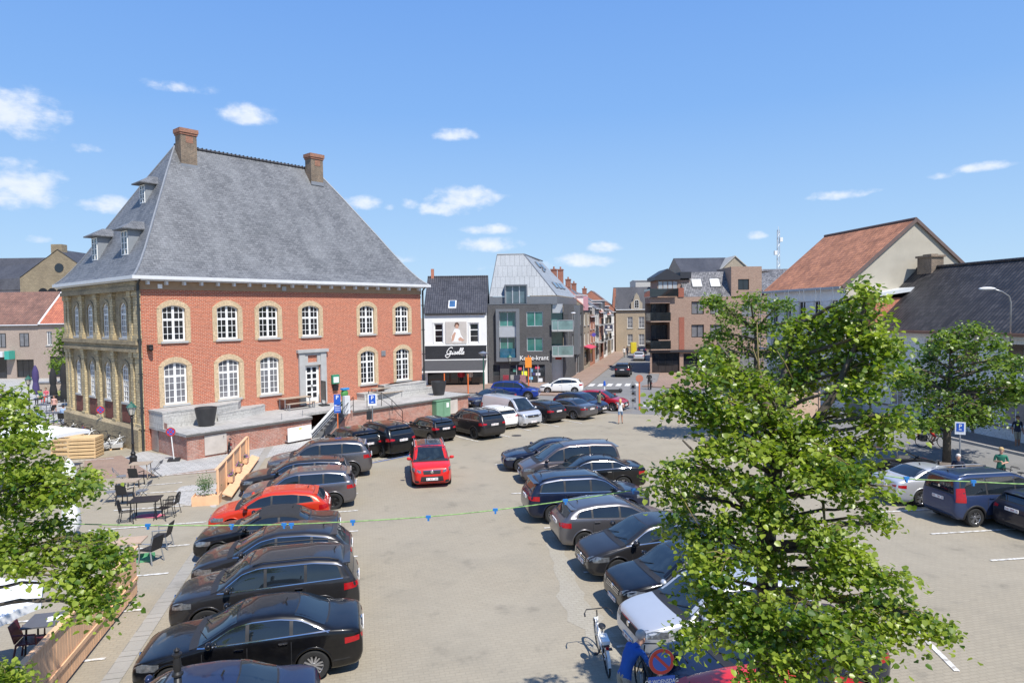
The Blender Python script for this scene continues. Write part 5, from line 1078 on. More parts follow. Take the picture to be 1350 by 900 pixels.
def glass_ws():
	m, nt, N, L, b = nodes('windscreen'); b.inputs['Roughness'].default_value = .03; b.inputs['Specular IOR Level'].default_value = 1.0
	tc = N.new('ShaderNodeTexCoord'); mp = N.new('ShaderNodeMapping'); mp.inputs['Scale'].default_value = (1.6, 2.2, 1.6); L.new(tc.outputs['Object'], mp.inputs[0]); n = N.new('ShaderNodeTexNoise'); n.inputs['Scale'].default_value = 1.6; n.inputs['Detail'].default_value = 2; L.new(mp.outputs[0], n.inputs['Vector'])
	r = N.new('ShaderNodeMapRange'); r.inputs[1].default_value = .45; r.inputs[2].default_value = .62; L.new(n.outputs[0], r.inputs[0]); x = N.new('ShaderNodeMix'); x.data_type = 'RGBA'; L.new(r.outputs[0], x.inputs[0])
	x.inputs[6].default_value = (.012, .018, .022, 1); x.inputs[7].default_value = (.022, .032, .037, 1); L.new(x.outputs[2], b.inputs['Base Color']); return m
M_ws = glass_ws()
M_tyre = plain('tyre_rubber', (.018, .018, .018), .85, var=.2, scale=8); M_well = plain('wheel_well', (.008, .008, .008), .9, var=0)
M_rim = plain('alloy', (.50, .50, .52), .3, .85, var=.05); M_rimd = plain('dark_alloy', (.03, .03, .032), .3, .7, var=.05)
M_chrome = plain('chrome', (.75, .75, .76), .12, 1, var=0); M_plast = plain('black_plastic', (.022, .022, .024), .6, var=.15, scale=5)
M_tail = plain('tail_lamp_red', (.34, .006, .010), .2, spec=.5, coat=.2, var=.2, scale=14); M_head = plain('headlamp_glass', (.20, .21, .22), .06, .5, coat=.8, var=.6, scale=16)
M_plate = plain('number_plate', (.74, .73, .72), .4, var=.03); M_platetxt = plain('plate_lettering', (.35, .03, .04), .5, var=0); M_soft = plain('soft_top_fabric', (.022, .022, .024), .95, var=.15, scale=6)
M_amber = plain('amber_lamp', (.65, .22, .02), .2, coat=.5)
CT = {
 'sedan': dict(L=4.6, W=1.79, wb=2.76, fo=.80, r=.33, top=[(0,.60),(.008,.70),(.04,.79),(.12,.89),(.27,.98),(.42,1.35),(.50,1.43),(.62,1.44),(.72,1.38),(.85,1.10),(.95,1.06),(.985,1.0),(1,.78)], belt=[(.2,.93),(.9,1.03)], win=(.29,.845), rg='deck', pil=(.49,.68), rear=(.70,.845)),
 'hatch': dict(L=4.25, W=1.78, wb=2.6, fo=.84, r=.32, top=[(0,.58),(.008,.68),(.04,.77),(.12,.89),(.25,.99),(.42,1.39),(.52,1.47),(.70,1.46),(.84,1.38),(.90,1.27),(.955,1.05),(.985,.95),(1,.72)], belt=[(.2,.93),(.95,1.08)], win=(.27,.86), rg='hatch', pil=(.52,.74), rear=(.865,.95)),
 'suv': dict(L=4.5, W=1.86, wb=2.68, fo=.90, r=.36, top=[(0,.65),(.006,.84),(.03,.94),(.11,1.03),(.245,1.11),(.38,1.56),(.47,1.66),(.75,1.67),(.885,1.60),(.925,1.50),(.965,1.18),(.99,1.0),(1,.75)], belt=[(.2,1.04),(.95,1.16)], win=(.265,.905), rg='hatch', pil=(.50,.71), rear=(.918,.965), clad=1),
 'mpv': dict(L=4.7, W=1.80, wb=2.8, fo=.95, r=.33, top=[(0,.55),(.01,.72),(.05,.82),(.15,1.0),(.2,1.07),(.36,1.58),(.47,1.72),(.72,1.75),(.93,1.70),(.962,1.55),(.985,1.1),(.995,.9),(1,.65)], belt=[(.15,.98),(.97,1.08)], win=(.2,.955), rg='hatch', pil=(.42,.68), rear=(.955,.984)),
 'ludo': dict(L=4.38, W=1.81, wb=2.73, fo=.90, r=.33, top=[(0,.6),(.008,.82),(.03,.95),(.10,1.06),(.19,1.15),(.34,1.66),(.44,1.80),(.88,1.80),(.96,1.75),(.975,1.65),(.99,1.15),(.996,.9),(1,.7)], belt=[(.15,1.08),(.97,1.12)], win=(.2,.955), rg='hatch', pil=(.46,.72), rear=(.965,.99), clad=1),
 'van': dict(L=5.1, W=1.90, wb=3.2, fo=.90, r=.34, top=[(0,.6),(.008,.85),(.03,1.02),(.09,1.14),(.155,1.22),(.27,1.76),(.33,1.92),(.50,1.96),(.95,1.95),(.985,1.9),(.995,1.3),(1,.8)], belt=[(.1,1.10),(.97,1.15)], win=(.155,.335), rg='none', pil=(.9,), rear=(.98,.99)),
 'estate': dict(L=4.65, W=1.82, wb=2.8, fo=.82, r=.34, top=[(0,.60),(.008,.70),(.04,.79),(.12,.90),(.27,.99),(.41,1.36),(.50,1.45),(.70,1.46),(.88,1.40),(.92,1.32),(.965,1.06),(.99,.96),(1,.74)], belt=[(.2,.94),(.95,1.05)], win=(.29,.905), rg='hatch', pil=(.48,.67,.8), rear=(.905,.965)),
 'box': dict(L=4.13, W=1.81, wb=2.57, fo=.82, r=.33, top=[(0,.62),(.006,.80),(.025,.92),(.10,1.02),(.22,1.10),(.34,1.52),(.43,1.64),(.75,1.64),(.92,1.58),(.95,1.48),(.98,1.12),(.992,.95),(1,.7)], belt=[(.2,1.03),(.95,1.12)], win=(.235,.93), rg='hatch', pil=(.50,.74), rear=(.945,.98)),
 'mini': dict(L=3.7, W=1.68, wb=2.47, fo=.62, r=.30, top=[(0,.55),(.008,.70),(.04,.80),(.14,.90),(.24,.97),(.36,1.34),(.45,1.41),(.80,1.40),(.905,1.33),(.965,1.0),(.99,.9),(1,.68)], belt=[(.2,.92),(.95,1.0)], win=(.255,.915), rg='hatch', pil=(.58,), rear=(.91,.963)),
 'cabrio': dict(L=4.5, W=1.78, wb=2.72, fo=.80, r=.32, top=[(0,.58),(.008,.68),(.04,.77),(.12,.87),(.29,.96),(.43,1.32),(.50,1.39),(.62,1.39),(.70,1.33),(.80,1.08),(.84,1.04),(.95,1.02),(.985,.97),(1,.76)], belt=[(.2,.92),(.9,1.0)], win=(.31,.78), rg='deck', pil=(.58,), rear=(.715,.79), soft=1),
}
def lerp_prof(p, s):
	if s <= p[0][0]: return p[0][1]
	for (a, b), (c, d) in zip(p[:-1], p[1:]):
		if s <= c: return b+(d-b)*(s-a)/(c-a)
	return p[-1][1]
def smooth_prof(p):
	"""rounded version of the silhouette, sampled"""
	xs = np.linspace(0, 1, 401); ys = np.array([lerp_prof(p, x) for x in xs])
	for _ in range(2):
		y2 = ys.copy(); k = 5
		for i in range(12, 389): y2[i] = ys[i-k:i+k+1].mean()
		ys = y2
	return lambda s: float(np.interp(s, xs, ys))
CARCACHE = {}
def car_geo(kind):
	if kind in CARCACHE: return CARCACHE[kind]
	t = CT[kind]; L, Wd = t['L'], t['W']; topf = smooth_prof(t['top']); belt = lambda s: lerp_prof(t['belt'], s); R_ = t['r']
	X = lambda s: L*(.5-s)
	stations = sorted(set([0, .004, .012, .025, .045, .07, .10, .13, .16, .19, .22]+[round(.25+i*.0225, 4) for i in range(31)]+[.955, .972, .984, .992, .997, 1]))
	stations = [s for s in stations if not (.93 < s < .95)]
	zmin = .17 if not t.get('clad') else .22
	def zb(s): return zmin+.16*max(0, 1-s/.03)**1.5+.20*max(0, 1-(1-s)/.03)**1.5+.03*max(0, 1-s/.12)+.05*max(0, 1-(1-s)/.12)
	def hw(s):
		f = 1.0
		if s*L < .75: f = .70+.30*math.sqrt(max(0, 1-(1-s*L/.75)**2.3))
		if (1-s)*L < .55: f = .80+.20*math.sqrt(max(0, 1-(1-(1-s)*L/.55)**2.3))
		return Wd/2*f*(1-.02*abs(2*s-1))
	def ring(s):
		tp = topf(s); w = hw(s); bl = belt(s); g = max(0.0, tp-bl); bot = zb(s); boxy = t.get('clad') or kind in ('van', 'box', 'mpv')
		sh = min(bl, tp-.07) if g > 0 else tp-.09
		sh = max(sh, bot+.15); tum = .20 if boxy else .30
		gg = min(1, g/.22); yr = w*(.93)-tum*g
		mid = bot+(sh-bot)*.55
		zr = tp-(.04+.05*gg)
		p = [(0, bot), (w*.55, bot), (w*.86, bot), (w*.955, bot+.05), (w*.985, bot+(mid-bot)*.5), (w, mid), (w*.995, mid+(sh-mid)*.6), (w*.975, sh), (w*.93, sh+.02+.01*gg),
			 (w*.93*(1-.5*gg)+((w*.93+yr)/2)*(.5*gg), sh+(zr-sh)*.5), (yr, zr), (yr*.93, tp-.025), (yr*.70, tp-.008), (yr*.36, tp), (0, tp+.006)]
		out = []; last = -1
		for i, (y, z) in enumerate(p):
			if i >= 3: z = max(z, last+.004)
			last = z if i >= 2 else last; out.append((y, z))
		return out
	vs = []; fs = []; n = 15; per = 2*(n-1)
	for s in stations:
		r = ring(s); x = X(s)
		for y, z in r: vs.append((x, y, z))
		for y, z in r[-2:0:-1]: vs.append((x, -y, z))
	for i in range(len(stations)-1):
		for j in range(per): fs.append((i*per+j, (i+1)*per+j, (i+1)*per+(j+1) % per, i*per+(j+1) % per))
	fs.append(list(range(per))); fs.append([(len(stations)-1)*per+j for j in range(per)][::-1])
	me = bpy.data.meshes.new('body'); me.from_pydata(vs, [], fs); me.polygons.foreach_set('use_smooth', [True]*len(fs)); me.update()
	o = bpy.data.objects.new('tmpbody', me); COL.objects.link(o); sb = o.modifiers.new('s', 'SUBSURF'); sb.levels = 1; sb.render_levels = 1
	dg = bpy.context.evaluated_depsgraph_get(); solid = bpy.data.meshes.new_from_object(o.evaluated_get(dg))
	bpy.data.objects.remove(o)
	bm = bmesh.new(); bm.from_mesh(solid); bmesh.ops.recalc_face_normals(bm, faces=bm.faces); bm.to_mesh(solid); bvh = BVHTree.FromBMesh(bm); bm.free()
	xf = L/2-t['fo']; xr = xf-t['wb']; zc = R_
	cut = MB()
	for xw in (xf, xr):
		for sg in (1, -1):
			prof = [(0.001, .0), (R_+.055, 0), (R_+.055, .5), (0.001, .5)]
			b0 = len(cut.v); cut.lathe(prof, 28, (0, 0, 0), axis='y')
			for i in range(b0, len(cut.v)):
				v = cut.v[i]; cut.v[i] = (v[0]+xw, sg*(Wd/2-.30+v[1]), v[2]+zc)
	cm = bpy.data.meshes.new('cut'); cm.from_pydata(cut.v, [], cut.f); cm.materials.append(M_well)
	bm = bmesh.new(); bm.from_mesh(cm); bmesh.ops.remove_doubles(bm, verts=bm.verts, dist=.003); bmesh.ops.recalc_face_normals(bm, faces=bm.faces); bm.to_mesh(cm); bm.free()
	oc = bpy.data.objects.new('tmpcut', cm); COL.objects.link(oc)
	solid.materials.append(M_plast); solid.materials.append(M_well)
	ob = bpy.data.objects.new('tmpb', solid); COL.objects.link(ob); md = ob.modifiers.new('b', 'BOOLEAN'); md.object = oc; md.operation = 'DIFFERENCE'; md.solver = 'EXACT'
	try: md.material_mode = 'TRANSFER'
	except Exception: pass
	dg = bpy.context.evaluated_depsgraph_get(); dg.update(); cutme = bpy.data.meshes.new_from_object(ob.evaluated_get(dg)); cutme.name = 'body'
	bpy.data.objects.remove(ob); bpy.data.objects.remove(oc)
	wi = [i for i, mm in enumerate(cutme.materials) if mm == M_well]
	mi = np.zeros(len(cutme.polygons), dtype=np.int32)
	for k, p in enumerate(cutme.polygons):
		c = p.center
		for xw in (xf, xr):
			d = math.hypot(c.x-xw, c.z-zc)
			if d < R_+.052 and abs(c.y) > Wd/2-.31 or (d < R_+.058 and abs(p.normal.y) < .25 and d > R_+.04 and abs(c.y) > Wd/2-.31 and (Vector((c.x-xw, 0, c.z-zc)).dot(p.normal) < 0)): mi[k] = 1
	cutme.materials.clear(); cutme.materials.append(PC['black']); cutme.materials.append(M_well); cutme.polygons.foreach_set('material_index', mi)
	cutme.polygons.foreach_set('use_smooth', [bool(mi[k] == 0) for k in range(len(mi))]); cutme.set_sharp_from_angle(angle=R(50)); cutme.update()
	G = dict(t=t, bvh=bvh, body=cutme, X=X, topf=topf, belt=belt, hw=hw, ring=ring, xf=xf, xr=xr, zb=zb, cache={})
	CARCACHE[kind] = G; return G
def cast_side(G, sg, x, z):
	h = G['bvh'].ray_cast(Vector((x, sg*3, z)), Vector((0, -sg, 0))); return h
def patch(G, cols, direction, off, m, mat=0):
	"""cols: list of columns, each a list of start points; projected on the body and lifted by off"""
	vs = []; nc = len(cols); nr = len(cols[0]); ok = True; d = Vector(direction).normalized()
	for c in cols:
		for p in c:
			h = G['bvh'].ray_cast(Vector(p)-d*4, d)
			if h[0] is None:
				h2 = G['bvh'].find_nearest(Vector(p)); vs.append(h2[0]+h2[1]*off)
			else: vs.append(h[0]+(h[1] if h[1].dot(d) < 0 else -d)*off)
	fs = [(i*nr+j, (i+1)*nr+j, (i+1)*nr+j+1, i*nr+j+1) for i in range(nc-1) for j in range(nr-1)]
	m.add(vs, fs, mat)
def side_strip(G, m, sg, s0, s1, zlo, zhi, off, n=14, nv=5, mat=0, slant0=0, slant1=0):
	cols = []
	for i in range(n+1):
		f = i/n
		s = s0+(s1-s0)*f; z0, z1 = zlo(s), zhi(s)
		if z1 < z0+.012: z1 = z0+.012
		col = []
		for j in range(nv+1):
			g = j/nv; ss = s+(slant0*(1-f)+slant1*f)*g; col.append((G['X'](ss), 0, z0+(min(z1, zhi(ss))-z0)*g if zhi(ss) > z0+.01 else z0+.01*g))
		cols.append(col)
	patch(G, cols, (0, -sg, 0), off, m, mat)
def fpatch(G, m, end, y0, y1, z0, z1, off, ny=8, nz=3, mat=0, taper=0, sl=0):
	"""patch seen from the front (end=1) or the rear (-1); taper narrows the top, sl lifts the outer side"""
	cols = []
	for i in range(ny+1):
		y = y0+(y1-y0)*i/ny; f = abs(y)/max(abs(y0), abs(y1))
		col = []
		for j in range(nz+1):
			z = z0+(z1-z0)*j/nz+sl*f*(1 if j else .6); yy = y*(1-taper*j/nz); col.append((end*1.0, yy, z))
		cols.append(col)
	patch(G, cols, (-end, 0, 0), off, m, mat)
def wheel(parent, x, y, r, sg, rimmat, ns=5, steel=False):
	m = MB(); w = .205
	m.lathe([(r*.62, -w/2+.01), (r*.72, -w/2), (r*.93, -w/2), (r*.985, -w/2+.03), (r, -w/2+.05), (r, w/2-.05), (r*.985, w/2-.03), (r*.93, w/2), (r*.72, w/2), (r*.64, w/2-.012), (r*.62, w/2-.05)], 28, (0, 0, 0), axis='y')
	if sg < 0: m.v = [(a, -b, c) for a, b, c in m.v]; m.f = [f[::-1] for f in m.f]
	o = m.build('wheel', M_tyre, parent, smooth='auto', loc=(x, y, r))
	q = MB(); yo = w/2-.02
	q.lathe([(r*.60, -w/2), (r*.60, yo-.02), (r*.69, yo+.008), (r*.70, yo-.004), (r*.63, yo-.05)], 28, axis='y')
	q.lathe([(r*.6, -.02), (.03, -.02)], 20, axis='y', mat=1)
	for k in range(ns):
		a = 2*math.pi*k/ns+.3
		for da in (-.13, .13):
			a1 = a+da*.7; a2 = a+da*1.5
			p0 = Vector((math.cos(a1)*r*.12, yo-.035, math.sin(a1)*r*.12)); p1 = Vector((math.cos(a2)*r*.64, yo-.018, math.sin(a2)*r*.64)); q.beam(p0, p1, r*.10, .03, up=(0, 1, 0))
	q.lathe([(0.001, yo-.01), (r*.16, yo-.012), (r*.19, yo-.04)], 12, axis='y')
	if sg < 0: q.v = [(a, -b, c) for a, b, c in q.v]; q.f = [f[::-1] for f in q.f]
	q.build('rim', [rimmat, M_well], o, smooth='auto'); return o
def make_car(name, label, kind, paint, loc, rotz, cat='car', rim=None, group=None, sL=1.0, sH=1.0, sW=1.0, roof=None, rails=None, chromeline=False, detail=1, ns=5, grille='wide', cladding=None, drl=False, plate=True, sunroof=False, extra=None):
	G = car_geo(kind); t = G['t']; L, Wd = t['L'], t['W']; X = G['X']; topf = G['topf']; belt = G['belt']
	key = (chromeline, detail, grille, drl, bool(rails), sunroof, bool(roof), cladding, ns, rim)
	root = thing(name, label, cat, loc, rotz, group)
	rootparts = []
	pm = PC[paint]
	def fin(m, nm, mats, smooth=True, par=root):
		o = m.build(nm, mats, par, smooth=smooth); return o
	body = bpy.data.objects.new('body', G['body']); COL.objects.link(body); body.parent = root
	body.material_slots[0].link = 'OBJECT'; body.material_slots[0].material = pm
	w0, w1 = t['win']; pil = [p for p in t['pil'] if w0 < p < w1]; edges = [w0]+pil+[w1]
	zhi = lambda s: topf(s)-(.115 if t.get('soft') is None else .10); zlo = lambda s: belt(s)+.035
	for sg in (1, -1):
		for a, b in zip(edges[:-1], edges[1:]):
			g0 = .004 if a == w0 else .008; g1 = .004 if b == w1 else .008
			m = MB(); side_strip(G, m, sg, a+g0, b-g1, zlo, zhi, .006, n=10, nv=5, slant1=(-.02 if b == w1 and t['rg'] == 'hatch' else 0)); fin(m, 'side_window', M_cglass)
		m = MB(); side_strip(G, m, sg, w0-.012, w1+.01, lambda s: belt(s)+.012, lambda s: topf(s)-.095, .0025, n=26, nv=5, slant1=(-.02 if t['rg'] == 'hatch' else 0));
		if chromeline: side_strip(G, m, sg, w0-.01, w1+.005, lambda s: belt(s)+.008, lambda s: belt(s)+.024, .008, n=22, nv=1, mat=1); side_strip(G, m, sg, w0+.03, w1-.0, lambda s: topf(s)-.112, lambda s: topf(s)-.097, .008, n=22, nv=1, mat=1)
		fin(m, 'window_trim', [M_plast, M_chrome])
	sc0 = t['belt'][0][0]+.0; a = w0-.03 if kind not in ('van', 'mpv', 'ludo') else w0-.035
	tops = [s for s in np.linspace(a, .6, 120) if topf(s) < max(topf(q) for q in (.4, .45, .5, .55))-.075]; b = max(tops) if tops else .42
	def wsp(m, s0, s1, f0, f1, off, d, mat=0, n=8, ny=8):
		cols = []
		for i in range(ny+1):
			v = -1+2*i/ny; col = []
			for j in range(n+1):
				f = j/n; s = s0+(s1-s0)*f; s_b = s+.012*abs(v)**2.2*(1 if s0 < .5 else -1); yh = G['ring'](s)[10][0]*(f0+(f1-f0)*f); z = topf(s); col.append((X(s_b), v*yh, z))
			cols.append(col)
		patch(G, cols, d, off, m, mat)
	m = MB(); wsp(m, a-.012, b+.008, .99, .97, .002, (-.35, 0, -1)); wsp(m, a-.028, a+.012, .97, .97, .009, (-.2, 0, -1), n=2); fin(m, 'windscreen_surround', M_plast)
	m = MB(); wsp(m, a+.005, b, .95, .90, .006, (-.35, 0, -1)); fin(m, 'windscreen', M_ws)
	m = MB()
	for yy in (-.55, .08):
		z0 = topf(a)+.0; p0 = Vector((X(a)-.01, yy, topf(a)+.03)); p1 = Vector((X(a+.045), yy+.5, topf(a+.045)+.02)); m.beam(p0, p1, .015, .012)
	fin(m, 'wiper', M_plast, False)
	r0, r1 = t['rear']
	m = MB(); m2 = MB()
	if t['rg'] == 'deck': wsp(m, r1, r0, .95, .95, .002, (.5, 0, -1)); wsp(m2, r1-.008, r0+.006, .90, .90, .006, (.5, 0, -1))
	elif t['rg'] == 'hatch':
		z0, z1 = topf(r1)+.01, topf(r0)-.01; yh = G['ring']((r0+r1)/2)[8][0]*.90
		fpatch(G, m, -1, -yh, yh, z0-.02, z1+.015, .002, taper=.13); fpatch(G, m2, -1, -yh*.94, yh*.94, z0+.01, z1-.015, .007, taper=.14)
	if t['rg'] != 'none':
		fin(m, 'rear_window_surround', M_plast); fin(m2, 'rear_window', M_cglass)
	if t['rg'] == 'hatch':
		m = MB(); z1 = topf(r0); yh = G['ring'](r0)[10][0]*.92; m.hexa([(X(r0)+.02, -yh, z1-.04), (X(r0)-.14, -yh*.92, z1-.045), (X(r0)-.14, yh*.92, z1-.045), (X(r0)+.02, yh, z1-.04), (X(r0)+.06, -yh, z1+.0), (X(r0)-.14, -yh*.92, z1-.02), (X(r0)-.14, yh*.92, z1-.02), (X(r0)+.06, yh, z1+.0)]); fin(m, 'spoiler', pm, False)
	if t.get('soft'):
		m = MB(); wsp(m, b+.005, r0-.005, 1.0, 1.0, .012, (0, 0, -1), n=10, ny=10)
		for sg in (1, -1): side_strip(G, m, sg, b+.03, w1+.03, lambda s: max(topf(s)-.10, belt(s)+.05) if s < w1-.05 else belt(s)+.03, lambda s: topf(s)-.03, .012, n=12, nv=3)
		for sg in (1, -1): side_strip(G, m, sg, w1-.06, w1+.03, lambda s: belt(s)+.02, lambda s: topf(s)-.04, .013, n=5, nv=3)
		fin(m, 'soft_top', M_soft)
	if roof or sunroof:
		m = MB(); wsp(m, b+.012, (r0-.02 if not sunroof else b+.18), .97 if sunroof is False and not roof else (1.04 if roof else .82), .97 if sunroof is False and not roof else (1.04 if roof else .82), .006, (0, 0, -1), n=10, ny=8); fin(m, 'roof_panel', PC[roof] if roof else M_cglass)
	if rails:
		for sg in (1, -1):
			pts = []
			for k in range(9):
				s = b+.03+(r0-.03-b-.03)*k/8; y = G['ring'](s)[10][0]*.94; pts.append((X(s), sg*y, topf(s)+(.0 if k in (0, 8) else .035)))
			m = MB(); m.tube(pts, .018, 6); fin(m, 'roof_rail', M_galv if rails == 'silver' else M_plast)
	zt = topf(.03); hwf = G['hw'](.02)
	g0, g1 = (zt-.27, zt-.10)
	m = MB(); gw_ = hwf*(.58 if grille != 'slim' else .5); fpatch(G, m, 1, -gw_, gw_, g0, g1, .004, taper=-.06); fpatch(G, m, 1, -hwf*.72, hwf*.72, .24, .40 if kind != 'box' else .56, .004, taper=.12)
	if grille == 'chrome':
		for k in range(3): fpatch(G, m, 1, -gw_*.95, gw_*.95, g0+.02+k*.05, g0+.04+k*.05, .012, nz=1, mat=1)
	else:
		fpatch(G, m, 1, -gw_, gw_, g1-.012, g1+.008, .010, nz=1, mat=1)
	fin(m, 'grille', [M_plast, M_chrome])
	m = MB(); m.lathe([(.065, -.012), (.065, .012), (0.001, .016)], 12, axis='x'); o = fin(m, 'emblem', M_chrome, False); h = G['bvh'].ray_cast(Vector((5, 0, (g0+g1)/2+.02)), Vector((-1, 0, 0)))
	o.location = h[0]+Vector((.012, 0, 0)) if h[0] else (L/2, 0, .6)
	for sg in (1, -1):
		m = MB()
		cols = []
		for i in range(9):
			f = i/8; y = sg*(hwf*.64+(Wd/2*.985-hwf*.64)*f); xg = L/2-.02-.55*f**1.7; z0 = g0+.055+.07*f; z1 = g1+.03+.055*f-.07*(1-f)*.4
			cols.append([(xg, y, z0+(z1-z0)*j/3) for j in range(4)])
		vs = []
		for c in cols:
			for p in c:
				nr_, nn, _, _ = G['bvh'].find_nearest(Vector(p)); vs.append(nr_+nn*.007)
		m.add(vs, [(i*4+j, (i+1)*4+j, (i+1)*4+j+1, i*4+j+1) for i in range(8) for j in range(3)], 0)
		if drl:
			pass
		fin(m, 'headlight', M_head)
		m = MB(); fpatch(G, m, 1, sg*hwf*.78, sg*hwf*1.0, .27, .38, .008, ny=3); fin(m, 'fog_lamp', [M_plast])
		m = MB(); zr_ = topf(.985); hz = .13 if t['rg'] == 'deck' else .17
		zt0 = (.76 if t['rg'] == 'deck' else .80)*(1 if kind not in ('suv', 'box', 'ludo', 'van') else 1.12)
		tall = kind in ('ludo', 'van');
		cols = []
		for i in range(8):
			f = i/7; y = sg*(Wd/2*(.60 if not tall else .90)+(Wd/2*(.40 if not tall else .1))*f); xg = -L/2-.0+.38*f**2.0; z0 = zt0-.02*f+(.05*(1-f)**1.5 if not tall else 0); z1 = zt0+(hz-.04*(1-f)-.02*f if not tall else .50)
			cols.append([(xg, y, z0+(z1-z0)*j/3) for j in range(4)])
		vs = []
		for c in cols:
			for p in c:
				nr_, nn, _, _ = G['bvh'].find_nearest(Vector(p)); vs.append(nr_+nn*.008)
		m.add(vs, [(i*4+j, (i+1)*4+j, (i+1)*4+j+1, i*4+j+1) for i in range(7) for j in range(3)], 0); fin(m, 'tail_light', M_tail)
		s_m = w0+.045; ym = G['hw'](s_m)*.95; zm = belt(s_m)+.11
		m = MB(); m.ball((X(s_m), sg*(ym+.13), zm), (.075, .11, .075)); m.beam((X(s_m), sg*(ym-.06), zm-.06), (X(s_m), sg*(ym+.1), zm-.04), .05, .03); mo = fin(m, 'mirror', pm if paint not in ('x',) else M_plast); m = MB(); m.box(X(s_m)-.078, X(s_m)-.070, sg*(ym+.13)-.08, sg*(ym+.13)+.08, zm-.05, zm+.05); fin(m, 'mirror_glass', M_cglass, False, mo)
		for xw in (G['xf'], G['xr']):
			wheel(root, xw, sg*(Wd/2-.115), t['r'], sg, rim or M_rim, ns)
		for xw in (G['xf'], G['xr']):
			m = MB(); rr0, rr1 = t['r']+.050, t['r']+(.088 if not (cladding or t.get('clad') and cladding is not False) else .125); vs = []
			K = 18
			for k in range(K+1):
				a_ = math.pi*(-.06+1.12*k/K)
				for rr, of in ((rr0, -.004), (rr0, .012), (rr1-.01, .012), (rr1, .002)):
					x_, z_ = xw+rr*math.cos(a_), t['r']+rr*math.sin(a_); h = cast_side(G, sg, x_, max(z_, .26)); yy = h[0].y if h[0] else sg*Wd/2*.97; vs.append((x_, yy+sg*of, max(z_, .2)))
			m.add(vs, [(i*4+j, (i+1)*4+j, (i+1)*4+j+1, i*4+j+1) for i in range(K) for j in range(3)], 0); fin(m, 'wheel_arch', M_plast if (cladding or (t.get('clad') and cladding is not False)) else pm)
		m = MB()
		xs = [pil[0] if pil else .5]+([pil[1]] if len(pil) > 1 and kind not in ('van',) else [])
		s_f = (L/2-(G['xf']-t['r']-.09))/L
		if detail:
			for s in [max(w0+.01, s_f+.005)]+xs:
				cols = [[(X(s)+dx, 0, .30+(belt(s)-.29)*j/6) for j in range(7)] for dx in (-.006, .006)]; patch(G, cols, (0, -sg, 0), .003, m)
		zs0 = G['zb'](.5)+.03
		side_strip(G, m, sg, (L/2-G['xf']+t['r']+.10)/L, (L/2-G['xr']-t['r']-.10)/L, lambda s: zs0, lambda s: zs0+(.16 if t.get('clad') or cladding else .07), .006, n=6, nv=2); fin(m, 'sill_trim', M_plast)
		hs = [x_+(.055 if False else -.035) for x_ in xs]+([.5] if not xs else [])
		for s in hs+([w1-.13] if len(hs) < 2 and kind != 'van' else []):
			z = belt(s)-.10; h = cast_side(G, sg, X(s), z)
			if h[0]: m = MB(); m.box(X(s)-.09, X(s)+.09, h[0].y-.0, h[0].y+sg*.035, z-.014, z+.014) if sg > 0 else m.box(X(s)-.09, X(s)+.09, h[0].y-.035, h[0].y, z-.014, z+.014); fin(m, 'door_handle', pm if not chromeline else M_chrome, False)
	m = MB(); yr_ = G['hw'](.99)*.92; fpatch(G, m, -1, -yr_, yr_, .26, .36, .006, nz=2); fin(m, 'rear_diffuser', M_plast)
	if plate:
		for end, zz in ((1, .44), (-1, .86 if t['rg'] in ('hatch', 'none') else .80)):
			if kind in ('suv', 'box', 'ludo') and end == -1: zz = .92
			h = G['bvh'].ray_cast(Vector((end*5, 0, zz)), Vector((-end, 0, 0)))
			xx = h[0].x if h[0] else end*L/2
			m = MB(); x0, x1 = sorted((xx+end*.004, xx+end*.028)); m.box(x0, x1, -.26, .26, zz-.056, zz+.056); po = fin(m, 'number_plate', M_plate, False)
			m = MB(); rp_ = random.Random(int(abs(loc[0]*100))+end)
			for k in range(7):
				if k in (1, 4): continue
				y = -.21+k*.07; hh = .034; e = xx+end*.030
				sh = rp_.choice([0, 1, 2, 3])
				m.box(min(e, e+end*.001), max(e, e+end*.001), y-.022, y-.012, zz-hh, zz+hh)
				m.box(min(e, e+end*.001), max(e, e+end*.001), y-.011, y+.018, zz+hh-.012, zz+hh)
				if sh in (0, 1): m.box(min(e, e+end*.001), max(e, e+end*.001), y+.008, y+.018, zz-hh, zz+hh-.013)
				if sh in (1, 2): m.box(min(e, e+end*.001), max(e, e+end*.001), y-.011, y+.007, zz-.006, zz+.006)
			fin(m, 'plate_characters', M_platetxt, False, po)
	m = MB(); zt1 = topf(.982); m.lathe([(.05, -.01), (.05, .01), (0.001, .014)], 12, axis='x'); o = fin(m, 'rear_emblem', M_chrome, False); h = G['bvh'].ray_cast(Vector((-5, 0, zt1-.10)), Vector((1, 0, 0))); o.location = (h[0]+Vector((-.010, 0, 0))) if h[0] else (-L/2, 0, .8)
	m = MB(); h_ = topf((b+r0)/2); m.beam((X(r0-.06), 0, topf(r0-.06)-.0), (X(r0-.06)-.05, 0, topf(r0-.06)+.09), .03, .03); fin(m, 'aerial', M_plast, False)
	root.scale = (sL, sW, sH)
	return root
fang = math.atan2(fb.y, fb.x)
E0_ = gp(472, 733)
def stall(k): return E0_+fa*((k+.5)*2.62)
def leftrow(k, tail_px, L, y_ref=None, lat=0):
	"""car in stall k of the left row, nose to the left; tail at the pixel column tail_px"""
	P = stall(k)+fa*lat;
	best = None
	for i in range(-300, 200):
		Q = P+fb*(i*.02); q = Q
		x = 675+FPX*q.x/q.y
		if best is None or abs(x-tail_px) < best[0]: best = (abs(x-tail_px), Q)
	return best[1]-fb*(L/2)
BACK = math.pi+fang
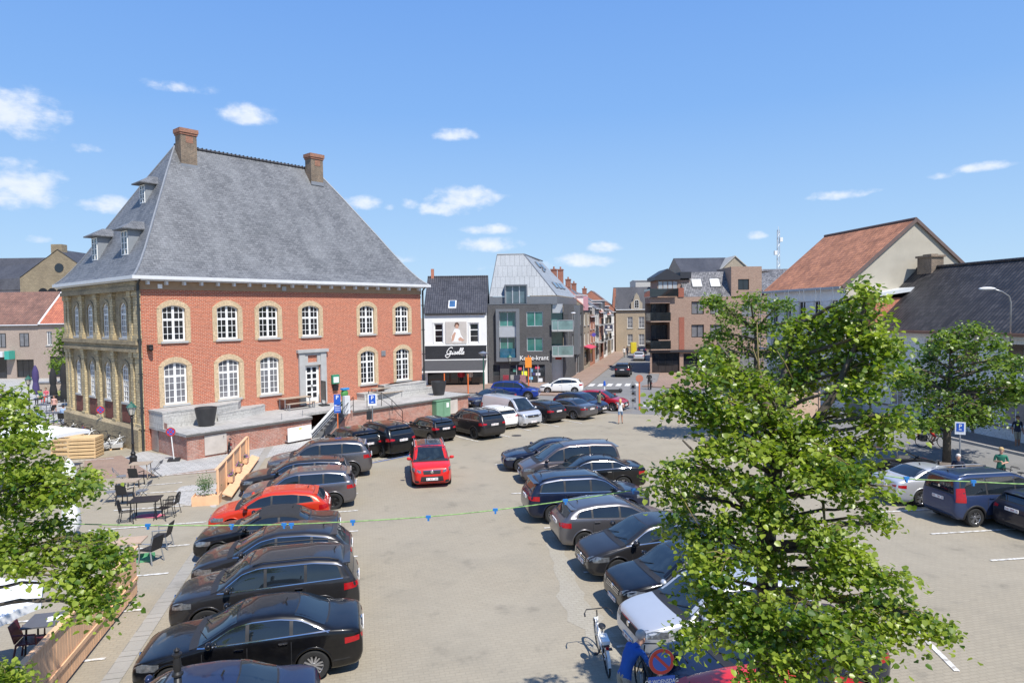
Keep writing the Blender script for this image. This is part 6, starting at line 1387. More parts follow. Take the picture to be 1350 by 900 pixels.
def lr(name, label, kind, paint, k, tail, lat=0, rot=0, **kw):
	Lc = CT[kind]['L']*kw.get('sL', 1); P = leftrow(k, tail, Lc, lat=lat); return make_car(name, label, kind, paint, P, BACK+R(rot), group='cars nosed in along the left café terraces', **kw)
lr('parked_car', 'dark blue saloon at the bottom left edge, only its roof in view', 'sedan', 'dkblue', -4, 410, lat=-.35, rot=2)
lr('parked_car', 'large glossy black saloon with silver alloy wheels, nearest whole car on the left', 'sedan', 'black', -3, 470, lat=.02, chromeline=True, ns=7)
lr('parked_car', 'dark grey compact SUV with roof rails and tow hook beside the glossy black saloon', 'suv', 'dkgrey', -2, 467, rails='dark', chromeline=True, cladding=False)
lr('parked_car', 'dark grey crossover with a bright silver window line, third up the left row', 'hatch', 'dkgrey', -1, 460, chromeline=True, sL=1.04, sH=1.06)
lr('parked_car', 'black convertible with closed fabric roof, in front of the orange-red hatchback', 'cabrio', 'black', 0, 443)
lr('parked_car', 'orange-red hatchback in the left row', 'hatch', 'orange', 1, 431, sL=.98, sH=.98)
lr('parked_car', 'grey crossover with black wheels behind the orange-red hatchback', 'suv', 'grey', 2, 466, sL=.98, sH=.92, rim=M_rimd, chromeline=True, cladding=False)
lr('parked_car', 'dark estate car between the grey crossover and the silver-grey large SUV', 'estate', 'dkgrey', 3, 459, chromeline=True)
lr('parked_car', 'large silver-grey SUV with black roof at the far end of the left row', 'suv', 'grey', 4, 487, sL=1.08, sH=1.05, sW=1.06, rim=M_rimd, roof='black', cladding=False)
def car_at(name, label, kind, paint, ref, pxy, ang, **kw):
	"""place so that a given point of the car (fraction along, across) stands over a ground pixel"""
	t = CT[kind]; sL = kw.get('sL', 1); sW = kw.get('sW', 1)
	lx = {'F': t['L']/2-t['fo'], 'R': t['L']/2-t['fo']-t['wb'], 'N': t['L']/2, 'T': -t['L']/2, 'C': 0}[ref[0]]*sL; ly = {'L': t['W']/2, 'R': -t['W']/2, 'C': 0}[ref[1]]*sW
	a = R(ang); g = gp(*pxy); P = Vector((g.x-(lx*math.cos(a)-ly*math.sin(a)), g.y-(lx*math.sin(a)+ly*math.cos(a)), 0)); return make_car(name, label, kind, paint, P, a, **kw)
TG = 'cars nosed in to the brick terrace wall'; RG = 'cars in the middle right row'; QG = 'cars in the right-hand lot'
car_at('parked_car', 'small black SUV with bright number plate, left end of the terrace row', 'suv', 'black', 'TC', (488, 606), 130, group=TG, sL=.93, sH=.95)
car_at('parked_car', 'big black SUV with silver wheels against the terrace wall', 'suv', 'black', 'RL', (498+3, 603), 134, group=TG, sL=1.04, sH=1.06, rails='dark', cladding=False)
car_at('parked_car', 'small black hatchback with soft roof between two big black SUVs', 'mini', 'black', 'TC', (589, 583), 130, group=TG, chromeline=True)
car_at('parked_car', 'large dark SUV with black wheels left of the white hatchback', 'suv', 'dkgrey', 'RL', (624, 579), 127, group=TG, sL=1.08, sH=1.04, sW=1.04, rim=M_rimd, chromeline=True, cladding=False, rails='dark')
car_at('parked_car', 'white city car half hidden between the dark SUV and the silver van', 'mini', 'white', 'TC', (672, 567), 127, group=TG, sH=1.06)
car_at('parked_van', 'silver delivery van with windowless side, facing the lot', 'van', 'silver', 'NL', (718, 562), -52, cat='van', group=TG, ns=5, grille='wide')
car_at('parked_car', 'dark green-black hatchback just right of the silver van', 'hatch', 'dkgrey', 'TC', (738, 557.5), 133, group=TG, sH=1.0)
car_at('parked_car', 'dark grey saloon with sloping tail right of the hatchback by the van', 'sedan', 'grey', 'TC', (781, 553), 138, group=TG, sL=1.04, chromeline=True)
car_at('parked_car', 'dark blue crossover behind the sloping grey saloon', 'hatch', 'dkblue', 'NC', (797, 546), -42, group=TG, sL=1.05, sH=1.05)
car_at('parked_car', 'red crossover with open door and a man leaning over it', 'hatch', 'dkred', 'NC', (826, 541), -30, group=TG, sH=1.05)
car_at('parked_car', 'dark blue saloon left of the silver van, behind the terrace end', 'sedan', 'dkblue', 'NC', (618, 538), -140, group='cars along the road by the fashion shop')
car_at('parked_car', 'bright blue SUV behind the silver van', 'suv', 'blue', 'FR', (696, 527), -12, sH=.98, rails='dark')
car_at('driving_car', 'white hatchback turning in front of the grey corner building', 'hatch', 'white', 'FL', (722, 519), 172)
car_at('driving_car', 'red boxy car with black roof and silver roof rails driving towards the viewer', 'box', 'red', 'NC', (570, 644), -80, roof='black', rails='silver', grille='slim')
car_at('parked_car', 'dark blue saloon with pointed nose, at the top of the middle right row', 'sedan', 'navy', 'NC', (662, 618), 187, group=RG, sL=1.05)
car_at('parked_car', 'grey people carrier with dark windows in the middle right row', 'mpv', 'brown', 'NC', (684, 634), 189, group=RG)
car_at('parked_car', 'black saloon with chrome window arch, tail to the right, before the people carrier', 'sedan', 'black', 'TC', (846, 640), 187, group=RG, chromeline=True, sL=1.05)
car_at('parked_car', 'dark navy large SUV facing right, red tail lamp to the left', 'suv', 'navy', 'RR', (732, 691), 10, group=RG, sL=1.05, sH=1.0, rails='dark', chromeline=True, cladding=False)
car_at('parked_car', 'silver-grey hatchback facing right with steep glass tail', 'hatch', 'grey', 'RR', (771, 727), 10, group=RG)
car_at('parked_car', 'dark grey compact people carrier facing left in front of the silver-grey hatchback', 'hatch', 'dkgrey', 'NC', (766, 757), 192, group=RG, sH=1.07, grille='chrome', chromeline=True)
car_at('parked_car', 'black crossover facing left with a chrome grille next to the compact people carrier', 'suv', 'black', 'NC', (807, 806), 192, group=RG, sL=.93, sH=.92, grille='chrome')
car_at('parked_car', 'silver crossover facing left beside the parked bicycles', 'suv', 'silver', 'NC', (828, 864), 193, group=RG, sL=.97, sH=.98, cladding=False)
car_at('parked_car', 'dark blue car in deep tree shade right of the no-parking sign', 'estate', 'navy', 'NC', (868, 934), 193, group=RG)
car_at('parked_car', 'bright red car at the bottom edge under the big tree', 'hatch', 'red', 'TC', (880, 1030), 12, group=RG, sL=1.05, chromeline=True)
car_at('parked_car', 'silver saloon with rounded tail on the right', 'sedan', 'silver', 'RR', (1216, 668), 8, group=QG)
car_at('parked_car', 'dark blue high-roof family van with a pale sticker on its side', 'ludo', 'slate', 'RR', (1287, 695), 8, group=QG, rails='silver')
car_at('parked_car', 'dark estate car cut off by the right edge of the picture', 'estate', 'night', 'TL', (1303, 694), 8, group=QG)
car_at('parked_car', 'dark car behind the silver saloon, partly hidden by leaves', 'hatch', 'black', 'RR', (1152, 636), 8, group=QG)
car_at('parked_car', 'black car seen through the big tree, red lamps showing', 'sedan', 'black', 'TR', (1085, 645), 8, group=QG)
car_at('parked_car', 'white car seen through the middle of the big tree', 'hatch', 'white', 'RR', (1035, 612), 8, group=QG)
car_at('driving_car', 'dark SUV driving away up the side street', 'suv', 'dkgrey', 'TC', (820, 497.5), 76)
car_at('driving_car', 'silver car far up the side street', 'hatch', 'silver', 'TC', (842, 476), 76, detail=0)
car_at('driving_car', 'dark car farthest up the side street, partly hidden by the silver one', 'hatch', 'navy', 'TC', (846, 467), 76, detail=0)
def sticker():
	t = [o for o in bpy.data.objects if o.get('label', '').startswith('dark blue high-roof')][0]; G = car_geo('ludo'); m = MB(); side_strip(G, m, -1, .40, .53, lambda s: .70, lambda s: .95, .008, n=4, nv=2); m.build('pale_sticker', plain('sticker_teal', (.20, .55, .58), .5), t)
sticker()
# ================================================================ street furniture and small things
def single(mb, name, mats, label, cat, loc=(0, 0, 0), rotz=0, smooth='auto', group=None, bevel=0):
	o = mb.build(name, mats, None, smooth=smooth, loc=loc, rotz=rotz, bevel=bevel); return tag(o, label, cat, group)
M_planks = bricks('larch_boards', (.56, .31, .16), (.46, .24, .12), (.22, .11, .05), .14, 6, .006, .65, stain=(.38, .21, .12), stain_amt=.5, bump=.3, offs=0, sc_stain=2)
M_plankh = plain('larch_plank', (.74, .45, .26), .65, var=.14, scale=3)
M_pallet = plain('pallet_wood', (.66, .46, .24), .75, var=.14, scale=4)
M_orange = plain('orange_post_paint', (.75, .17, .04), .5); M_sblue = plain('sign_blue', (.02, .10, .48), .35, var=.03); M_sred = plain('sign_red', (.45, .03, .03), .35, var=.03); M_green = plain('lamp_green', (.02, .10, .07), .45)
M_canvas = plain('white_canvas', (.80, .80, .79), .9, var=.04, scale=1.5); M_purple = plain('purple_canvas', (.06, .045, .14), .9); M_blackc = plain('black_canvas', (.02, .02, .022), .9)
M_potm = plain('black_pot', (.035, .035, .037), .5, var=.3, scale=3); M_soil = plain('soil', (.06, .04, .03), .95)
for (x, y, lab) in ((272, 561, 'large black round planter on the left part of the terrace'), (578.5, 520.5, 'large black round planter at the right end of the terrace')):
	p = gp(x, y, TZ); m = MB(); m.lathe([(.001, 0), (.40, 0), (.44, .08), (.56, .75), (.60, .98), (.60, 1.08), (.54, 1.08), (.52, .95), (.001, .95)], 28); o = single(m, 'planter', M_potm, lab, 'planter', p, group='black planters on the terrace')
	q = MB(); q.lathe([(.001, .96), (.515, .96)], 20); q.build('soil', M_soil, o)
def picnic(p, ang, lab):
	t = thing('picnic_table', lab, 'picnic table', p, ang, 'picnic tables on the terrace')
	for nm, y0, y1, z in (('table_top', -.38, .38, .76), ('bench_seat', -.95, -.62, .46), ('bench_seat', .62, .95, .46)):
		m = MB(); n = 3 if nm == 'bench_seat' else 6; w = (y1-y0)/n
		for k in range(n): m.box(-1.1, 1.1, y0+k*w+.008, y0+(k+1)*w-.008, z-.04, z)
		m.build(nm, M_wood, t)
	for x in (-.95, .95):
		m = MB()
		for (y0, y1, z) in ((-.36, .36, .72), (-.93, -.64, .42), (.64, .93, .42)):
			m.box(x-.03, x+.03, y0, y0+.05, 0, z-.0); m.box(x-.03, x+.03, y1-.05, y1, 0, z); m.box(x-.03, x+.03, y0+.05, y1-.05, z-.05, z-.001)
		m.box(x-.02, x+.02, -.64, -.36, .2, .24); m.box(x-.02, x+.02, .36, .64, .2, .24); m.build('leg_frame', M_galv, t)
	return t
picnic(gp(389, 538, TZ), TA, 'timber picnic table with steel legs left of the hall entrance'); picnic(gp(507, 523.5, TZ), TA, 'timber picnic table with steel legs right of the hall entrance')
p = gp(427, 534.5, TZ); t = thing('board_stand', 'thin black framed board on a rubber base by the hall entrance', 'sign stand', p, TA+R(80)); m = MB(); m.box(-.38, .38, -.28, .28, 0, .1); m.build('base', M_plast, t)
m = MB(); m.box(-.36, -.32, -.02, .02, .1, 1.75); m.box(.32, .36, -.02, .02, .1, 1.75); m.box(-.32, .32, -.02, .02, 1.71, 1.75); m.box(-.32, .32, -.02, .02, .4, .44); m.build('frame', M_black, t); m = MB(); m.box(-.32, .32, -.01, .01, .44, 1.71); m.build('board', plain('board_grey', (.16, .14, .12), .5), t)
p = gp(457, 545, TZ); t = thing('parcel_post', 'white post box with a green and orange top beside the stairs', 'post', p, TA); m = MB(); m.box(-.2, .2, -.12, .12, 0, 1.15); m.build('body', M_gutter, t); m = MB(); m.ball((.15, .4, 1.25), (.26, .2, .3)); m.box(.02, .3, .3, .5, .0, 1.0); m.build('green_cover', plain('leaf_green', (.07, .25, .06), .6), t); m = MB(); m.box(-.1, .42, .22, .5, 1.5, 1.62); m.build('blue_band', plain('bright_blue', (.03, .25, .55), .5), t)
lf = thing('stair_lift', 'white platform stair lift with inclined rail beside the terrace stairs', 'stair lift', TP, TA)
def L3(px_, py_, z): a, b = tl(px_, py_, z); return Vector((a, b, z))
a = L3(380, 583, .12); b = L3(411, 577, .12)
d = (b-a).normalized(); n_ = Vector((-d.y, d.x, 0))
m = MB(); m.hexa([a, b, b+n_*.05, a+n_*.05, a+Vector((0, 0, .85)), b+Vector((0, 0, .85)), b+n_*.05+Vector((0, 0, .85)), a+n_*.05+Vector((0, 0, .85))]); m.build('gate_panel', M_whitew, lf)
m = MB(); m.hexa([a+n_*.06, b+n_*.06, b+n_*.9, a+n_*.9, a+n_*.06+Vector((0, 0, .08)), b+n_*.06+Vector((0, 0, .08)), b+n_*.9+Vector((0, 0, .08)), a+n_*.9+Vector((0, 0, .08))]); m.build('platform', M_galv, lf)
m = MB(); q = a+d*.9+Vector((0, 0, .68))-n_*.004; m.box(-.1, .1, -.004, 0, 0, .08); m.v = [tuple(q+d*v[0]+n_*v[1]+Vector((0, 0, v[2]))) for v in m.v]; m.build('warning_label', plain('yellow_label', (.75, .6, .05), .5), lf)
for pt in (a+d*.1+n_*.7, b-d*.1+n_*.7): m = MB(); m.beam(pt+Vector((0, 0, .1)), pt+Vector((0, 0, 1.7)), .03, .03); m.build('guard_bar', M_galv, lf)
ra = L3(411, 573, .55); rb = L3(450, 530, 2.15)
m = MB(); m.beam(ra, rb, .06, .42); m.build('rail', M_whitew, lf); m = MB(); m.tube([ra+Vector((0, -.06, .05)), rb+Vector((0, -.06, .05))], .03, 6); m.tube([ra+Vector((0, -.06, -.12)), rb+Vector((0, -.06, -.12))], .03, 6); m.build('guide_tube', M_black, lf)
rl = thing('stair_railing', 'thin black steel railing over the terrace stairs', 'railing', TP, TA)
def rail(parent, pts, h=.95, mat=M_black, r=.022):
	m = MB(); top = [p+Vector((0, 0, h)) for p in pts]; mid = [p+Vector((0, 0, h*.5)) for p in pts]
	m.tube(top, r, 6); m.tube(mid, r*.7, 6); m.build('handrail', mat, parent)
	for p in pts: q = MB(); q.tube([p, p+Vector((0, 0, h))], r, 6); q.build('baluster', mat, parent)
rail(rl, [L3(428, 588, .05), L3(447, 566, .75), L3(466, 542, TZ)])
rl2 = thing('stair_railing', 'black steel railing running down right of the blue parking signs', 'railing', TP, TA); rail(rl2, [L3(484, 538, TZ), L3(503, 535, TZ), L3(517, 545, .9), L3(531, 560, .3)])
br_ = thing('bicycle_rack', 'grey steel hoop bicycle rack in front of the terrace wall', 'bicycle rack', TP, TA)
a = L3(296, 596, 0); b = L3(351, 583, 0)
for k in range(9):
	p = a.lerp(b, k/8); d = (b-a).normalized(); n_ = Vector((-d.y, d.x, 0)); m = MB(); m.tube([p-n_*.25, p-n_*.25+Vector((0, 0, .95)), p+Vector((0, 0, 1.05)), p+n_*.25+Vector((0, 0, .95)), p+n_*.25], .022, 6); m.build('hoop', M_galv, br_)
m = MB(); n_ = Vector((-(b-a).normalized().y, (b-a).normalized().x, 0)); m.beam(a-n_*.25+Vector((0, 0, .06)), b-n_*.25+Vector((0, 0, .06)), .04, .04); m.beam(a+n_*.25+Vector((0, 0, .06)), b+n_*.25+Vector((0, 0, .06)), .04, .04); m.build('base_rail', M_galv, br_)
for f in (.4, .85): p = a.lerp(b, f)-n_*.3; m = MB(); m.box(-.18, .18, -.01, .01, .5, .95); m.v = [tuple(p+(b-a).normalized()*v[0]+n_*v[1]+Vector((0, 0, v[2]))) for v in m.v]; m.build('notice', M_whitew, br_)
c = L3(574, 549, 0); ucab = thing('utility_cabinet', 'green metal utility cabinet against the terrace wall', 'cabinet', TP+tdir*c.x+tin*(fy(c.x)-.32), TA)
m = MB(); m.box(-.72, .72, -.18, .28, 0, 1.28); m.box(-.76, .76, -.22, .3, 1.281, 1.34); m.build('cabinet_body', plain('cabinet_green', (.13, .27, .16), .55, var=.12), ucab)
for s in (-1, 1): m = MB(); m.box(s*.36-.33, s*.36+.33, -.2, -.181, .1, 1.2); m.build('door', plain('cabinet_green2', (.15, .29, .18), .5), ucab)
m = MB(); m.box(.3, .55, -.206, -.201, .75, 1.1); m.build('notice', M_whitew, ucab)
for xx in (586.5, 592.5):
	p = L3(xx, 549, 0); p = TP+tdir*p.x+tin*(fy(p.x)-.4); m = MB(); m.lathe([(.07, 0), (.07, .95), (.001, .99)], 10); o = single(m, 'bollard', M_black, 'black %s bollard with yellow band right of the green cabinet' % ('short' if xx < 590 else 'right-hand'), 'bollard', p, group='banded bollards at the terrace wall'); q = MB(); q.lathe([(.075, .6), (.075, .85)], 10); q.build('yellow_band', plain('yellow_band', (.75, .5, .03), .5), o)
# ---------------------------------------------------------------- signs
def round_sign(p, h, face, dia, post, lab, kind='nopark', plate=None, tilt=0, base=False, polem=None, grp=None):
	t = thing('traffic_sign', lab, 'traffic sign', p, face, grp)       # local -y is the sign's face
	m = MB(); m.tube([(0, .03, 0), (0, .03, h+dia*.4)], .03, 8); m.build('pole', post, t)
	r = dia/2; m = MB(); m.lathe([(r, -.012), (r, .0), (.001, .0)], 28, (0, 0, h), axis='y'); m.lathe([(.001, -.013), (r*.99, -.013)], 28, (0, 0, h), axis='y', mat=1); s = m.build('sign_plate', [M_galv, M_sred], t)
	m = MB(); m.lathe([(.001, -.016), (r*.72, -.016)], 28, (0, 0, h), axis='y'); m.build('blue_field', M_sblue, s)
	m = MB(); w = r*.11
	for sg in ((1,) if kind == 'nopark' else (1, -1)):
		dx = Vector((math.cos(R(45))*sg, 0, -math.sin(R(45)))); nx = Vector((dx.z, 0, -dx.x)); c = Vector((0, -.019-.001*sg, h)); m.poly([c-dx*r*.74-nx*w, c+dx*r*.74-nx*w, c+dx*r*.74+nx*w, c-dx*r*.74+nx*w])
	m.build('red_bar', M_sred, s)
	if plate:
		pw, phh, txt = plate; z = h-r-.03-phh/2; m = MB(); m.box(-pw/2, pw/2, -.012, 0, z-phh/2, z+phh/2); pl = m.build('text_plate', M_sblue, t); text(txt, 'lettering', M_letter, pl, (0, -.016, z), phh*.58, (R(90), 0, 0), .001, sx=.82)
	if base: m = MB(); m.box(-.3, .3, -.3, .3, 0, .1); m.build('rubber_base', M_plast, t)
	return t
p = at(872, 871, 10); round_sign(Vector((p.x, 10, 0)), p.z, R(8), .40, M_galv, 'round blue and red no-parking sign with a text plate at the bottom edge', plate=(.42, .15, 'OP WOENSDAG'))
p = gp(134, 580); round_sign(p, 1.95, R(10), .5, M_galv, 'round blue and red no-stopping sign between the bikes and the crates', 'nostop', base=True, grp='temporary no-stopping signs')
p = gp(229.5, 607); o = round_sign(p, 1.6, R(20), .48, M_whitew, 'leaning round no-stopping sign at the terrace corner', 'nostop', base=True, grp='temporary no-stopping signs'); o.rotation_euler = (R(2), R(-4), R(20))
def rect_sign(p, h, face, w, hh, post, lab, txt='P', low=None, back=None, cat='parking sign'):
	t = thing('parking_sign', lab, cat, p, face); m = MB(); m.tube([(0, .04, 0), (0, .04, h)], .035, 8); m.build('pole', post, t)
	m = MB(); m.box(-w/2, w/2, -.012, 0, h-hh, h); s = m.build('sign_plate', M_sblue, t)
	if back: m = MB(); m.box(-w/2-.06, w/2+.06, .001, .012, h-hh-.14, h+.06); m.build('white_border', M_whitew, s)
	text(txt, 'letter', M_letter, s, (0, -.018, h-min(hh, w)*.48), w*.85, (R(90), 0, 0), .002, bold=.004)
	if low: m = MB(); m.box(-w/2, w/2, -.012, 0, h-hh-.04-low, h-hh-.04); l = m.build('lower_plate', M_sblue, t); q = MB(); [q.box(-w*.38, w*.38, -.016, -.013, h-hh-.1-k*.12, h-hh-.07-k*.12) for k in range(3)]; q.build('lettering', M_letter, l)
	else: m = MB(); m.box(-w*.18, w*.18, -.016, -.013, h-hh+.06, h-hh+.1); m.build('small_mark', M_letter, s)
	return t
rect_sign(gp(446, 590), 3.15, R(12), .38, .62, M_orange, 'blue parking sign for disabled drivers on an orange post at the stairs', low=.42)
q = bpy.data.objects[-1] if False else None
rect_sign(gp(492, 588), 3.05, R(15), .38, .5, M_galv, 'small blue parking sign on a grey post in front of the terrace wall', back=True)
rect_sign(gp(1265, 634), 2.6, R(-30), .28, .36, M_galv, 'blue parking sign beside the right-hand tree trunk', back=True)
t = thing('meter_post', 'dark grey box on a thin post left of the small parking sign', 'post', gp(487.5, 588), R(12)); m = MB(); m.tube([(0, 0, 0), (0, 0, 3.3)], .025, 6); m.build('pole', M_black, t); m = MB(); m.box(-.15, .15, -.08, .08, 1.6, 2.1); m.build('box', M_plast, t)
def opost(x, y, h, lab, disc=None, plate=None):
	p = gp(x, y); t = thing('orange_post', lab, 'post', p); m = MB(); m.tube([(0, 0, 0), (0, 0, h)], .06, 8); m.build('pole', M_orange, t)
	if disc: m = MB(); m.lathe([(.3, -.09), (.3, -.07), (.001, -.07)], 20, (0, 0, h-.1), axis='y'); m.lathe([(.001, -.095), (.3, -.095)], 20, (0, 0, h-.1), axis='y'); m.build('sign_disc', plain('faded_sign', (.45, .16, .10), .6), t)
	if plate: m = MB(); m.box(-.32, .32, -.09, -.065, h-.2-1.0, h-.2); m.build('orange_plate', plain('orange_plate', (.85, .28, .03), .5), t)
opost(843, 540, 2.6, 'orange post with a faded round sign at the street corner', disc=True); opost(617.5, 535, 2.7, 'plain orange post at the right end of the terrace'); opost(586, 512, 1.6, 'short orange post at the shop window with coats')
opost(697, 518, 3.7, 'post with an orange rectangular sign in front of the grey building', plate=True)
t = thing('bicycle_parking_sign', 'narrow grey rack panel beside the orange post at the corner', 'sign', gp(834.5, 539)); m = MB(); m.box(-.3, .3, -.05, .05, 0, .15); m.box(-.04, .04, -.04, .04, .15, 2.2); m.build('stand', M_galv, t)
for k, z in enumerate((.5, 1.05, 1.6)): m = MB(); m.box(-.22, .22, -.06, -.045, z, z+.42); m.lathe([(.12, -.062), (.001, -.062)], 12, (0, 0, z+.2), axis='y', mat=1); m.build('panel', [M_galv, M_plast], t)
t = thing('keep_right_post', 'small blue post on the crossing behind the red crossover', 'post', gp(797, 519)); m = MB(); m.tube([(0, 0, 0), (0, 0, 1.0)], .06, 8); m.build('pole', M_whitew, t); m = MB(); m.lathe([(.13, .8), (.09, 1.2), (.001, 1.25)], 10); m.build('blue_cap', M_sblue, t)
m = MB(); m.box(-.9, .9, -.12, .12, .05, .35); m.ball((.9, 0, .25), .2); single(m, 'fallen_barrier', M_plast, 'black barrier lying on the crossing behind the red crossover', 'barrier', gp(806, 518), R(5))
# ---------------------------------------------------------------- lamps
def lantern(p, h, lab, s=1.0, grp='green lantern street lamps'):
	t = thing('street_lamp', lab, 'street lamp', p, .3, grp); m = MB()
	m.lathe([(.22, 0), (.22, .12), (.17, .16), (.19, .42), (.11, .5), (.13, .62), (.075, .7), (.06, 1.1), (.085, 1.14), (.06, 1.2), (.05, h-.85), (.09, h-.8), (.05, h-.74), (.13, h-.66), (.13, h-.64)], 12); m.build('post', M_black, t, smooth='auto')
	m = MB(); m.lathe([(.12, h-.64), (.22, h-.25), (.001, h-.25)], 6); l = m.build('lantern_glass', plain('milky_glass', (.50, .46, .40), .3), t)
	m = MB(); m.lathe([(.27, h-.25), (.24, h-.2), (.10, h-.05), (.06, h-.04), (.05, h+.03), (.001, h+.08)], 6); m.build('lantern_roof', M_green, t)
	for k in range(6): a = math.pi/3*k; q = MB(); q.beam((.12*math.cos(a), .12*math.sin(a), h-.64), (.225*math.cos(a), .225*math.sin(a), h-.25), .018, .018); q.build('lantern_rib', M_green, l)
lantern(gp(176, 612), 3.3, 'green lantern street lamp standing left of the hall corner'); lantern(gp(39.5, 553), 3.4, 'green lantern street lamp among the far left café tables'); lantern(gp(672.5, 517), 3.7, 'green lantern street lamp before the grey corner building')
t = thing('street_lamp', 'dark green lamp post with flat twin heads before the fashion shop', 'street lamp', gp(638, 528)); m = MB(); m.tube([(0, 0, 0), (0, 0, 4.0)], [.07, .05], 8); m.build('post', M_green, t)
m = MB(); m.lathe([(.1, 4.0), (.42, 4.25), (.42, 4.3), (.001, 4.45)], 16); m.build('lamp_head', M_galv, t)
lpx = wl(1341, 428); t = thing('street_lamp', 'curved grey bracket lamp above the black roofed house', 'street lamp', wpt(t_far)-wdir*lpx[0]); ex = Vector((-.989, -.147, 0))
m = MB(); pts = [Vector((0, 0, 5.6))-ex*.0+ex*.42, Vector((0, 0, 8.0))+ex*.42, Vector((0, 0, 8.35))+ex*.55, Vector((0, 0, 8.6))+ex*1.0, Vector((0, 0, 8.75))+ex*1.5]; m.tube(pts, .04, 8); m.build('arm', M_galv, t, smooth=True)
m = MB(); c = Vector((0, 0, 8.78))+ex*1.95; m.ball(c, (.5, .16, .1)); m.build('lamp_head', plain('lamp_white', (.72, .72, .72), .4), t, smooth=True)
t = thing('street_lamp', 'white headed bracket lamp on the grey building corner', 'street lamp', at(757, 440, 75.5)*Vector((1, 1, 0)) if False else Vector((at(757, 440, 76).x, 76, 0)))
m = MB(); m.tube([(0, 0, 6.2), (0, 0, 7.6), (-.2, -1.2, 7.75)], .04, 6); m.build('arm', M_galv, t); m = MB(); m.ball((-.25, -1.7, 7.75), (.28, .55, .1)); m.build('lamp_head', MATS['lamp_white'], t, smooth=True)
p = at(233, 856, 10.4); t = thing('iron_post', 'black cast iron post with ornate finial at the bottom left', 'post', Vector((p.x, 10.4, 0))); h = p.z
m = MB(); m.tube([(0, 0, 0), (0, 0, h-.42)], .06, 10); m.build('shaft', M_black, t, smooth=True); m = MB(); m.lathe([(.06, h-.42), (.085, h-.4), (.085, h-.37), (.05, h-.34), (.065, h-.25), (.05, h-.12), (.075, h-.08), (.075, h-.06), (.03, h-.04), (.05, h), (.001, h+.04)], 12); m.build('finial', M_black, t, smooth='auto')
# ---------------------------------------------------------------- timber screens with flower boxes
def screen(P0, P1, lab, boxes, seed):
	d = (P1-P0); L_ = d.length; a = math.atan2(d.y, d.x); t = thing('timber_screen', lab, 'fence', P0, a, 'larch screens round the café terraces')
	hh = 1.4; m = MB(); rr = random.Random(seed); x = 0
	m2 = MB()
	while x < L_-.12:
		w = .135; m.box(x+.004, x+w-.004, -.012-rr.random()*.006, .016, .08, hh-.05+rr.random()*.003); x += w+(.0 if rr.random() > .25 else .012)
	m.build('boards', M_plankh, t)
	m = MB(); m.box(-.02, L_+.02, -.06, .07, hh-.05+.004, hh); m.build('top_rail', M_plankh, t)
	for k in range(int(L_/1.8)+2):
		xx = min(L_-.04, k*1.8); q = MB(); q.box(xx-.04, xx+.04, -.09, -.019, 0, hh-.055); q.build('post', M_plankh, t)
	m = MB(); m.box(0, L_, .02, .05, .45, .55); m.build('rear_rail', M_plankh, t)
	m = MB(); m.hexa([(-.05, -.58, .18), (L_+.05, -.58, .18), (L_+.05, -.2, .34), (-.05, -.2, .34), (-.05, -.58, .22), (L_+.05, -.58, .22), (L_+.05, -.2, .38), (-.05, -.2, .38)]); m.build('foot_plank', M_plankh, t)
	m = MB()
	for k in range(int(L_/1.2)+1): xx = .1+k*1.2; m.box(xx, xx+.08, -.55, -.1, 0, .17)
	m.build('bearers', M_wood, t)
	for bx in boxes:
		x = bx*L_; q = MB();
		q.box(x-.3, x+.3, -.32, -.30, .42, .66); q.box(x-.3, x+.3, -.12, -.10, .42, .66); q.box(x-.3, x-.28, -.298, -.122, .42, .66); q.box(x+.28, x+.3, -.298, -.122, .42, .66); q.box(x-.278, x+.278, -.298, -.122, .42, .60)
		fb_ = q.build('flower_box', M_plankh, t); vs = []; m1 = MB();
		for k in range(110):
			c = Vector((x+rr.gauss(0, .13), -.21+rr.gauss(0, .06), .66+abs(rr.gauss(0, .09)))); s = .025; u_ = Vector((rr.gauss(0, 1), rr.gauss(0, 1), rr.gauss(0, 1))).normalized(); v_ = u_.orthogonal().normalized(); m1.poly([c-u_*s-v_*s*.6, c+u_*s-v_*s*.6, c+u_*s+v_*s*.6, c-u_*s+v_*s*.6], 0 if k % 3 else 1)
		m1.build('flowers', [plain('shrub_leaf', (.06, .12, .03), .6), plain('violet_petal', (.32, .10, .42), .6)], fb_)
	return t
SB0 = gp(286.7, 661.7); SB1 = gp(327, 609); screen(SB0, SB1, 'larch board screen with violet flower boxes ahead of the grey crossover', (.25, .5, .75), 2)
SA1 = gp(180.6, 784.5); SA0 = SA1-fa*8.2; screen(SA1, SA0, 'long larch board screen with flower boxes at the bottom left', (.12, .55, .8), 5)
c = SB0+Vector((-.35, -.1, 0)); t = thing('planter_box', 'low timber planter with a small shrub at the near end of the screen', 'planter', c, fang)
m = MB(); m.prism([(-.55, -.4), (.5, -.4), (.5, -.36), (-.55, -.36)], 0, .38); m.box(-.55, -.51, -.358, .3, 0, .38); m.box(.46, .5, -.358, .3, 0, .38); m.box(-.51, .46, -.35, .3, .02, .3); m.build('box', M_plankh, t)
m = MB(); rr = random.Random(9)
for k in range(500):
	c_ = Vector((-.1+rr.gauss(0, .17), rr.gauss(0, .14), .75+rr.gauss(0, .2))); s = .035; u_ = Vector((rr.gauss(0, 1), rr.gauss(0, 1), rr.gauss(0, 1))).normalized(); v_ = u_.orthogonal().normalized(); m.poly([c_-u_*s, c_+v_*s*.6, c_+u_*s, c_-v_*s*.6])
m.build('shrub', plain('shrub_leaf', (.06, .12, .03), .6), t)
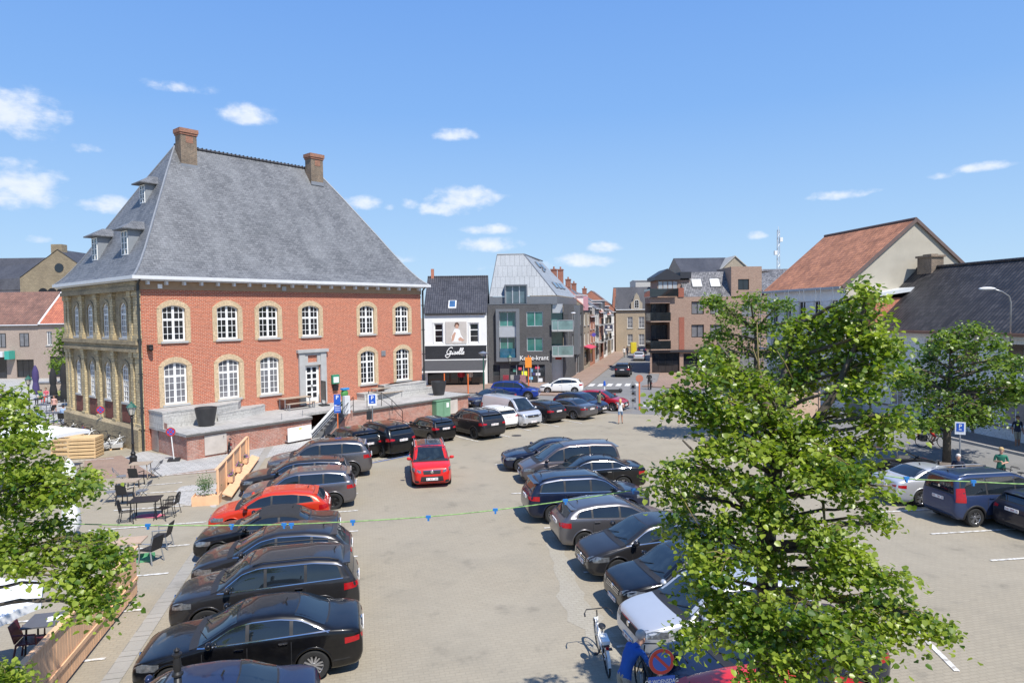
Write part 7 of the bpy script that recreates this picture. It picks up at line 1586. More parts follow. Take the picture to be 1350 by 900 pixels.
# ---------------------------------------------------------------- crates, pallets
def crate(p, a, lab, grp, w=1.2, d=1.0, h=.19):
	m = MB()
	for z in (.04, .115): m.box(-w/2, w/2, -d/2, -d/2+.02, z, z+.065); m.box(-w/2, w/2, d/2-.02, d/2, z, z+.065); m.box(-w/2, -w/2+.02, -d/2+.021, d/2-.021, z, z+.065); m.box(w/2-.02, w/2, -d/2+.021, d/2-.021, z, z+.065)
	for sx in (-1, 1):
		for sy in (-1, 1): m.box(sx*(w/2-.055)-.035, sx*(w/2-.055)+.035, sy*(d/2-.055)-.035, sy*(d/2-.055)+.035, 0, h)
	for k in range(7): y = -d/2+.03+k*(d-.2)/6; m.box(-w/2+.021, w/2-.021, y, y+.13, h-.03, h-.012)
	return single(m, 'crate', M_pallet, lab, 'crate', p, a, smooth=False, group=grp)
c1 = gp(113.5, 602); names = ['bottom', 'second', 'third', 'fourth', 'fifth', 'topmost']
for k in range(6): crate(c1+Vector((0, 0, k*.195)), R(10)+R(random.uniform(-1, 1)), '%s pale timber crate of the right stack by the bikes' % names[k], 'crates in the right stack', 1.45, 1.1)
c2 = gp(87, 599)
for k in range(4): crate(c2+Vector((0, 0.2, k*.27)), R(4)+R(random.uniform(-1.5, 1.5)), '%s pale timber crate of the left stack by the bikes' % ['bottom', 'second', 'third', 'topmost'][k], 'crates in the left stack', 1.3, 1.1, .265)
c3 = gp(147, 592); m = MB()
for k in range(5): m.box(-.6, .6, -.4+k*.17, -.4+k*.17+.1, .1, .125)
for k in range(3): m.box(-.6+k*.55, -.5+k*.55, -.4, .4, 0, .099)
single(m, 'pallet', M_pallet, 'flat timber pallet under grey slabs right of the crates', 'pallet', c3, R(25), smooth=False)
m = MB(); m.box(-.62, .62, -.42, .3, 0, .22); m.box(-.55, .3, -.2, .8, -.0, .24); single(m, 'slab_stack', M_bluestone, 'stack of grey stone slabs on the pallet right of the crates', 'slab stack', c3+Vector((0, 0, .127)), R(25), smooth=False)
# ---------------------------------------------------------------- tables and chairs
M_rattan = plain('beige_rattan', (.34, .27, .20), .8, var=.2, scale=10); M_greyt = plain('grey_table', (.10, .10, .11), .6); M_folding = plain('folding_grey', (.17, .18, .20), .6); M_oakt = plain('oak_slats', (.44, .32, .23), .6)
M_maroon = plain('maroon_plastic', (.07, .012, .022), .45)
def table(p, a, lab, top=M_greyt, leg=M_black, w=.8, d=.8, h=.74, ped=False):
	t = thing('cafe_table', lab, 'table', p, a, 'café tables on the left'); m = MB(); m.box(-w/2, w/2, -d/2, d/2, h-.035, h); m.build('table_top', top, t)
	if ped:
		m = MB(); m.tube([(0, 0, .03), (0, 0, h-.036)], .035, 8); m.box(-.28, .28, -.03, .03, 0, .03); m.box(-.03, .03, -.28, -.031, 0, .03); m.box(-.03, .03, .031, .28, 0, .03); m.build('pedestal', leg, t)
	else:
		for sx in (-1, 1):
			for sy in (-1, 1): m = MB(); m.tube([(sx*(w/2-.06), sy*(d/2-.06), 0), (sx*(w/2-.1), sy*(d/2-.1), h-.036)], .022, 6); m.build('leg', leg, t)
	return t
def chair(p, a, lab, kind='metal', mat=M_black, frame=M_black):
	"""faces local +y"""
	t = thing('cafe_chair', lab, 'chair', p, a, 'café chairs on the left')
	if kind == 'fold':
		m = MB(); m.box(-.2, .2, -.18, .2, .44, .465); m.build('seat', mat, t); m = MB(); m.hexa([(-.2, -.30, .68), (.2, -.30, .68), (.2, -.28, .68), (-.2, -.28, .68), (-.2, -.36, .86), (.2, -.36, .86), (.2, -.34, .86), (-.2, -.34, .86)]); m.build('backrest', mat, t)
		for s in (-1, 1): m = MB(); m.tube([(s*.22, .28, 0), (s*.22, -.35, .86)], .012, 6); m.build('leg', frame, t); m = MB(); m.tube([(s*.2, -.28, 0), (s*.2, .18, .44)], .012, 6); m.build('leg', frame, t)
	else:
		r = .014 if kind == 'metal' else .022
		m = MB()
		if kind == 'metal':
			for k in range(9): m.box(-.22, .22, -.22+k*.05, -.19+k*.05, .44, .45)
		else: m.box(-.23, .23, -.22, .24, .42, .45)
		m.build('seat', mat, t); m = MB()
		if kind == 'metal':
			for k in range(9): x = -.2+k*.05; m.tube([(x, -.22, .46), (x*1.0, -.30, .88-.25*x*x*4)], .008, 4)
			m.tube([(-.22, -.22, .45), (-.22, -.29, .8), (-.1, -.31, .89), (.1, -.31, .89), (.22, -.29, .8), (.22, -.22, .45)], .014, 6)
		else: m.hexa([(-.22, -.24, .47), (.22, -.24, .47), (.22, -.21, .47), (-.22, -.21, .47), (-.21, -.35, .88), (.21, -.35, .88), (.21, -.32, .88), (-.21, -.32, .88)])
		m.build('backrest', mat, t)
		for s in (-1, 1):
			for y0, y1 in ((.25, .2), (-.28, -.2)): m = MB(); m.tube([(s*.25, y0, 0), (s*.22, y1, .43)], r, 6); m.build('leg', frame, t)
			m = MB(); m.tube([(s*.24, .2, .44), (s*.26, .2, .66), (s*.26, -.25, .68)], r, 6); m.build('armrest', frame, t)
	return t
def g3(x, y): return gp(x, y)
table(g3(186, 630), R(12), 'small beige rattan table nearest the lantern post', M_rattan, M_rattan, .9, .75)
table(g3(169, 655), R(12), 'beige rattan table between the lantern post and the black metal table', M_rattan, M_rattan, .9, .75)
table(g3(193, 682), R(14), 'black metal table with crossed legs over a pink cloth', M_black, M_black, 1.05, .95)
table(g3(170, 742), R(12), 'pale wood-topped table at the far end of the long larch screen', M_oakt, M_galv, .95, .7, ped=True)
table(g3(70, 856), R(14), 'dark table with papers beside the maroon plastic chair', M_greyt, M_black, 1.0, .8)
table(g3(94, 632), R(8), 'beige table in front of the timber crates', M_rattan, M_rattan, .75, .75)
for (x, y, a, k, mt, fr_, lab) in (
	(160, 640, -60, 'fold', M_folding, M_folding, 'grey folding chair left of the small rattan table'), (204, 630, 100, 'fold', M_folding, M_black, 'dark folding chair right of the small rattan table'), (180, 640, 0, 'wicker', M_plast, M_black, 'black chair on the near side of the small rattan table'),
	(146, 662, -70, 'fold', M_folding, M_folding, 'grey folding chair left of the second rattan table'), (188, 660, 95, 'fold', M_folding, M_folding, 'grey folding chair right of the second rattan table'), (165, 664, 0, 'wicker', M_plast, M_black, 'black chair on the near side of the second rattan table'),
	(168, 689, -70, 'metal', M_black, M_black, 'black wire armchair left of the black metal table'), (216, 684, 80, 'metal', M_black, M_black, 'black wire armchair right of the black metal table'), (226, 678, 95, 'metal', M_black, M_black, 'black wire armchair farthest right at the black metal table'),
	(199, 741, 75, 'wicker', M_plast, M_galv, 'grey steel armchair at the pale wood-topped table'), (214, 722, 95, 'wicker', M_plast, M_galv, 'grey steel armchair behind the one at the pale wood-topped table'), (146, 745, -80, 'wicker', M_plast, M_galv, 'grey armchair left of the pale wood-topped table'),
	(41, 868, -75, 'wicker', M_maroon, M_maroon, 'maroon plastic armchair at the bottom left'), (103, 640, 60, 'metal', M_black, M_black, 'dark chair beside the beige table in front of the crates'), (76, 636, -60, 'fold', M_folding, M_folding, 'folding chair left of the beige table in front of the crates')):
	chair(g3(x, y), R(a), lab, k, mt, fr_)
m = MB(); m.poly([(-.5, -.25, 0), (.45, -.3, 0), (.6, .1, 0), (.1, .35, 0), (-.4, .2, 0)]); single(m, 'ground_cloth', plain('pink_cloth', (.55, .12, .18), .9), 'pink cloth lying under the black metal table', 'cloth', g3(196, 680)+Vector((0, 0, .014)), 0, smooth=False)
m = MB(); m.box(-.28, .28, -.22, .22, 0, .06); m.box(-.28, .28, .2, .22, .06, .16); single(m, 'doormat_box', plain('mint_green', (.10, .32, .16), .8), 'green tray under the grey steel armchair', 'tray', g3(190, 738), .3, smooth=False)
c = g3(70, 856); m = MB(); m.box(-.2, .15, -.14, .14, 0, .004); single(m, 'paper_mat', M_letter, 'white papers on the dark table at the bottom left', 'paper', c+Vector((.1, .05, .742)), .5, smooth=False)
# ---------------------------------------------------------------- parasols
def parasol_open(c, size, h, a, lab, round_=False):
	t = thing('parasol', lab, 'parasol', Vector((c.x, c.y, 0)), a, 'white parasols'); s = size/2; m = MB(); n = 8
	ring = []
	cn = [(s, s), (-s, s), (-s, -s), (s, -s)] if not round_ else [(s*math.cos(R(45*k)), s*math.sin(R(45*k))) for k in range(8)]
	for i in range(len(cn)):
		x0, y0 = cn[i]; x1, y1 = cn[(i+1) % len(cn)]
		for k in range(4): f = k/4; ring.append((x0+(x1-x0)*f, y0+(y1-y0)*f, h+(.10 if not round_ else .03)*math.sin(math.pi*f)))
	mid = [(x*.5, y*.5, h+.30+.02*(i % 4 != 0)) for i, (x, y, z) in enumerate(ring)]; top = (0, 0, h+.62)
	N_ = len(ring); vs = ring+mid+[top]; fs = [(i, (i+1) % N_, N_+(i+1) % N_, N_+i) for i in range(N_)]+[(N_+i, N_+(i+1) % N_, 2*N_) for i in range(N_)]
	m.add(vs, fs); lo = [(x, y, z-.16) for x, y, z in ring]; m.add(ring+lo, [(i, (i+1) % N_, N_+(i+1) % N_, N_+i) for i in range(N_)]); m.build('canopy', M_canvas, t)
	m = MB(); m.tube([(0, 0, .1), (0, 0, h+.6)], .035, 8); m.build('pole', M_galv, t); m = MB(); m.box(-.4, .4, -.4, .4, 0, .1); m.build('foot', M_bluestone, t)
	for i in range(0, N_, 4): m = MB(); m.beam((0, 0, h+.52), (ring[i][0]*.97, ring[i][1]*.97, h-.02), .02, .03); m.build('rib', M_galv, t)
	return t
parasol_open(gp(32, 573, 2.5), 3.6, 2.45, R(-8), 'open white square parasol left of the timber crates')
parasol_open(Vector((-10.85, 12.95, 0)), 2.9, 2.15, R(10), 'open white eight-sided parasol at the bottom left under the leaves', True)
def parasol_closed(p, h, r, mat, lab):
	t = thing('closed_parasol', lab, 'parasol', p, 0, 'closed parasols'); m = MB(); n = 14; prof = [(.6, .16*h), (.85, .22*h), (.8, .38*h), (.6, .5*h), (.62, .53*h), (.8, .62*h), (.72, .8*h), (.42, .93*h), (.06, h)]
	rings = []
	for rr, z in prof: rings.append([(rr*r*(1+.18*(j % 2))*math.cos(2*math.pi*j/n), rr*r*(1+.18*(j % 2))*math.sin(2*math.pi*j/n), z) for j in range(n)])
	vs = [v for q in rings for v in q]; fs = [(i*n+j, i*n+(j+1) % n, (i+1)*n+(j+1) % n, (i+1)*n+j) for i in range(len(prof)-1) for j in range(n)]
	m.add(vs, fs); m.build('folded_canopy', mat, t, smooth=True); m = MB(); m.tube([(0, 0, .08), (0, 0, h)], .03, 6); m.build('pole', M_galv, t); m = MB(); m.box(-.35, .35, -.35, .35, 0, .08); m.build('foot', M_plast, t); return t
parasol_closed(gp(95, 718), 3.0, .30, M_canvas, 'tall closed white parasol between the leaves and the black metal table')
parasol_closed(gp(48, 527), 3.4, .32, M_purple, 'closed purple parasol at the far left terrace'); parasol_closed(gp(71, 531), 3.3, .33, M_blackc, 'closed black parasol left of its twin by the hall corner'); parasol_closed(gp(85.5, 535), 3.9, .33, M_blackc, 'closed black parasol touching the hall corner')
for (x, y, lab) in ((58, 545, 'dark table before the closed purple parasol'), (75, 556, 'dark table nearest the open white parasol'), (50, 560, 'dark table left of the boy in shorts'), (66, 532, 'dark table between the purple and black parasols')):
	table(gp(x, y), .2, lab, M_greyt, M_black, .9, .9)
for (x, y, a, lab) in ((52, 549, 0, 'chair in front of the purple parasol'), (66, 548, 90, 'pale chair right of the far lantern post'), (83, 559, 10, 'black chair under the seated man in blue'), (48, 566, 0, 'dark chair at the table edge near the white parasol')): chair(gp(x, y), R(a), lab, 'wicker', M_plast, M_galv)
for (x, y) in ((78, 528), (91, 530)):
	t = thing('hedge_planter', 'low planter with yellow-green hedge %s the black parasols' % ('between' if x < 80 else 'right of'), 'planter', gp(x, y)); m = MB(); m.box(-.7, .7, -.2, .2, 0, .5); m.build('box', M_plast, t); m = MB(); rr = random.Random(x)
	for k in range(260): c_ = Vector((rr.uniform(-.7, .7), rr.uniform(-.22, .22), .5+rr.uniform(0, .45))); s = .07; u_ = Vector((rr.gauss(0, 1), rr.gauss(0, 1), rr.gauss(0, 1))).normalized(); v_ = u_.orthogonal().normalized(); m.poly([c_-u_*s, c_+v_*s*.6, c_+u_*s, c_-v_*s*.6])
	m.build('foliage', plain('yellow_green_leaf', (.28, .32, .05), .6), t)
t = thing('service_counter', 'long grey serving counter at the far left terrace', 'counter', gp(75, 516)); m = MB(); m.box(-2.0, 2.4, -.3, .3, 0, 1.0); m.build('body', M_wood, t); m = MB(); m.box(-2.1, 2.5, -.4, .4, 1.001, 1.06); m.build('worktop', M_galv, t)
# ---------------------------------------------------------------- bicycles
def bicycle(p, a, lab, frame=M_black, grp=None, lean=6, basket=False, motor=False, child=False):
	t = thing('bicycle', lab, 'bicycle', p, a, grp); t.rotation_euler = (R(lean), 0, a); r = .345
	def wh(x):
		m = MB(); n = 26; pts = [(x+r*math.cos(2*math.pi*k/n), 0, r+r*math.sin(2*math.pi*k/n)) for k in range(n+1)]; m.tube(pts, .020, 6, cap=False); m.tube([(x, -.05, r), (x, .05, r)], .022, 6, 1)
		o = m.build('wheel', [M_tyre, M_galv], t, smooth=True); m = MB()
		for k in range(14): an = 2*math.pi*k/14; m.tube([(x, 0, r), (x+(r-.02)*math.cos(an), 0, r+(r-.02)*math.sin(an))], .003, 3)
		m.build('spokes', M_galv, o)
	wh(.55); wh(-.55)
	m = MB(); bb = (-.10, 0, .28); st = (-.24, 0, .80); hd = (.36, 0, .86); hl = (.39, 0, .70); ax = (-.55, 0, r); fx = (.55, 0, r)
	m.tube([bb, st], .018, 6); m.tube([bb, (.16, 0, .42), hl], .026, 6); m.tube([(-.20, 0, .62), (.1, 0, .60), hl], .016, 6); m.tube([hl, hd], .024, 6); m.tube([bb, ax], .012, 6); m.tube([(-.22, 0, .7), ax], .010, 6)
	for s in (-1, 1): m.tube([hl, (.43, s*.05, .6), (.55, s*.05, r)], .013, 6)
	m.build('frame', frame, t, smooth=True)
	m = MB(); m.tube([hd, (.33, 0, 1.02)], .014, 6); m.tube([(.18, -.30, 1.04), (.30, -.24, 1.07), (.36, 0, 1.04), (.30, .24, 1.07), (.18, .30, 1.04)], .012, 6); m.build('handlebar', M_black, t, smooth=True)
	for s in (-1, 1): m = MB(); m.tube([(.18, s*.30, 1.04), (.06, s*.31, 1.03)], .018, 6); m.build('grip', M_plast, t)
	m = MB(); m.ball((-.26, 0, .93), (.14, .085, .04)); m.tube([st, (-.26, 0, .91)], .013, 6); m.build('saddle', M_plast, t, smooth=True)
	m = MB(); m.box(-.75, -.33, -.06, .06, .70, .72); m.tube([(-.72, .05, .7), ax], .006, 4); m.tube([(-.72, -.05, .7), ax], .006, 4); m.build('carrier', M_black, t)
	for x in (.55, -.55):
		m = MB(); K = 9; rr = r+.03; a0, a1 = (.15, 1.05) if x > 0 else (-.05, 1.0); vs = []
		for k in range(K+1): an = math.pi*(a0+(a1-a0)*k/K); vs += [(x+rr*math.cos(an), -.03, r+rr*math.sin(an)), (x+rr*math.cos(an), .03, r+rr*math.sin(an))]
		m.add(vs, [(2*k, 2*k+1, 2*k+3, 2*k+2) for k in range(K)]); m.build('mudguard', frame, t)
	m = MB(); m.box(-.17, .0, -.012, .012, .20, .36); m.tube([(-.1, .02, .28), (.02, .13, .18)], .01, 5); m.tube([(-.1, -.02, .28), (-.22, -.13, .38)], .01, 5); m.box(-.02, .07, .1, .19, .17, .19); m.box(-.27, -.18, -.19, -.1, .37, .39); m.build('crankset', M_black, t)
	m = MB(); m.box(-.79, -.76, -.03, .03, .66, .72); m.build('rear_lamp', M_tail, t)
	if motor: m = MB(); m.box(-.70, -.32, -.08, .08, .725, .80); m.build('battery', M_whitew, t)
	if basket: m = MB(); m.box(.42, .70, -.18, .18, .78, 1.0); m.build('basket', M_black, t)
	if child: m = MB(); m.box(-.72, -.36, -.24, -.08, .38, .70); m.box(-.72, -.36, .08, .24, .38, .70); m.build('pannier', M_plast, t)
	return t
bicycle(Vector((1.92, 14.65, 0)), R(93), 'white electric bicycle with panniers beside the man in the blue jacket', M_whitew, lean=-4, motor=True)
bicycle(Vector((2.55, 13.0, 0)), R(95), 'black bicycle in front of the man in the blue jacket', M_black, lean=4)
bicycle(Vector((3.05, 12.5, 0)), R(88), 'black bicycle next to the no-parking sign', M_black, lean=-6, basket=True)
side = TP; sdir = Vector((-tdir.y, tdir.x, 0))
for k, (s, off_, mt, lab) in enumerate(((1.9, 1.1, M_whitew, 'white bicycle nearest the hall corner'), (2.6, 1.4, M_black, 'black bicycle beside the white one at the hall corner'), (6.0, 1.3, M_whitew, 'pale bicycle leaning at the side wall behind the no-stopping sign'), (6.9, 1.4, plain('bike_blue', (.04, .08, .3), .4), 'blue bicycle in the row at the side wall'),
								  (7.7, 1.3, plain('bike_red', (.45, .03, .03), .4), 'red bicycle in the row at the side wall'), (8.5, 1.5, M_galv, 'grey bicycle in the row at the side wall'), (9.4, 1.3, M_whitew, 'white bicycle at the far end of the row by the side wall'), (10.2, 1.6, M_black, 'black bicycle last in the row by the side wall'))):
	p = TP+sdir*s-tdir*off_; bicycle(p, TA+R(8+k*3), lab, mt, 'bicycles along the side wall', lean=(-8 if k % 2 else 7))
bicycle(L3(306, 596, 0).x*tdir+TP+tin*(fy(0)-.5) if False else gp(301, 599), TA+R(70), 'black bicycle at the hoop rack by the terrace wall', M_black)
bicycle(gp(1336, 652), R(150), 'silver bicycle standing by the woman in the green top', M_galv); bicycle(gp(1346, 650), R(148), 'black bicycle at the right edge beside the silver one', M_black)
bicycle(gp(858, 513), R(80), 'black bicycle held by a person at the apartment block corner', M_black)
CYC = gp(1230, 589.5); bicycle(CYC, R(-12), 'black touring bicycle ridden by the cyclist in red', M_black, lean=0, child=True)
t = thing('park_bench', 'timber bench with black frame beside the right-hand tree', 'bench', gp(1268, 638), R(-28)); m = MB(); m.box(-.9, .9, -.22, .22, .42, .46); m.build('seat', M_wood, t); m = MB(); m.box(-.9, .9, .24, .27, .6, .85); m.build('backrest', M_wood, t)
for s in (-.85, .85): m = MB(); m.box(s-.03, s+.03, -.22, -.18, 0, .42); m.box(s-.03, s+.03, .2, .239, 0, .9); m.build('leg', M_black, t)
def coat_stand(p, col, lab, low):
	t = thing('coat_display', lab, 'clothes display', p, 0, 'clothes displays outside the shops'); m = MB(); m.tube([(0, 0, .02), (0, 0, 1.75)], .025, 6); m.lathe([(.25, 0), (.25, .03), (.001, .04)], 12); m.build('stand', M_black, t)
	m = MB(); m.lathe([(.24, .80), (.22, 1.1), (.24, 1.4), (.12, 1.55), (.06, 1.62), (.001, 1.62)], 12); m.tube([(-.2, 0, 1.48), (-.33, -.02, 1.15), (-.3, -.05, .85)], .06, 8); m.tube([(.2, 0, 1.48), (.33, -.02, 1.15), (.3, -.05, .85)], .06, 8); m.build('coat', col, t, smooth='auto'); m = MB(); m.lathe([(.17, .4), (.18, .79)], 10); m.build('skirt', low, t)
coat_stand(Vector((gp(604, 514).x, GP.y-.2, .12)), plain('red_coat', (.5, .03, .05), .8), 'red jacket on a stand under the charcoal awning', M_blackc); coat_stand(Vector((gp(616, 514).x, GP.y-.2, .12)), plain('cream_coat', (.62, .55, .48), .8), 'cream coat on a stand under the charcoal awning', plain('rust_skirt', (.4, .16, .08), .8))
for (x, y, c, lab) in ((667, 513, (.5, .05, .08), 'red and white display rack left of the stationer window'), (676, 514, (.65, .63, .6), 'white display rack before the stationer window'), (682, 515, (.08, .08, .14), 'dark display rack right of the white one'), (690, 515, (.6, .3, .33), 'pink display rack nearest the orange sign')):
	m = MB(); m.box(-.35, .35, -.25, .25, .1, .8); m.box(-.3, .3, -.2, .2, .8, 1.25); m.box(-.3, -.25, -.2, .2, 0, .1); m.box(.25, .3, -.2, .2, 0, .1); single(m, 'display_rack', plain('rack_%d' % x, [q*.5 for q in c], .7, var=.5, scale=5), lab, 'display rack', Vector((gp(x, y).x, gp(x, 511).y-.5, .12)), 0, smooth=False, group='display racks before the stationer')
m = MB(); m.box(-.35, .35, -.06, .06, 0, 1.3); single(m, 'advert_board', M_whitew, 'white board at the grey building corner behind the white hatchback', 'board', Vector((gp(755, 520).x, gp(755, 518).y, .0)), 0, smooth=False)
m = MB(); m.box(-1.0, 1.0, -.03, .03, 0, 1.9); m.box(-1.05, -.97, -.1, .1, 0, 2.0); m.box(.97, 1.05, -.1, .1, 0, 2.0); single(m, 'hoarding', plain('peach_board', (.60, .42, .30), .7), 'peach coloured hoarding panel seen through the tree on the road', 'hoarding', gp(1060, 553), R(-10), smooth=False)
# ---------------------------------------------------------------- green cord with blue pegs
def cord(pts, Y, lab, pegs):
	P = [at(x, y, Y+dy) for x, y, dy in pts]; m = MB();
	t = thing('cord', lab, 'cord', P[0]); m = MB(); sm = []
	for i in range(len(P)-1):
		a, b, c, d = P[max(i-1, 0)], P[i], P[i+1], P[min(i+2, len(P)-1)]
		for k in range(6): f = k/6; sm.append(.5*((2*b)+(c-a)*f+(2*a-5*b+4*c-d)*f*f+(3*b-a-3*c+d)*f**3)-P[0])
	sm.append(P[-1]-P[0]); m.tube(sm, .008, 6); m.build('rope', plain('green_white_rope', (.22, .38, .12), .7, var=.6, scale=14), t, smooth=True)
	for (x, y) in pegs:
		c = at(x, y, Y)
		q = min((s+P[0] for s in sm), key=lambda s: abs((675+FPX*s.x/s.y)-x)); c = Vector((c.x, q.y, q.z))-P[0]; m = MB(); m.box(c.x-.036, c.x+.036, c.y-.014, c.y+.014, c.z-.018, c.z+.02); m.box(c.x-.014, c.x+.014, c.y-.014, c.y+.014, c.z-.06, c.z-.018); m.build('peg', plain('blue_peg', (.02, .17, .48), .35), t)
cord([(-60, 684, -.4), (60, 689, -.2), (195, 692, 0), (370, 691, .3), (560, 681, .4), (700, 666, .4), (838, 645, .2), (905, 628, 0)], 9.6, 'taut green cord with blue pegs spanning from the left tree to the big tree', [(90, 689), (195, 692), (297, 692), (365, 691), (375, 691), (457, 688), (560, 681), (652, 672), (748, 658), (838, 646)])
cord([(1150, 624, 0), (1200, 631, 0), (1280, 634.5, 0), (1360, 638, 0), (1500, 640, 0)], 9.4, 'green cord with blue pegs running from the big tree to the right edge', [(1195, 631), (1283, 635)])
# ================================================================ people
SKIN = plain('skin_light', (.52, .30, .21), .55, var=.06); SKIN2 = plain('skin_tan', (.36, .19, .12), .55, var=.06)
def cloth(nm, c): return plain('cloth_'+nm, c, .85, var=.15, scale=8)
HAIRS = {'grey': plain('hair_grey', (.38, .36, .34), .7), 'blond': plain('hair_blond', (.48, .33, .15), .7), 'dark': plain('hair_dark', (.025, .018, .014), .6), 'brown': plain('hair_brown', (.10, .055, .03), .6), 'white': plain('hair_white', (.6, .58, .55), .7)}
def person(p, rotz, lab, J, mats, hair='dark', hairlen=0, name='person', helmet=None, cat='person', scale=1.0, hands=True, skin=None, long_legs=True):
	"""J: joints in local space, x to the person's left... faces +y. One continuous skinned body with face, hands and feet."""
	skin = skin or SKIN
	top, low, shoes = mats; V = []; RAD = []; E = []; TAGS = []
	idx = {}
	def v(nm, pos, r): idx[nm] = len(V); V.append(Vector(pos)); RAD.append(r)
	def e(a, b, tg): E.append((idx[a], idx[b])); TAGS.append(tg)
	P = {k: Vector(q) for k, q in J.items() if not isinstance(q, str)}
	hip, chest, neck, head = P['hip'], P['chest'], P['neck'], P['head']
	up = (neck-hip).normalized()
	sl = P.get('sholders') or None
	v('hip', hip, (.15, .115)); v('waist', hip.lerp(chest, .45), (.135, .10)); v('chest', chest, (.165, .115)); v('neckb', neck-(neck-chest).normalized()*.03, (.075, .07)); v('neck', neck+(head-neck)*.35, (.052, .055)); v('headl', head-Vector((0, 0, .03)), (.075, .085)); v('head', head+Vector((0, -.0, .06)), (.082, .095)); v('crown', head+Vector((0, 0, .115)), (.05, .06))
	e('hip', 'waist', 'top'); e('waist', 'chest', 'top'); e('chest', 'neckb', 'top'); e('neckb', 'neck', 'skin'); e('neck', 'headl', 'skin'); e('headl', 'head', 'skin'); e('head', 'crown', 'skin')
	for s in 'LR':
		sh, el, wr = P['sh'+s], P['el'+s], P['wr'+s]; hp, kn, an, to = P['hp'+s], P['kn'+s], P['an'+s], P['to'+s]
		v('sh'+s, sh, .062); v('el'+s, el, .045); v('wm'+s, el.lerp(wr, .45), .040); v('wr'+s, wr, .027)
		sleeve = J.get('sleeve', 'long'); e('chest', 'sh'+s, 'top'); e('sh'+s, 'el'+s, 'top' if sleeve != 'none' else 'skin'); e('el'+s, 'wm'+s, 'top' if sleeve == 'long' else 'skin'); e('wm'+s, 'wr'+s, 'top' if sleeve == 'long' else 'skin')
		d = (wr-el).normalized(); cur = J.get('curl', Vector((0, .3, -.5))); cur = Vector(cur); side_ = d.cross(Vector((0, 0, 1))).normalized() if abs(d.z) < .9 else Vector((0, 1, 0))
		pm_ = wr+d*.06; v('pm'+s, pm_, .030); e('wr'+s, 'pm'+s, 'skin')
		if hands:
			for k in range(4):
				o_ = side_*(-.027+.018*k); ln = (.062, .072, .068, .052)[k]; v('f%d%s' % (k, s), pm_+o_+d*.035, .010); v('g%d%s' % (k, s), pm_+o_*1.1+(d+cur*.5).normalized()*(.035+ln*.5), .009); v('h%d%s' % (k, s), pm_+o_*1.1+(d+cur*1.1).normalized()*(.035+ln), .008)
				e('pm'+s, 'f%d%s' % (k, s), 'skin'); e('f%d%s' % (k, s), 'g%d%s' % (k, s), 'skin'); e('g%d%s' % (k, s), 'h%d%s' % (k, s), 'skin')
			v('t1'+s, wr+d*.03-side_*.035, .012); v('t2'+s, wr+d*.07-side_*.055+cur*.02, .009); e('wr'+s, 't1'+s, 'skin'); e('t1'+s, 't2'+s, 'skin')
		v('hp'+s, hp, .095); v('th'+s, hp.lerp(kn, .5), .080); v('kn'+s, kn, .058); v('ca'+s, kn.lerp(an, .35), .056); v('an'+s, an, .036); v('he'+s, an+Vector((0, -.02, -.045)) if False else an+(Vector((0, 0, -.045))), .035); v('to'+s, to, .030)
		ll = J.get('legs', 'long'); e('hip', 'hp'+s, 'low'); e('hp'+s, 'th'+s, 'low'); e('th'+s, 'kn'+s, 'low' if ll != 'short' else 'skin'); e('kn'+s, 'ca'+s, 'low' if ll == 'long' else 'skin'); e('ca'+s, 'an'+s, 'low' if ll == 'long' else 'skin'); e('an'+s, 'he'+s, 'shoe'); e('he'+s, 'to'+s, 'shoe')
	bm = bmesh.new(); lay = bm.verts.layers.skin.verify(); bv = [bm.verts.new(q) for q in V]
	for k, b in enumerate(bv): b[lay].radius = RAD[k] if isinstance(RAD[k], tuple) else (RAD[k], RAD[k]); b[lay].use_root = (k == 0)
	for a, b in E: bm.edges.new((bv[a], bv[b]))
	me = bpy.data.meshes.new('body'); bm.to_mesh(me); bm.free()
	o = bpy.data.objects.new('tmp', me); COL.objects.link(o); sk = o.modifiers.new('s', 'SKIN'); sk.use_smooth_shade = True; sb = o.modifiers.new('u', 'SUBSURF'); sb.levels = 2; sb.render_levels = 2
	dg = bpy.context.evaluated_depsgraph_get(); dg.update(); bme = bpy.data.meshes.new_from_object(o.evaluated_get(dg)); bpy.data.objects.remove(o); bme.name = 'body'
	tags = {'skin': 0, 'top': 1, 'low': 2, 'shoe': 3}; bme.materials.clear()
	for q in (skin, top, low, shoes): bme.materials.append(q)
	A = np.array([list(V[a]) for a, b in E]); B = np.array([list(V[b]) for a, b in E]); rr = np.array([min((RAD[a] if not isinstance(RAD[a], tuple) else RAD[a][1]), (RAD[b] if not isinstance(RAD[b], tuple) else RAD[b][1])) for a, b in E]); AB = B-A; L2 = (AB**2).sum(1)+1e-9
	mi = []
	for pl in bme.polygons:
		c = np.array(pl.center); t = np.clip(((c-A)*AB).sum(1)/L2, 0, 1); dd = np.linalg.norm(c-(A+AB*t[:, None]), axis=1)/(rr+.02); q = int(dd.argmin()); tg = TAGS[q]
		if tg in ('top', 'low') and q < 3 or tg == 'low' and E[q][0] == 0: tg = 'top' if (Vector(pl.center)-hip).dot(up) > -.05+J.get('hem', 0) else 'low'
		mi.append(tags[tg])
	bme.polygons.foreach_set('material_index', mi); bme.polygons.foreach_set('use_smooth', [True]*len(mi)); bme.update()
	root = thing(name, lab, cat, p, rotz); root.scale = (scale,)*3
	bo = bpy.data.objects.new('body', bme); COL.objects.link(bo); bo.parent = root
	hf = Vector(J.get('face', (0, 1, 0))).normalized(); sd_ = hf.cross(Vector((0, 0, 1))).normalized(); hc = head+Vector((0, 0, .03))
	fz = MB()
	m = MB(); c = hc+hf*.088-Vector((0, 0, .02)); m.ball(c, (.014, .014, .02), n=6, m=5); m.build('nose', skin, bo, smooth=True)
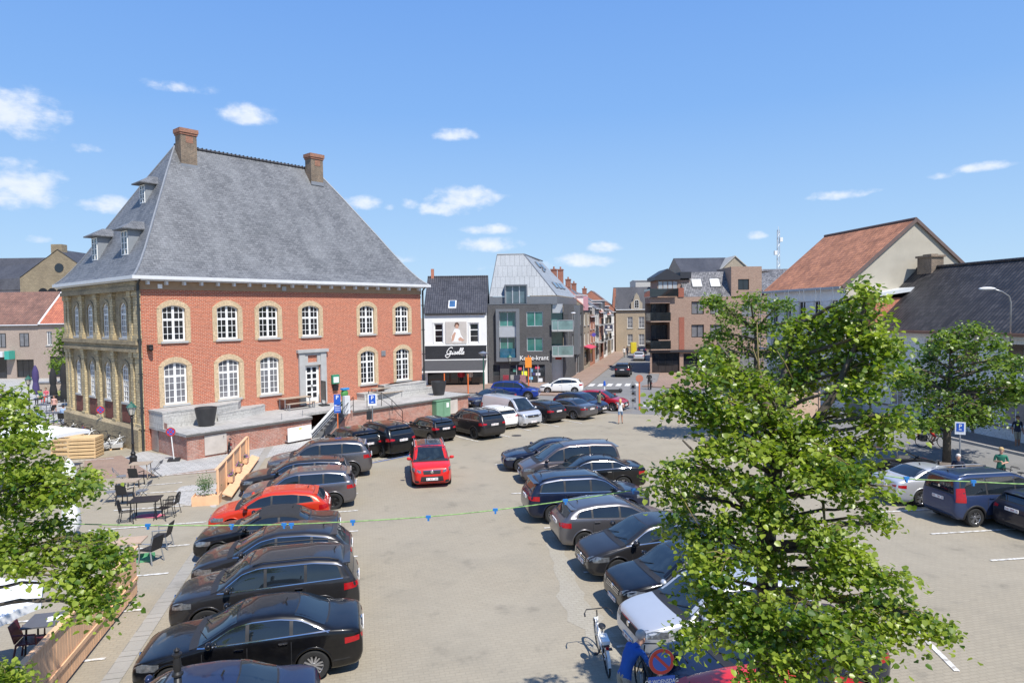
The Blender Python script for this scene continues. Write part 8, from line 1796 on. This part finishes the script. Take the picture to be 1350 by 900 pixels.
	for s in (-1, 1):
		m = MB(); m.ball(hc+hf*.078+sd_*s*.03+Vector((0, 0, .012)), (.010, .010, .008), n=6, m=4); m.build('eye', M_black, bo); m = MB(); m.ball(hc+sd_*s*.088-hf*.01, (.016, .016, .03), n=6, m=5); m.build('ear', skin, bo, smooth=True)
	m = MB(); m.ball(hc+hf*.078-Vector((0, 0, .055)), (.022, .022, .006), n=6, m=4); m.build('mouth', plain('lips', (.35, .10, .08), .6), bo)
	if helmet: m = MB(); m.ball(hc+Vector((0, 0, .075))-hf*.01, (.115, .13, .085)); m.build('helmet', helmet, root, smooth=True)
	else:
		m = MB(); m.ball(hc+Vector((0, 0, .052))-hf*.022, (.098, .105, .095), n=14, m=10)
		if hairlen: m.tube([hc-hf*.05+Vector((0, 0, .05)), hc-hf*.10-Vector((0, 0, .08)), hc-hf*.11-Vector((0, 0, hairlen))], [.095, .09, .05], 10)
		m.v = [tuple(Vector(q)-hf*max(0, (Vector(q)-hc).dot(hf)-.055 if (Vector(q)-hc).z < .07 else 0)) for q in m.v]
		m.build('hair', HAIRS[hair], root, smooth=True)
	return root
def stand(arms='down', lean=0.0, step=0.0, legs='long', sleeve='long', look=(0, 1, 0)):
	J = dict(hip=(0, 0, .95), chest=(0, lean*.6, 1.30), neck=(0, lean*1.0+.01, 1.50), head=(0, lean*1.15+.03, 1.62), face=look, legs=legs, sleeve=sleeve)
	for s, x in (('L', -1), ('R', 1)):
		f = step*x; J['hp'+s] = (x*.095, 0, .90); J['kn'+s] = (x*.10, f*.5+.03, .50); J['an'+s] = (x*.105, f-.0, .085+max(0, -f)*.1); J['to'+s] = (x*.125, f+.14, .035)
		J['sh'+s] = (x*.185, lean*.85, 1.44)
		if arms == 'down': J['el'+s] = (x*.235, lean*.8-.03-f*.3, 1.16); J['wr'+s] = (x*.245, lean*.7+.04-f*.5, .92)
		elif arms == 'front': J['el'+s] = (x*.24, lean*.9+.0, 1.17); J['wr'+s] = (x*.07, lean+.26, 1.20+.03*x)
		elif arms == 'forward': J['el'+s] = (x*.24, lean+.12, 1.18); J['wr'+s] = (x*.15, lean+.36, 1.12)
	return J
def sit(seat=.46, lean=.0, arms='lap', legs='long', sleeve='long'):
	J = dict(hip=(0, 0, seat+.10), chest=(0, .02+lean, seat+.45), neck=(0, .03+lean*1.6, seat+.65), head=(0, .07+lean*1.9, seat+.77), face=(0, 1, -.15), legs=legs, sleeve=sleeve)
	for s, x in (('L', -1), ('R', 1)):
		J['hp'+s] = (x*.10, .03, seat+.08); J['kn'+s] = (x*.13, .44, seat+.06); J['an'+s] = (x*.13, .46, .085); J['to'+s] = (x*.14, .60, .035); J['sh'+s] = (x*.18, .02+lean*1.3, seat+.59); J['el'+s] = (x*.24, .05+lean, seat+.33); J['wr'+s] = (x*.12, .28+lean, seat+.24)
	return J
navyc = cloth('navy', (.02, .025, .05)); beige = cloth('beige', (.34, .30, .23)); blackc = cloth('black', (.015, .015, .017)); whitec = cloth('white', (.7, .7, .7)); redc = cloth('red', (.6, .03, .03)); jac = cloth('royal', (.015, .09, .36)); grn = cloth('green', (.02, .16, .10)); den = cloth('denim', (.16, .24, .36)); greyc = cloth('grey', (.22, .22, .2)); pinkc = cloth('pink', (.6, .35, .3)); lb = cloth('lightblue', (.3, .42, .62))
shoe = plain('shoe_dark', (.03, .025, .02), .6)
J = stand(); J.update(hip=(0, -.02, .95), chest=(0, .17, 1.24), neck=(0, .34, 1.40), head=(0, .43, 1.48), face=(0, .8, -.5), curl=(0, .2, -.8))
for s, x in (('L', -1), ('R', 1)): J['sh'+s] = (x*.19, .28, 1.36); J['el'+s] = (x*.27, .40, 1.10); J['wr'+s] = (x*.16, .62, 1.08)
person(Vector((2.02, 12.45, 0)), R(-62), 'grey-haired man in a royal blue jacket bending over the bicycles', J, (jac, beige, shoe), 'grey')
person(Vector((20.75, 28.5, 0)), R(150), 'blond woman in a green patterned top and black trousers looking at her hands', stand('front', .02, sleeve='short', look=(0, .8, -.5)), (grn, blackc, shoe), 'blond')
person(gp(1263, 639.0), R(145), 'grey-haired man in a dark shirt sitting on the bench by the tree', sit(.46, .06, sleeve='short'), (navyc, beige, shoe), 'white')
person(gp(1341, 590), R(170), 'man in a navy shirt and pale shorts on the shaded pavement', stand('down', .0, .06, legs='mid', sleeve='short'), (navyc, beige, shoe), 'brown', skin=SKIN2)
person(gp(818, 558.5), R(-15), 'woman with long blond hair in a white top and denim shorts walking across the lot', stand('front', .0, .16, legs='short', sleeve='none'), (whitec, den, shoe), 'blond', hairlen=.28, scale=.98)
person(gp(790, 546), R(-30), 'man in a green shirt leaning at the door of the red crossover', stand('forward', .12, sleeve='short'), (cloth('olive', (.14, .15, .10)), navyc, shoe), 'dark')
J = dict(hip=(0, -.26, .98), chest=(0, -.03, 1.27), neck=(0, .10, 1.42), head=(0, .17, 1.52), face=(0, 1, -.1), legs='mid', sleeve='short')
for s, x, kn, an in (('L', -1, (.02, .80), (-.04, .45)), ('R', 1, (.0, .62), (-.12, .24))): J['hp'+s] = (x*.10, -.24, .95); J['kn'+s] = (x*.12, kn[0]+.08, kn[1]); J['an'+s] = (x*.12, an[0], an[1]); J['to'+s] = (x*.13, an[0]+.14, an[1]-.05); J['sh'+s] = (x*.18, .04, 1.37); J['el'+s] = (x*.24, .16, 1.18); J['wr'+s] = (x*.26, .20, 1.08)
person(CYC, R(-12)-R(90), 'cyclist in a red top and red shorts riding along the road', J, (redc, redc, redc), helmet=whitec, skin=SKIN2)
person(gp(856, 513.5), R(-10), 'person in black holding a bicycle at the apartment block', stand('forward', .05), (blackc, blackc, shoe), 'dark')
person(gp(823, 472)+Vector((0, 0, .12)), R(200), 'person in white far up the street', stand('down', 0, .1), (whitec, greyc, shoe), 'dark', hands=False)
person(gp(827, 470)+Vector((0, 0, .12)), R(20), 'person in dark clothes far up the street', stand('down', 0, .1), (navyc, navyc, shoe), 'dark', hands=False)
person(gp(72, 546), R(200), 'boy in a pale pink top and dark shorts walking between the café tables', stand('down', 0, .15, legs='short', sleeve='none'), (pinkc, blackc, shoe), 'brown', scale=.88, hands=False)
person(gp(83.5, 558), R(0), 'man in a blue shirt seated with his back to the viewer by the hall corner', sit(sleeve='short'), (lb, blackc, shoe), 'dark', hands=False)
person(gp(61.5, 530), R(180), 'person in a red and pale top seated behind the purple parasol', sit(sleeve='short'), (cloth('rose', (.6, .12, .16)), redc, shoe), 'brown', hands=False)
person(gp(55, 533), R(160), 'person in a dark green shirt seated at the far café table', sit(sleeve='short'), (cloth('dkgreen', (.03, .16, .10)), blackc, shoe), 'dark', hands=False)
person(gp(54, 563), R(-40), 'person in pale blue leaning back at the table by the open parasol', sit(lean=-.1), (lb, blackc, shoe), 'brown', hands=False)
person(gp(83, 517), R(120), 'waiter in black reaching across the serving counter', stand('forward', .1), (blackc, blackc, shoe), 'dark', hands=False)
# ================================================================ trees
def leafmat(name, c_lo, c_hi, trans=.35):
	m = bpy.data.materials.new(name); m.use_nodes = True; nt = m.node_tree; N = nt.nodes; L = nt.links; N.clear()
	out = N.new('ShaderNodeOutputMaterial'); at_ = N.new('ShaderNodeAttribute'); at_.attribute_name = 'tone'
	mx = N.new('ShaderNodeMix'); mx.data_type = 'RGBA'; L.new(at_.outputs['Fac'], mx.inputs[0]); mx.inputs[6].default_value = c4(c_lo); mx.inputs[7].default_value = c4(c_hi)
	b = N.new('ShaderNodeBsdfPrincipled'); b.inputs['Roughness'].default_value = .38; b.inputs['Specular IOR Level'].default_value = .55; L.new(mx.outputs[2], b.inputs['Base Color'])
	tr = N.new('ShaderNodeBsdfTranslucent'); m2 = N.new('ShaderNodeMix'); m2.data_type = 'RGBA'; m2.blend_type = 'MULTIPLY'; m2.inputs[0].default_value = 1; L.new(mx.outputs[2], m2.inputs[6]); m2.inputs[7].default_value = (1.9, 2.1, .7, 1); L.new(m2.outputs[2], tr.inputs[0])
	ms = N.new('ShaderNodeMixShader'); ms.inputs[0].default_value = trans; L.new(b.outputs[0], ms.inputs[1]); L.new(tr.outputs[0], ms.inputs[2]); L.new(ms.outputs[0], out.inputs[0]); return m
M_leaf = leafmat('linden_leaf', (.055, .115, .010), (.30, .36, .05)); M_leaf2 = leafmat('linden_leaf_far', (.05, .105, .014), (.19, .26, .045))
M_bark = plain('bark', (.085, .07, .055), .9, var=.35, scale=7, bump=.8, bscale=14); M_twig = plain('twig', (.20, .155, .06), .8, var=.3, scale=9)
def leaves(name, C, size, mat, parent, seed, droop=.35, tone=None):
	"""C: (n,3) leaf positions in the parent's frame; every leaf is a folded heart-shaped blade"""
	g = np.random.default_rng(seed); n = len(C)
	az = g.uniform(0, 2*np.pi, n); tilt = g.normal(-droop, .45, n); roll = g.normal(0, .55, n)
	d = np.stack([np.cos(az)*np.cos(tilt), np.sin(az)*np.cos(tilt), np.sin(tilt)], 1)
	s = np.stack([-np.sin(az), np.cos(az), np.zeros(n)], 1); u = np.cross(s, d)*-1
	u = np.cross(d, s); cr, sr = np.cos(roll)[:, None], np.sin(roll)[:, None]; s2 = s*cr+u*sr; u2 = np.cross(d, s2)
	sz = (size*g.uniform(.5, 1.35, n))[:, None]
	def P(a, b, c): return C+sz*(d*a+s2*b+u2*c)
	v = np.stack([P(0, 0, 0), P(.12, .40, .10), P(.55, .44, .10), P(1.0, .0, -.05), P(.55, -.44, .10), P(.12, -.40, .10)], 1).reshape(-1, 3)
	base = np.arange(n)*6
	f = np.stack([np.stack([base, base+1, base+2, base+3], 1), np.stack([base, base+3, base+4, base+5], 1)], 1).reshape(-1)
	me = bpy.data.meshes.new(name); me.vertices.add(n*6); me.vertices.foreach_set('co', v.ravel()); me.loops.add(n*8); me.loops.foreach_set('vertex_index', f.astype(np.int32)); me.polygons.add(n*2); me.polygons.foreach_set('loop_start', np.arange(n*2)*4)
	me.polygons.foreach_set('loop_total', np.full(n*2, 4)) if False else None
	me.update(calc_edges=True); me.validate()
	a = me.attributes.new('tone', 'FLOAT', 'POINT'); t = (tone if tone is not None else g.uniform(0, 1, n)); a.data.foreach_set('value', np.repeat(np.clip(t, 0, 1), 6).astype(np.float32))
	me.materials.append(mat); o = bpy.data.objects.new(name, me); COL.objects.link(o); o.parent = parent; return o
def tree(label, base, trunk, rads, clusters, leaf, seed, mat, per=60, sub=.26, name='linden_tree', group=None, bare=(), tw=1.0, dens=1.0):
	"""clusters: (centre, (rx, ry, rz), amount). Twigs reach into every clump; leaves sit in layered sprays at their tips"""
	t = thing(name, label, 'tree', base, 0, group); g = random.Random(seed); gn = np.random.default_rng(seed)
	m = MB(); m.tube(trunk, rads, 12); m.build('trunk', M_bark, t, smooth=True)
	pts = []
	for a, b in zip(trunk[:-1], trunk[1:]):
		for k in range(6): pts.append(Vector(a).lerp(Vector(b), k/6))
	bm_ = MB(); tips = []; tones = []
	limbs = MB()
	for (c, rad, amt) in clusters:
		c = Vector(c); cand = [p for p in pts if p.z < c.z-.15*(c-p).length] or pts[:3]
		src = min(cand, key=lambda p: (p-c).length+.6*max(0, p.z-c.z+.5)); L_ = (c-src).length
		mid = src.lerp(c, .5)+Vector((g.gauss(0, .05), g.gauss(0, .05), -.06))*L_*.5+Vector((0, 0, .10*L_)); r0_ = min(.075, .018+.014*L_)*tw
		limb = []
		for k in range(9): f = k/8; limb.append(src*(1-f)**2+mid*2*f*(1-f)+c*f*f+Vector((g.gauss(0, .02), g.gauss(0, .02), g.gauss(0, .02)))*L_*.3*(0 < k < 8))
		limbs.tube(limb, [r0_*(1-.75*k/8) for k in range(9)], 7)
		ns = max(3, int(amt))
		for q in range(ns):
			dv = Vector((g.gauss(0, 1), g.gauss(0, 1), g.gauss(0, 1))).normalized()*(g.random()**.45)
			s = c+Vector((dv.x*rad[0], dv.y*rad[1], dv.z*rad[2])); st = limb[g.randint(5, 8)]; mm = st.lerp(s, .55)+Vector((0, 0, .05))
			bm_.tube([st, mm, s], [.009*tw, .006*tw, .003*tw], 4)
			tone = min(1, max(0, .5+g.gauss(0, .3)))
			tips.append((s, tone, (s-st).normalized()))
	m_ = limbs.build('limbs', M_bark, t, smooth=True); bm_.build('twigs', M_twig, t)
	C = []; T = []
	for s, tone, dr in tips:
		n = max(6, int(per*g.uniform(.6, 1.3))); P_ = np.clip(gn.normal(0, 1, (n, 3)), -1.8, 1.8)*np.array([sub, sub, sub*.38]);
		P_[:, 2] -= .22*(P_[:, 0]**2+P_[:, 1]**2)/sub
		C.append(P_+np.array(s)); T.append(np.clip(tone+gn.normal(0, .22, n), 0, 1))
	leaves('crown', np.concatenate(C), leaf, mat, t, seed, tone=np.concatenate(T))
	for (a, b, r) in bare: q = MB(); a = Vector(a); b = Vector(b); q.tube([a, a.lerp(b, .5)+Vector((.0, 0, .04)), b], [r, r*.7, r*.35], 6); q.build('bare_branch', M_twig, t, smooth=True)
	return t
def C_at(base, x, y, Y): p = at(x, y, Y); return (p.x-base.x, p.y-base.y, p.z)
# ---- the big tree, right of centre
TB = Vector((at(1012, 800, 9.7).x, 9.7, 0)); g = random.Random(21)
def rel(x, y, Y): return C_at(TB, x, y, Y)
spec = [
 (1142, 385, 22, 22, 9.6, 8), (1120, 415, 50, 26, 9.6, 18), (1150, 440, 35, 28, 9.2, 14), (1085, 440, 45, 25, 10.2, 15), (1060, 420, 25, 18, 10.6, 6),
 (1150, 480, 38, 24, 9.2, 14), (1110, 480, 45, 28, 9.8, 16), (1165, 455, 28, 22, 9.6, 8), (1060, 478, 40, 22, 10.2, 12), (1125, 510, 38, 16, 9.2, 8),
 (1035, 445, 22, 16, 10.6, 5),
 (945, 470, 26, 14, 9.8, 6), (965, 490, 45, 22, 9.6, 15), (925, 490, 26, 16, 9.4, 7), (890, 515, 28, 22, 9.2, 9), (915, 530, 42, 24, 9.4, 12), (960, 530, 45, 24, 9.3, 14), (1005, 510, 35, 18, 9.5, 9), (1040, 500, 40, 20, 9.9, 10),
 (880, 525, 14, 10, 9.0, 3), (1010, 545, 48, 26, 9.4, 15), (955, 565, 40, 20, 9.2, 11), (985, 585, 42, 20, 9.1, 12), (930, 590, 26, 16, 9.0, 6), (1035, 585, 40, 24, 9.3, 12), (1075, 560, 34, 18, 9.6, 8), (1115, 545, 42, 10, 9.3, 6), (1140, 548, 18, 8, 9.2, 3),
 (1090, 600, 50, 26, 9.0, 15), (1120, 585, 35, 16, 8.9, 7), (1060, 620, 45, 22, 9.0, 12), (1135, 620, 34, 22, 8.8, 10), (1165, 640, 20, 20, 8.7, 4), (1180, 558, 22, 9, 8.8, 3), (1192, 545, 10, 12, 8.8, 2), (1165, 578, 24, 6, 8.8, 2), (1110, 640, 40, 16, 8.9, 7),
 (905, 615, 36, 16, 9.2, 8), (870, 628, 18, 14, 9.0, 4), (880, 650, 28, 16, 9.2, 6), (945, 620, 34, 14, 9.1, 6), (985, 640, 45, 22, 8.9, 11), (930, 655, 28, 14, 9.3, 6), (895, 690, 24, 16, 9.3, 6),
 (1010, 665, 52, 24, 8.7, 15), (960, 685, 42, 24, 8.7, 13), (925, 710, 30, 22, 9.0, 9), (1055, 690, 48, 20, 8.6, 12), (1090, 700, 40, 20, 8.6, 8), (1135, 668, 26, 8, 8.7, 2), (1160, 682, 22, 8, 8.7, 2),
 (960, 735, 55, 28, 8.6, 18), (1010, 730, 40, 22, 8.8, 10), (930, 760, 35, 26, 8.8, 11), (1090, 740, 42, 24, 8.5, 12), (1130, 735, 42, 26, 8.3, 13), (1170, 760, 36, 24, 8.2, 9), (1050, 760, 40, 20, 8.7, 8),
 (950, 800, 55, 30, 8.5, 17), (1010, 800, 50, 28, 8.3, 14), (920, 830, 26, 16, 8.7, 7), (1070, 800, 50, 26, 8.1, 14), (1130, 800, 50, 28, 8.0, 13), (1185, 800, 38, 20, 7.9, 9), (1220, 818, 28, 13, 7.8, 6), (1238, 828, 12, 8, 7.8, 2),
 (990, 850, 55, 26, 8.1, 14), (1050, 850, 50, 26, 7.9, 14), (1110, 845, 50, 20, 7.8, 11), (1165, 835, 30, 14, 7.8, 5), (1000, 890, 40, 16, 7.9, 9), (1060, 888, 45, 14, 7.8, 8), (1120, 870, 30, 10, 7.8, 3), (910, 845, 20, 12, 8.8, 3),
 (1010, 930, 70, 25, 7.8, 10)]
cl = []
for (x, y, rx, ry, Y, a) in spec:
	Y += g.uniform(-.25, .25); s = Y/FPX; cl.append((rel(x, y, Y), (rx*s*.80, max(rx, ry)*s*.9, ry*s*.80), a*.88))
tr_pts = [(0, 0, 0), rel(1012, 780, 9.7), rel(1010, 700, 9.7), rel(1018, 640, 9.75), rel(1022, 590, 9.8), rel(1030, 520, 10.1), rel(1040, 460, 10.4), rel(1050, 420, 10.5)]
tr_r = [.19, .15, .135, .13, .11, .075, .04, .012]
T1 = tree('large leafy linden tree close to the viewer, right of centre, hiding parked cars', TB, tr_pts, tr_r, cl, .070, 31, M_leaf, per=50, sub=.145, bare=[(rel(1085, 660, 9), rel(1090, 730, 8.7), .02), (rel(880, 630, 9), rel(925, 700, 8.8), .012), (rel(1000, 490, 9.6), rel(998, 425, 9.9), .014), (rel(1012, 525, 9.6), rel(990, 450, 9.9), .012), (rel(1045, 500, 9.7), rel(1024, 462, 9.7), .010)], tw=1.1)
m = MB();
for pth, r in (([rel(1018, 620, 9.75), rel(1060, 575, 9.6), rel(1100, 520, 9.5), rel(1130, 450, 9.5), rel(1142, 380, 9.6)], [.09, .07, .05, .03, .01]), ([rel(1020, 610, 9.75), rel(1080, 590, 9.4), rel(1130, 600, 9.0), rel(1180, 560, 8.8)], [.07, .05, .025, .008]),
			   ([rel(1010, 720, 9.7), rel(1070, 715, 9.0), rel(1110, 690, 8.8), rel(1150, 690, 8.7)], [.08, .06, .04, .015]), ([rel(1012, 700, 9.7), rel(960, 640, 9.3), rel(900, 580, 9.1)], [.07, .04, .012]), ([rel(1022, 560, 9.9), rel(985, 500, 9.6), rel(945, 450, 9.8)], [.06, .035, .01])):
	m.tube(pth, r, 8)
m.build('main_boughs', M_bark, T1, smooth=True)
# ---- the tree at the left edge
LB = Vector((at(-70, 700, 9.6).x, 9.6, 0)); rel = lambda x, y, Y: C_at(LB, x, y, Y)
spec = [(8, 520, 26, 18, 9.8, 8), (20, 545, 30, 16, 9.6, 8), (38, 548, 14, 8, 9.6, 2), (10, 585, 30, 18, 9.6, 9), (35, 578, 24, 12, 9.4, 6), (20, 620, 40, 18, 9.4, 12), (65, 618, 34, 14, 9.2, 8), (95, 632, 26, 14, 9.1, 7), (108, 640, 10, 8, 9, 2), (45, 648, 42, 16, 9.2, 9), (85, 655, 22, 8, 9, 3), (12, 668, 34, 18, 9.2, 8), (50, 690, 36, 12, 9.0, 7), (12, 715, 34, 18, 9.0, 8), (65, 722, 32, 12, 8.8, 6),
		(120, 712, 28, 14, 8.7, 6), (135, 725, 24, 16, 8.6, 6), (110, 745, 36, 18, 8.5, 9), (152, 742, 14, 6, 8.5, 2), (30, 742, 36, 10, 8.8, 5), (95, 762, 22, 8, 8.5, 3), (125, 775, 26, 12, 8.4, 5), (148, 790, 14, 9, 8.4, 2), (118, 798, 22, 10, 8.4, 4), (5, 880, 22, 12, 8.4, 5), (22, 890, 14, 10, 8.4, 3), (-50, 620, 55, 60, 9.6, 18), (-50, 720, 40, 50, 9.2, 9), (-60, 540, 50, 40, 9.8, 12)]
cl = []
for (x, y, rx, ry, Y, a) in spec: Y += g.uniform(-.2, .2); s = Y/FPX; cl.append((rel(x, y, Y), (rx*s*.92, max(rx, ry)*s*.9, ry*s*.85), a*1.4))
tree('leafy linden tree whose branches reach in from the left edge', LB, [(0, 0, 0), (0, 0, 2.4), (.05, 0, 4), (.1, 0, 5.2), (.1, .1, 6.3)], [.18, .15, .12, .09, .03], cl, .066, 41, M_leaf, per=50, sub=.15, tw=.55)
# ---- round street tree on the right
RB_ = gp(1248, 613); rel = lambda x, y, dY: C_at(RB_, x, y, RB_.y+dY); cl = []
spec = [(1270, 435, 30, 18), (1245, 450, 30, 18), (1295, 450, 30, 18), (1225, 470, 30, 20), (1265, 470, 35, 22), (1310, 475, 30, 20), (1335, 480, 14, 16), (1205, 488, 16, 12), (1220, 500, 34, 18), (1260, 505, 38, 20), (1305, 508, 36, 22), (1335, 515, 16, 18), (1230, 525, 36, 16), (1275, 530, 36, 18), (1320, 530, 24, 14), (1240, 548, 30, 12), (1275, 550, 28, 10), (1300, 545, 20, 10), (1190, 500, 8, 6), (1225, 555, 16, 6), (1346, 510, 6, 8)]
for (x, y, rx, ry) in spec:
	for k in range(2): dY = g.uniform(-1.6, 1.6); s = RB_.y/FPX; cl.append((rel(x, y, dY), (rx*s*.95, rx*s*.9, ry*s*.95), 7))
tree('round-crowned linden street tree on the right by the road', RB_, [(0, 0, 0), (0, 0, 1.8), (.05, 0, 2.6), (.1, 0, 4.2), (.1, 0, 5.8)], [.2, .16, .14, .09, .03], cl, .155, 51, M_leaf2, per=36, sub=.30, tw=1.6)
# ---- tree behind the big one
BB = Vector((at(996, 560, 40).x, 40, 0)); rel = lambda x, y, dY: C_at(BB, x, y, 40+dY); cl = []
spec = [(990, 398, 30, 12), (1025, 402, 22, 12), (960, 412, 26, 16), (940, 395, 12, 6), (950, 440, 18, 12), (935, 460, 12, 10), (1000, 430, 34, 18), (1040, 425, 20, 16), (975, 455, 34, 18), (1015, 460, 34, 18), (1050, 455, 18, 18), (960, 485, 28, 16), (1000, 490, 34, 18), (1040, 490, 26, 18), (980, 515, 34, 14), (1025, 518, 32, 14), (1000, 540, 30, 10)]
for (x, y, rx, ry) in spec:
	for k in range(2): dY = g.uniform(-1.5, 1.5); s = 40/FPX; cl.append((rel(x, y, dY), (rx*s*.95, rx*s*.9, ry*s*.95), 7))
tree('linden street tree farther off, directly behind the big tree', BB, [(0, 0, 0), (0, 0, 2.0), (0, 0, 4), (0, 0, 7)], [.2, .16, .12, .03], cl, .17, 61, M_leaf2, per=34, sub=.38, tw=1.6)
# ---- small tree beside the far side of the hall, distant greenery
SB_ = Vector((at(84, 480, 82).x, 82, 0)); cl = [(C_at(SB_, x, y, 82+g.uniform(-1, 1)), (rx*82/FPX,)*2+(ry*82/FPX,), 9) for x, y, rx, ry in ((82, 440, 8, 10), (80, 460, 10, 12), (86, 480, 8, 12), (78, 478, 7, 9), (88, 450, 8, 12))]
tree('small tree by the pale houses at the hall corner', SB_, [(0, 0, 0), (0, 0, 3), (0, 0, 6)], [.16, .12, .04], cl, .3, 71, M_leaf2, per=22, sub=.5, tw=2, name='small_tree')
for (x, y, Y, lab) in ((985, 359, 140, 'distant treetop between the slate roof and the orange roof'), (846, 380, 190, 'distant treetop behind the street-end roof'), (1000, 362, 150, 'distant low treetop left of the mottled grey roof')):
	FB = Vector((at(x, y, Y).x, Y, 0)); cl = [(C_at(FB, x+dx, y+dy, Y), (5*Y/FPX,)*2+(4*Y/FPX,), 8) for dx, dy in ((-5, 3), (4, 3), (0, -1), (8, 6))]
	tree(lab, FB, [(0, 0, 0), (0, 0, 5), (0, 0, 12)], [.3, .25, .1], cl, .45, 80+x, M_leaf2, per=18, sub=.8, tw=3, name='distant_tree')
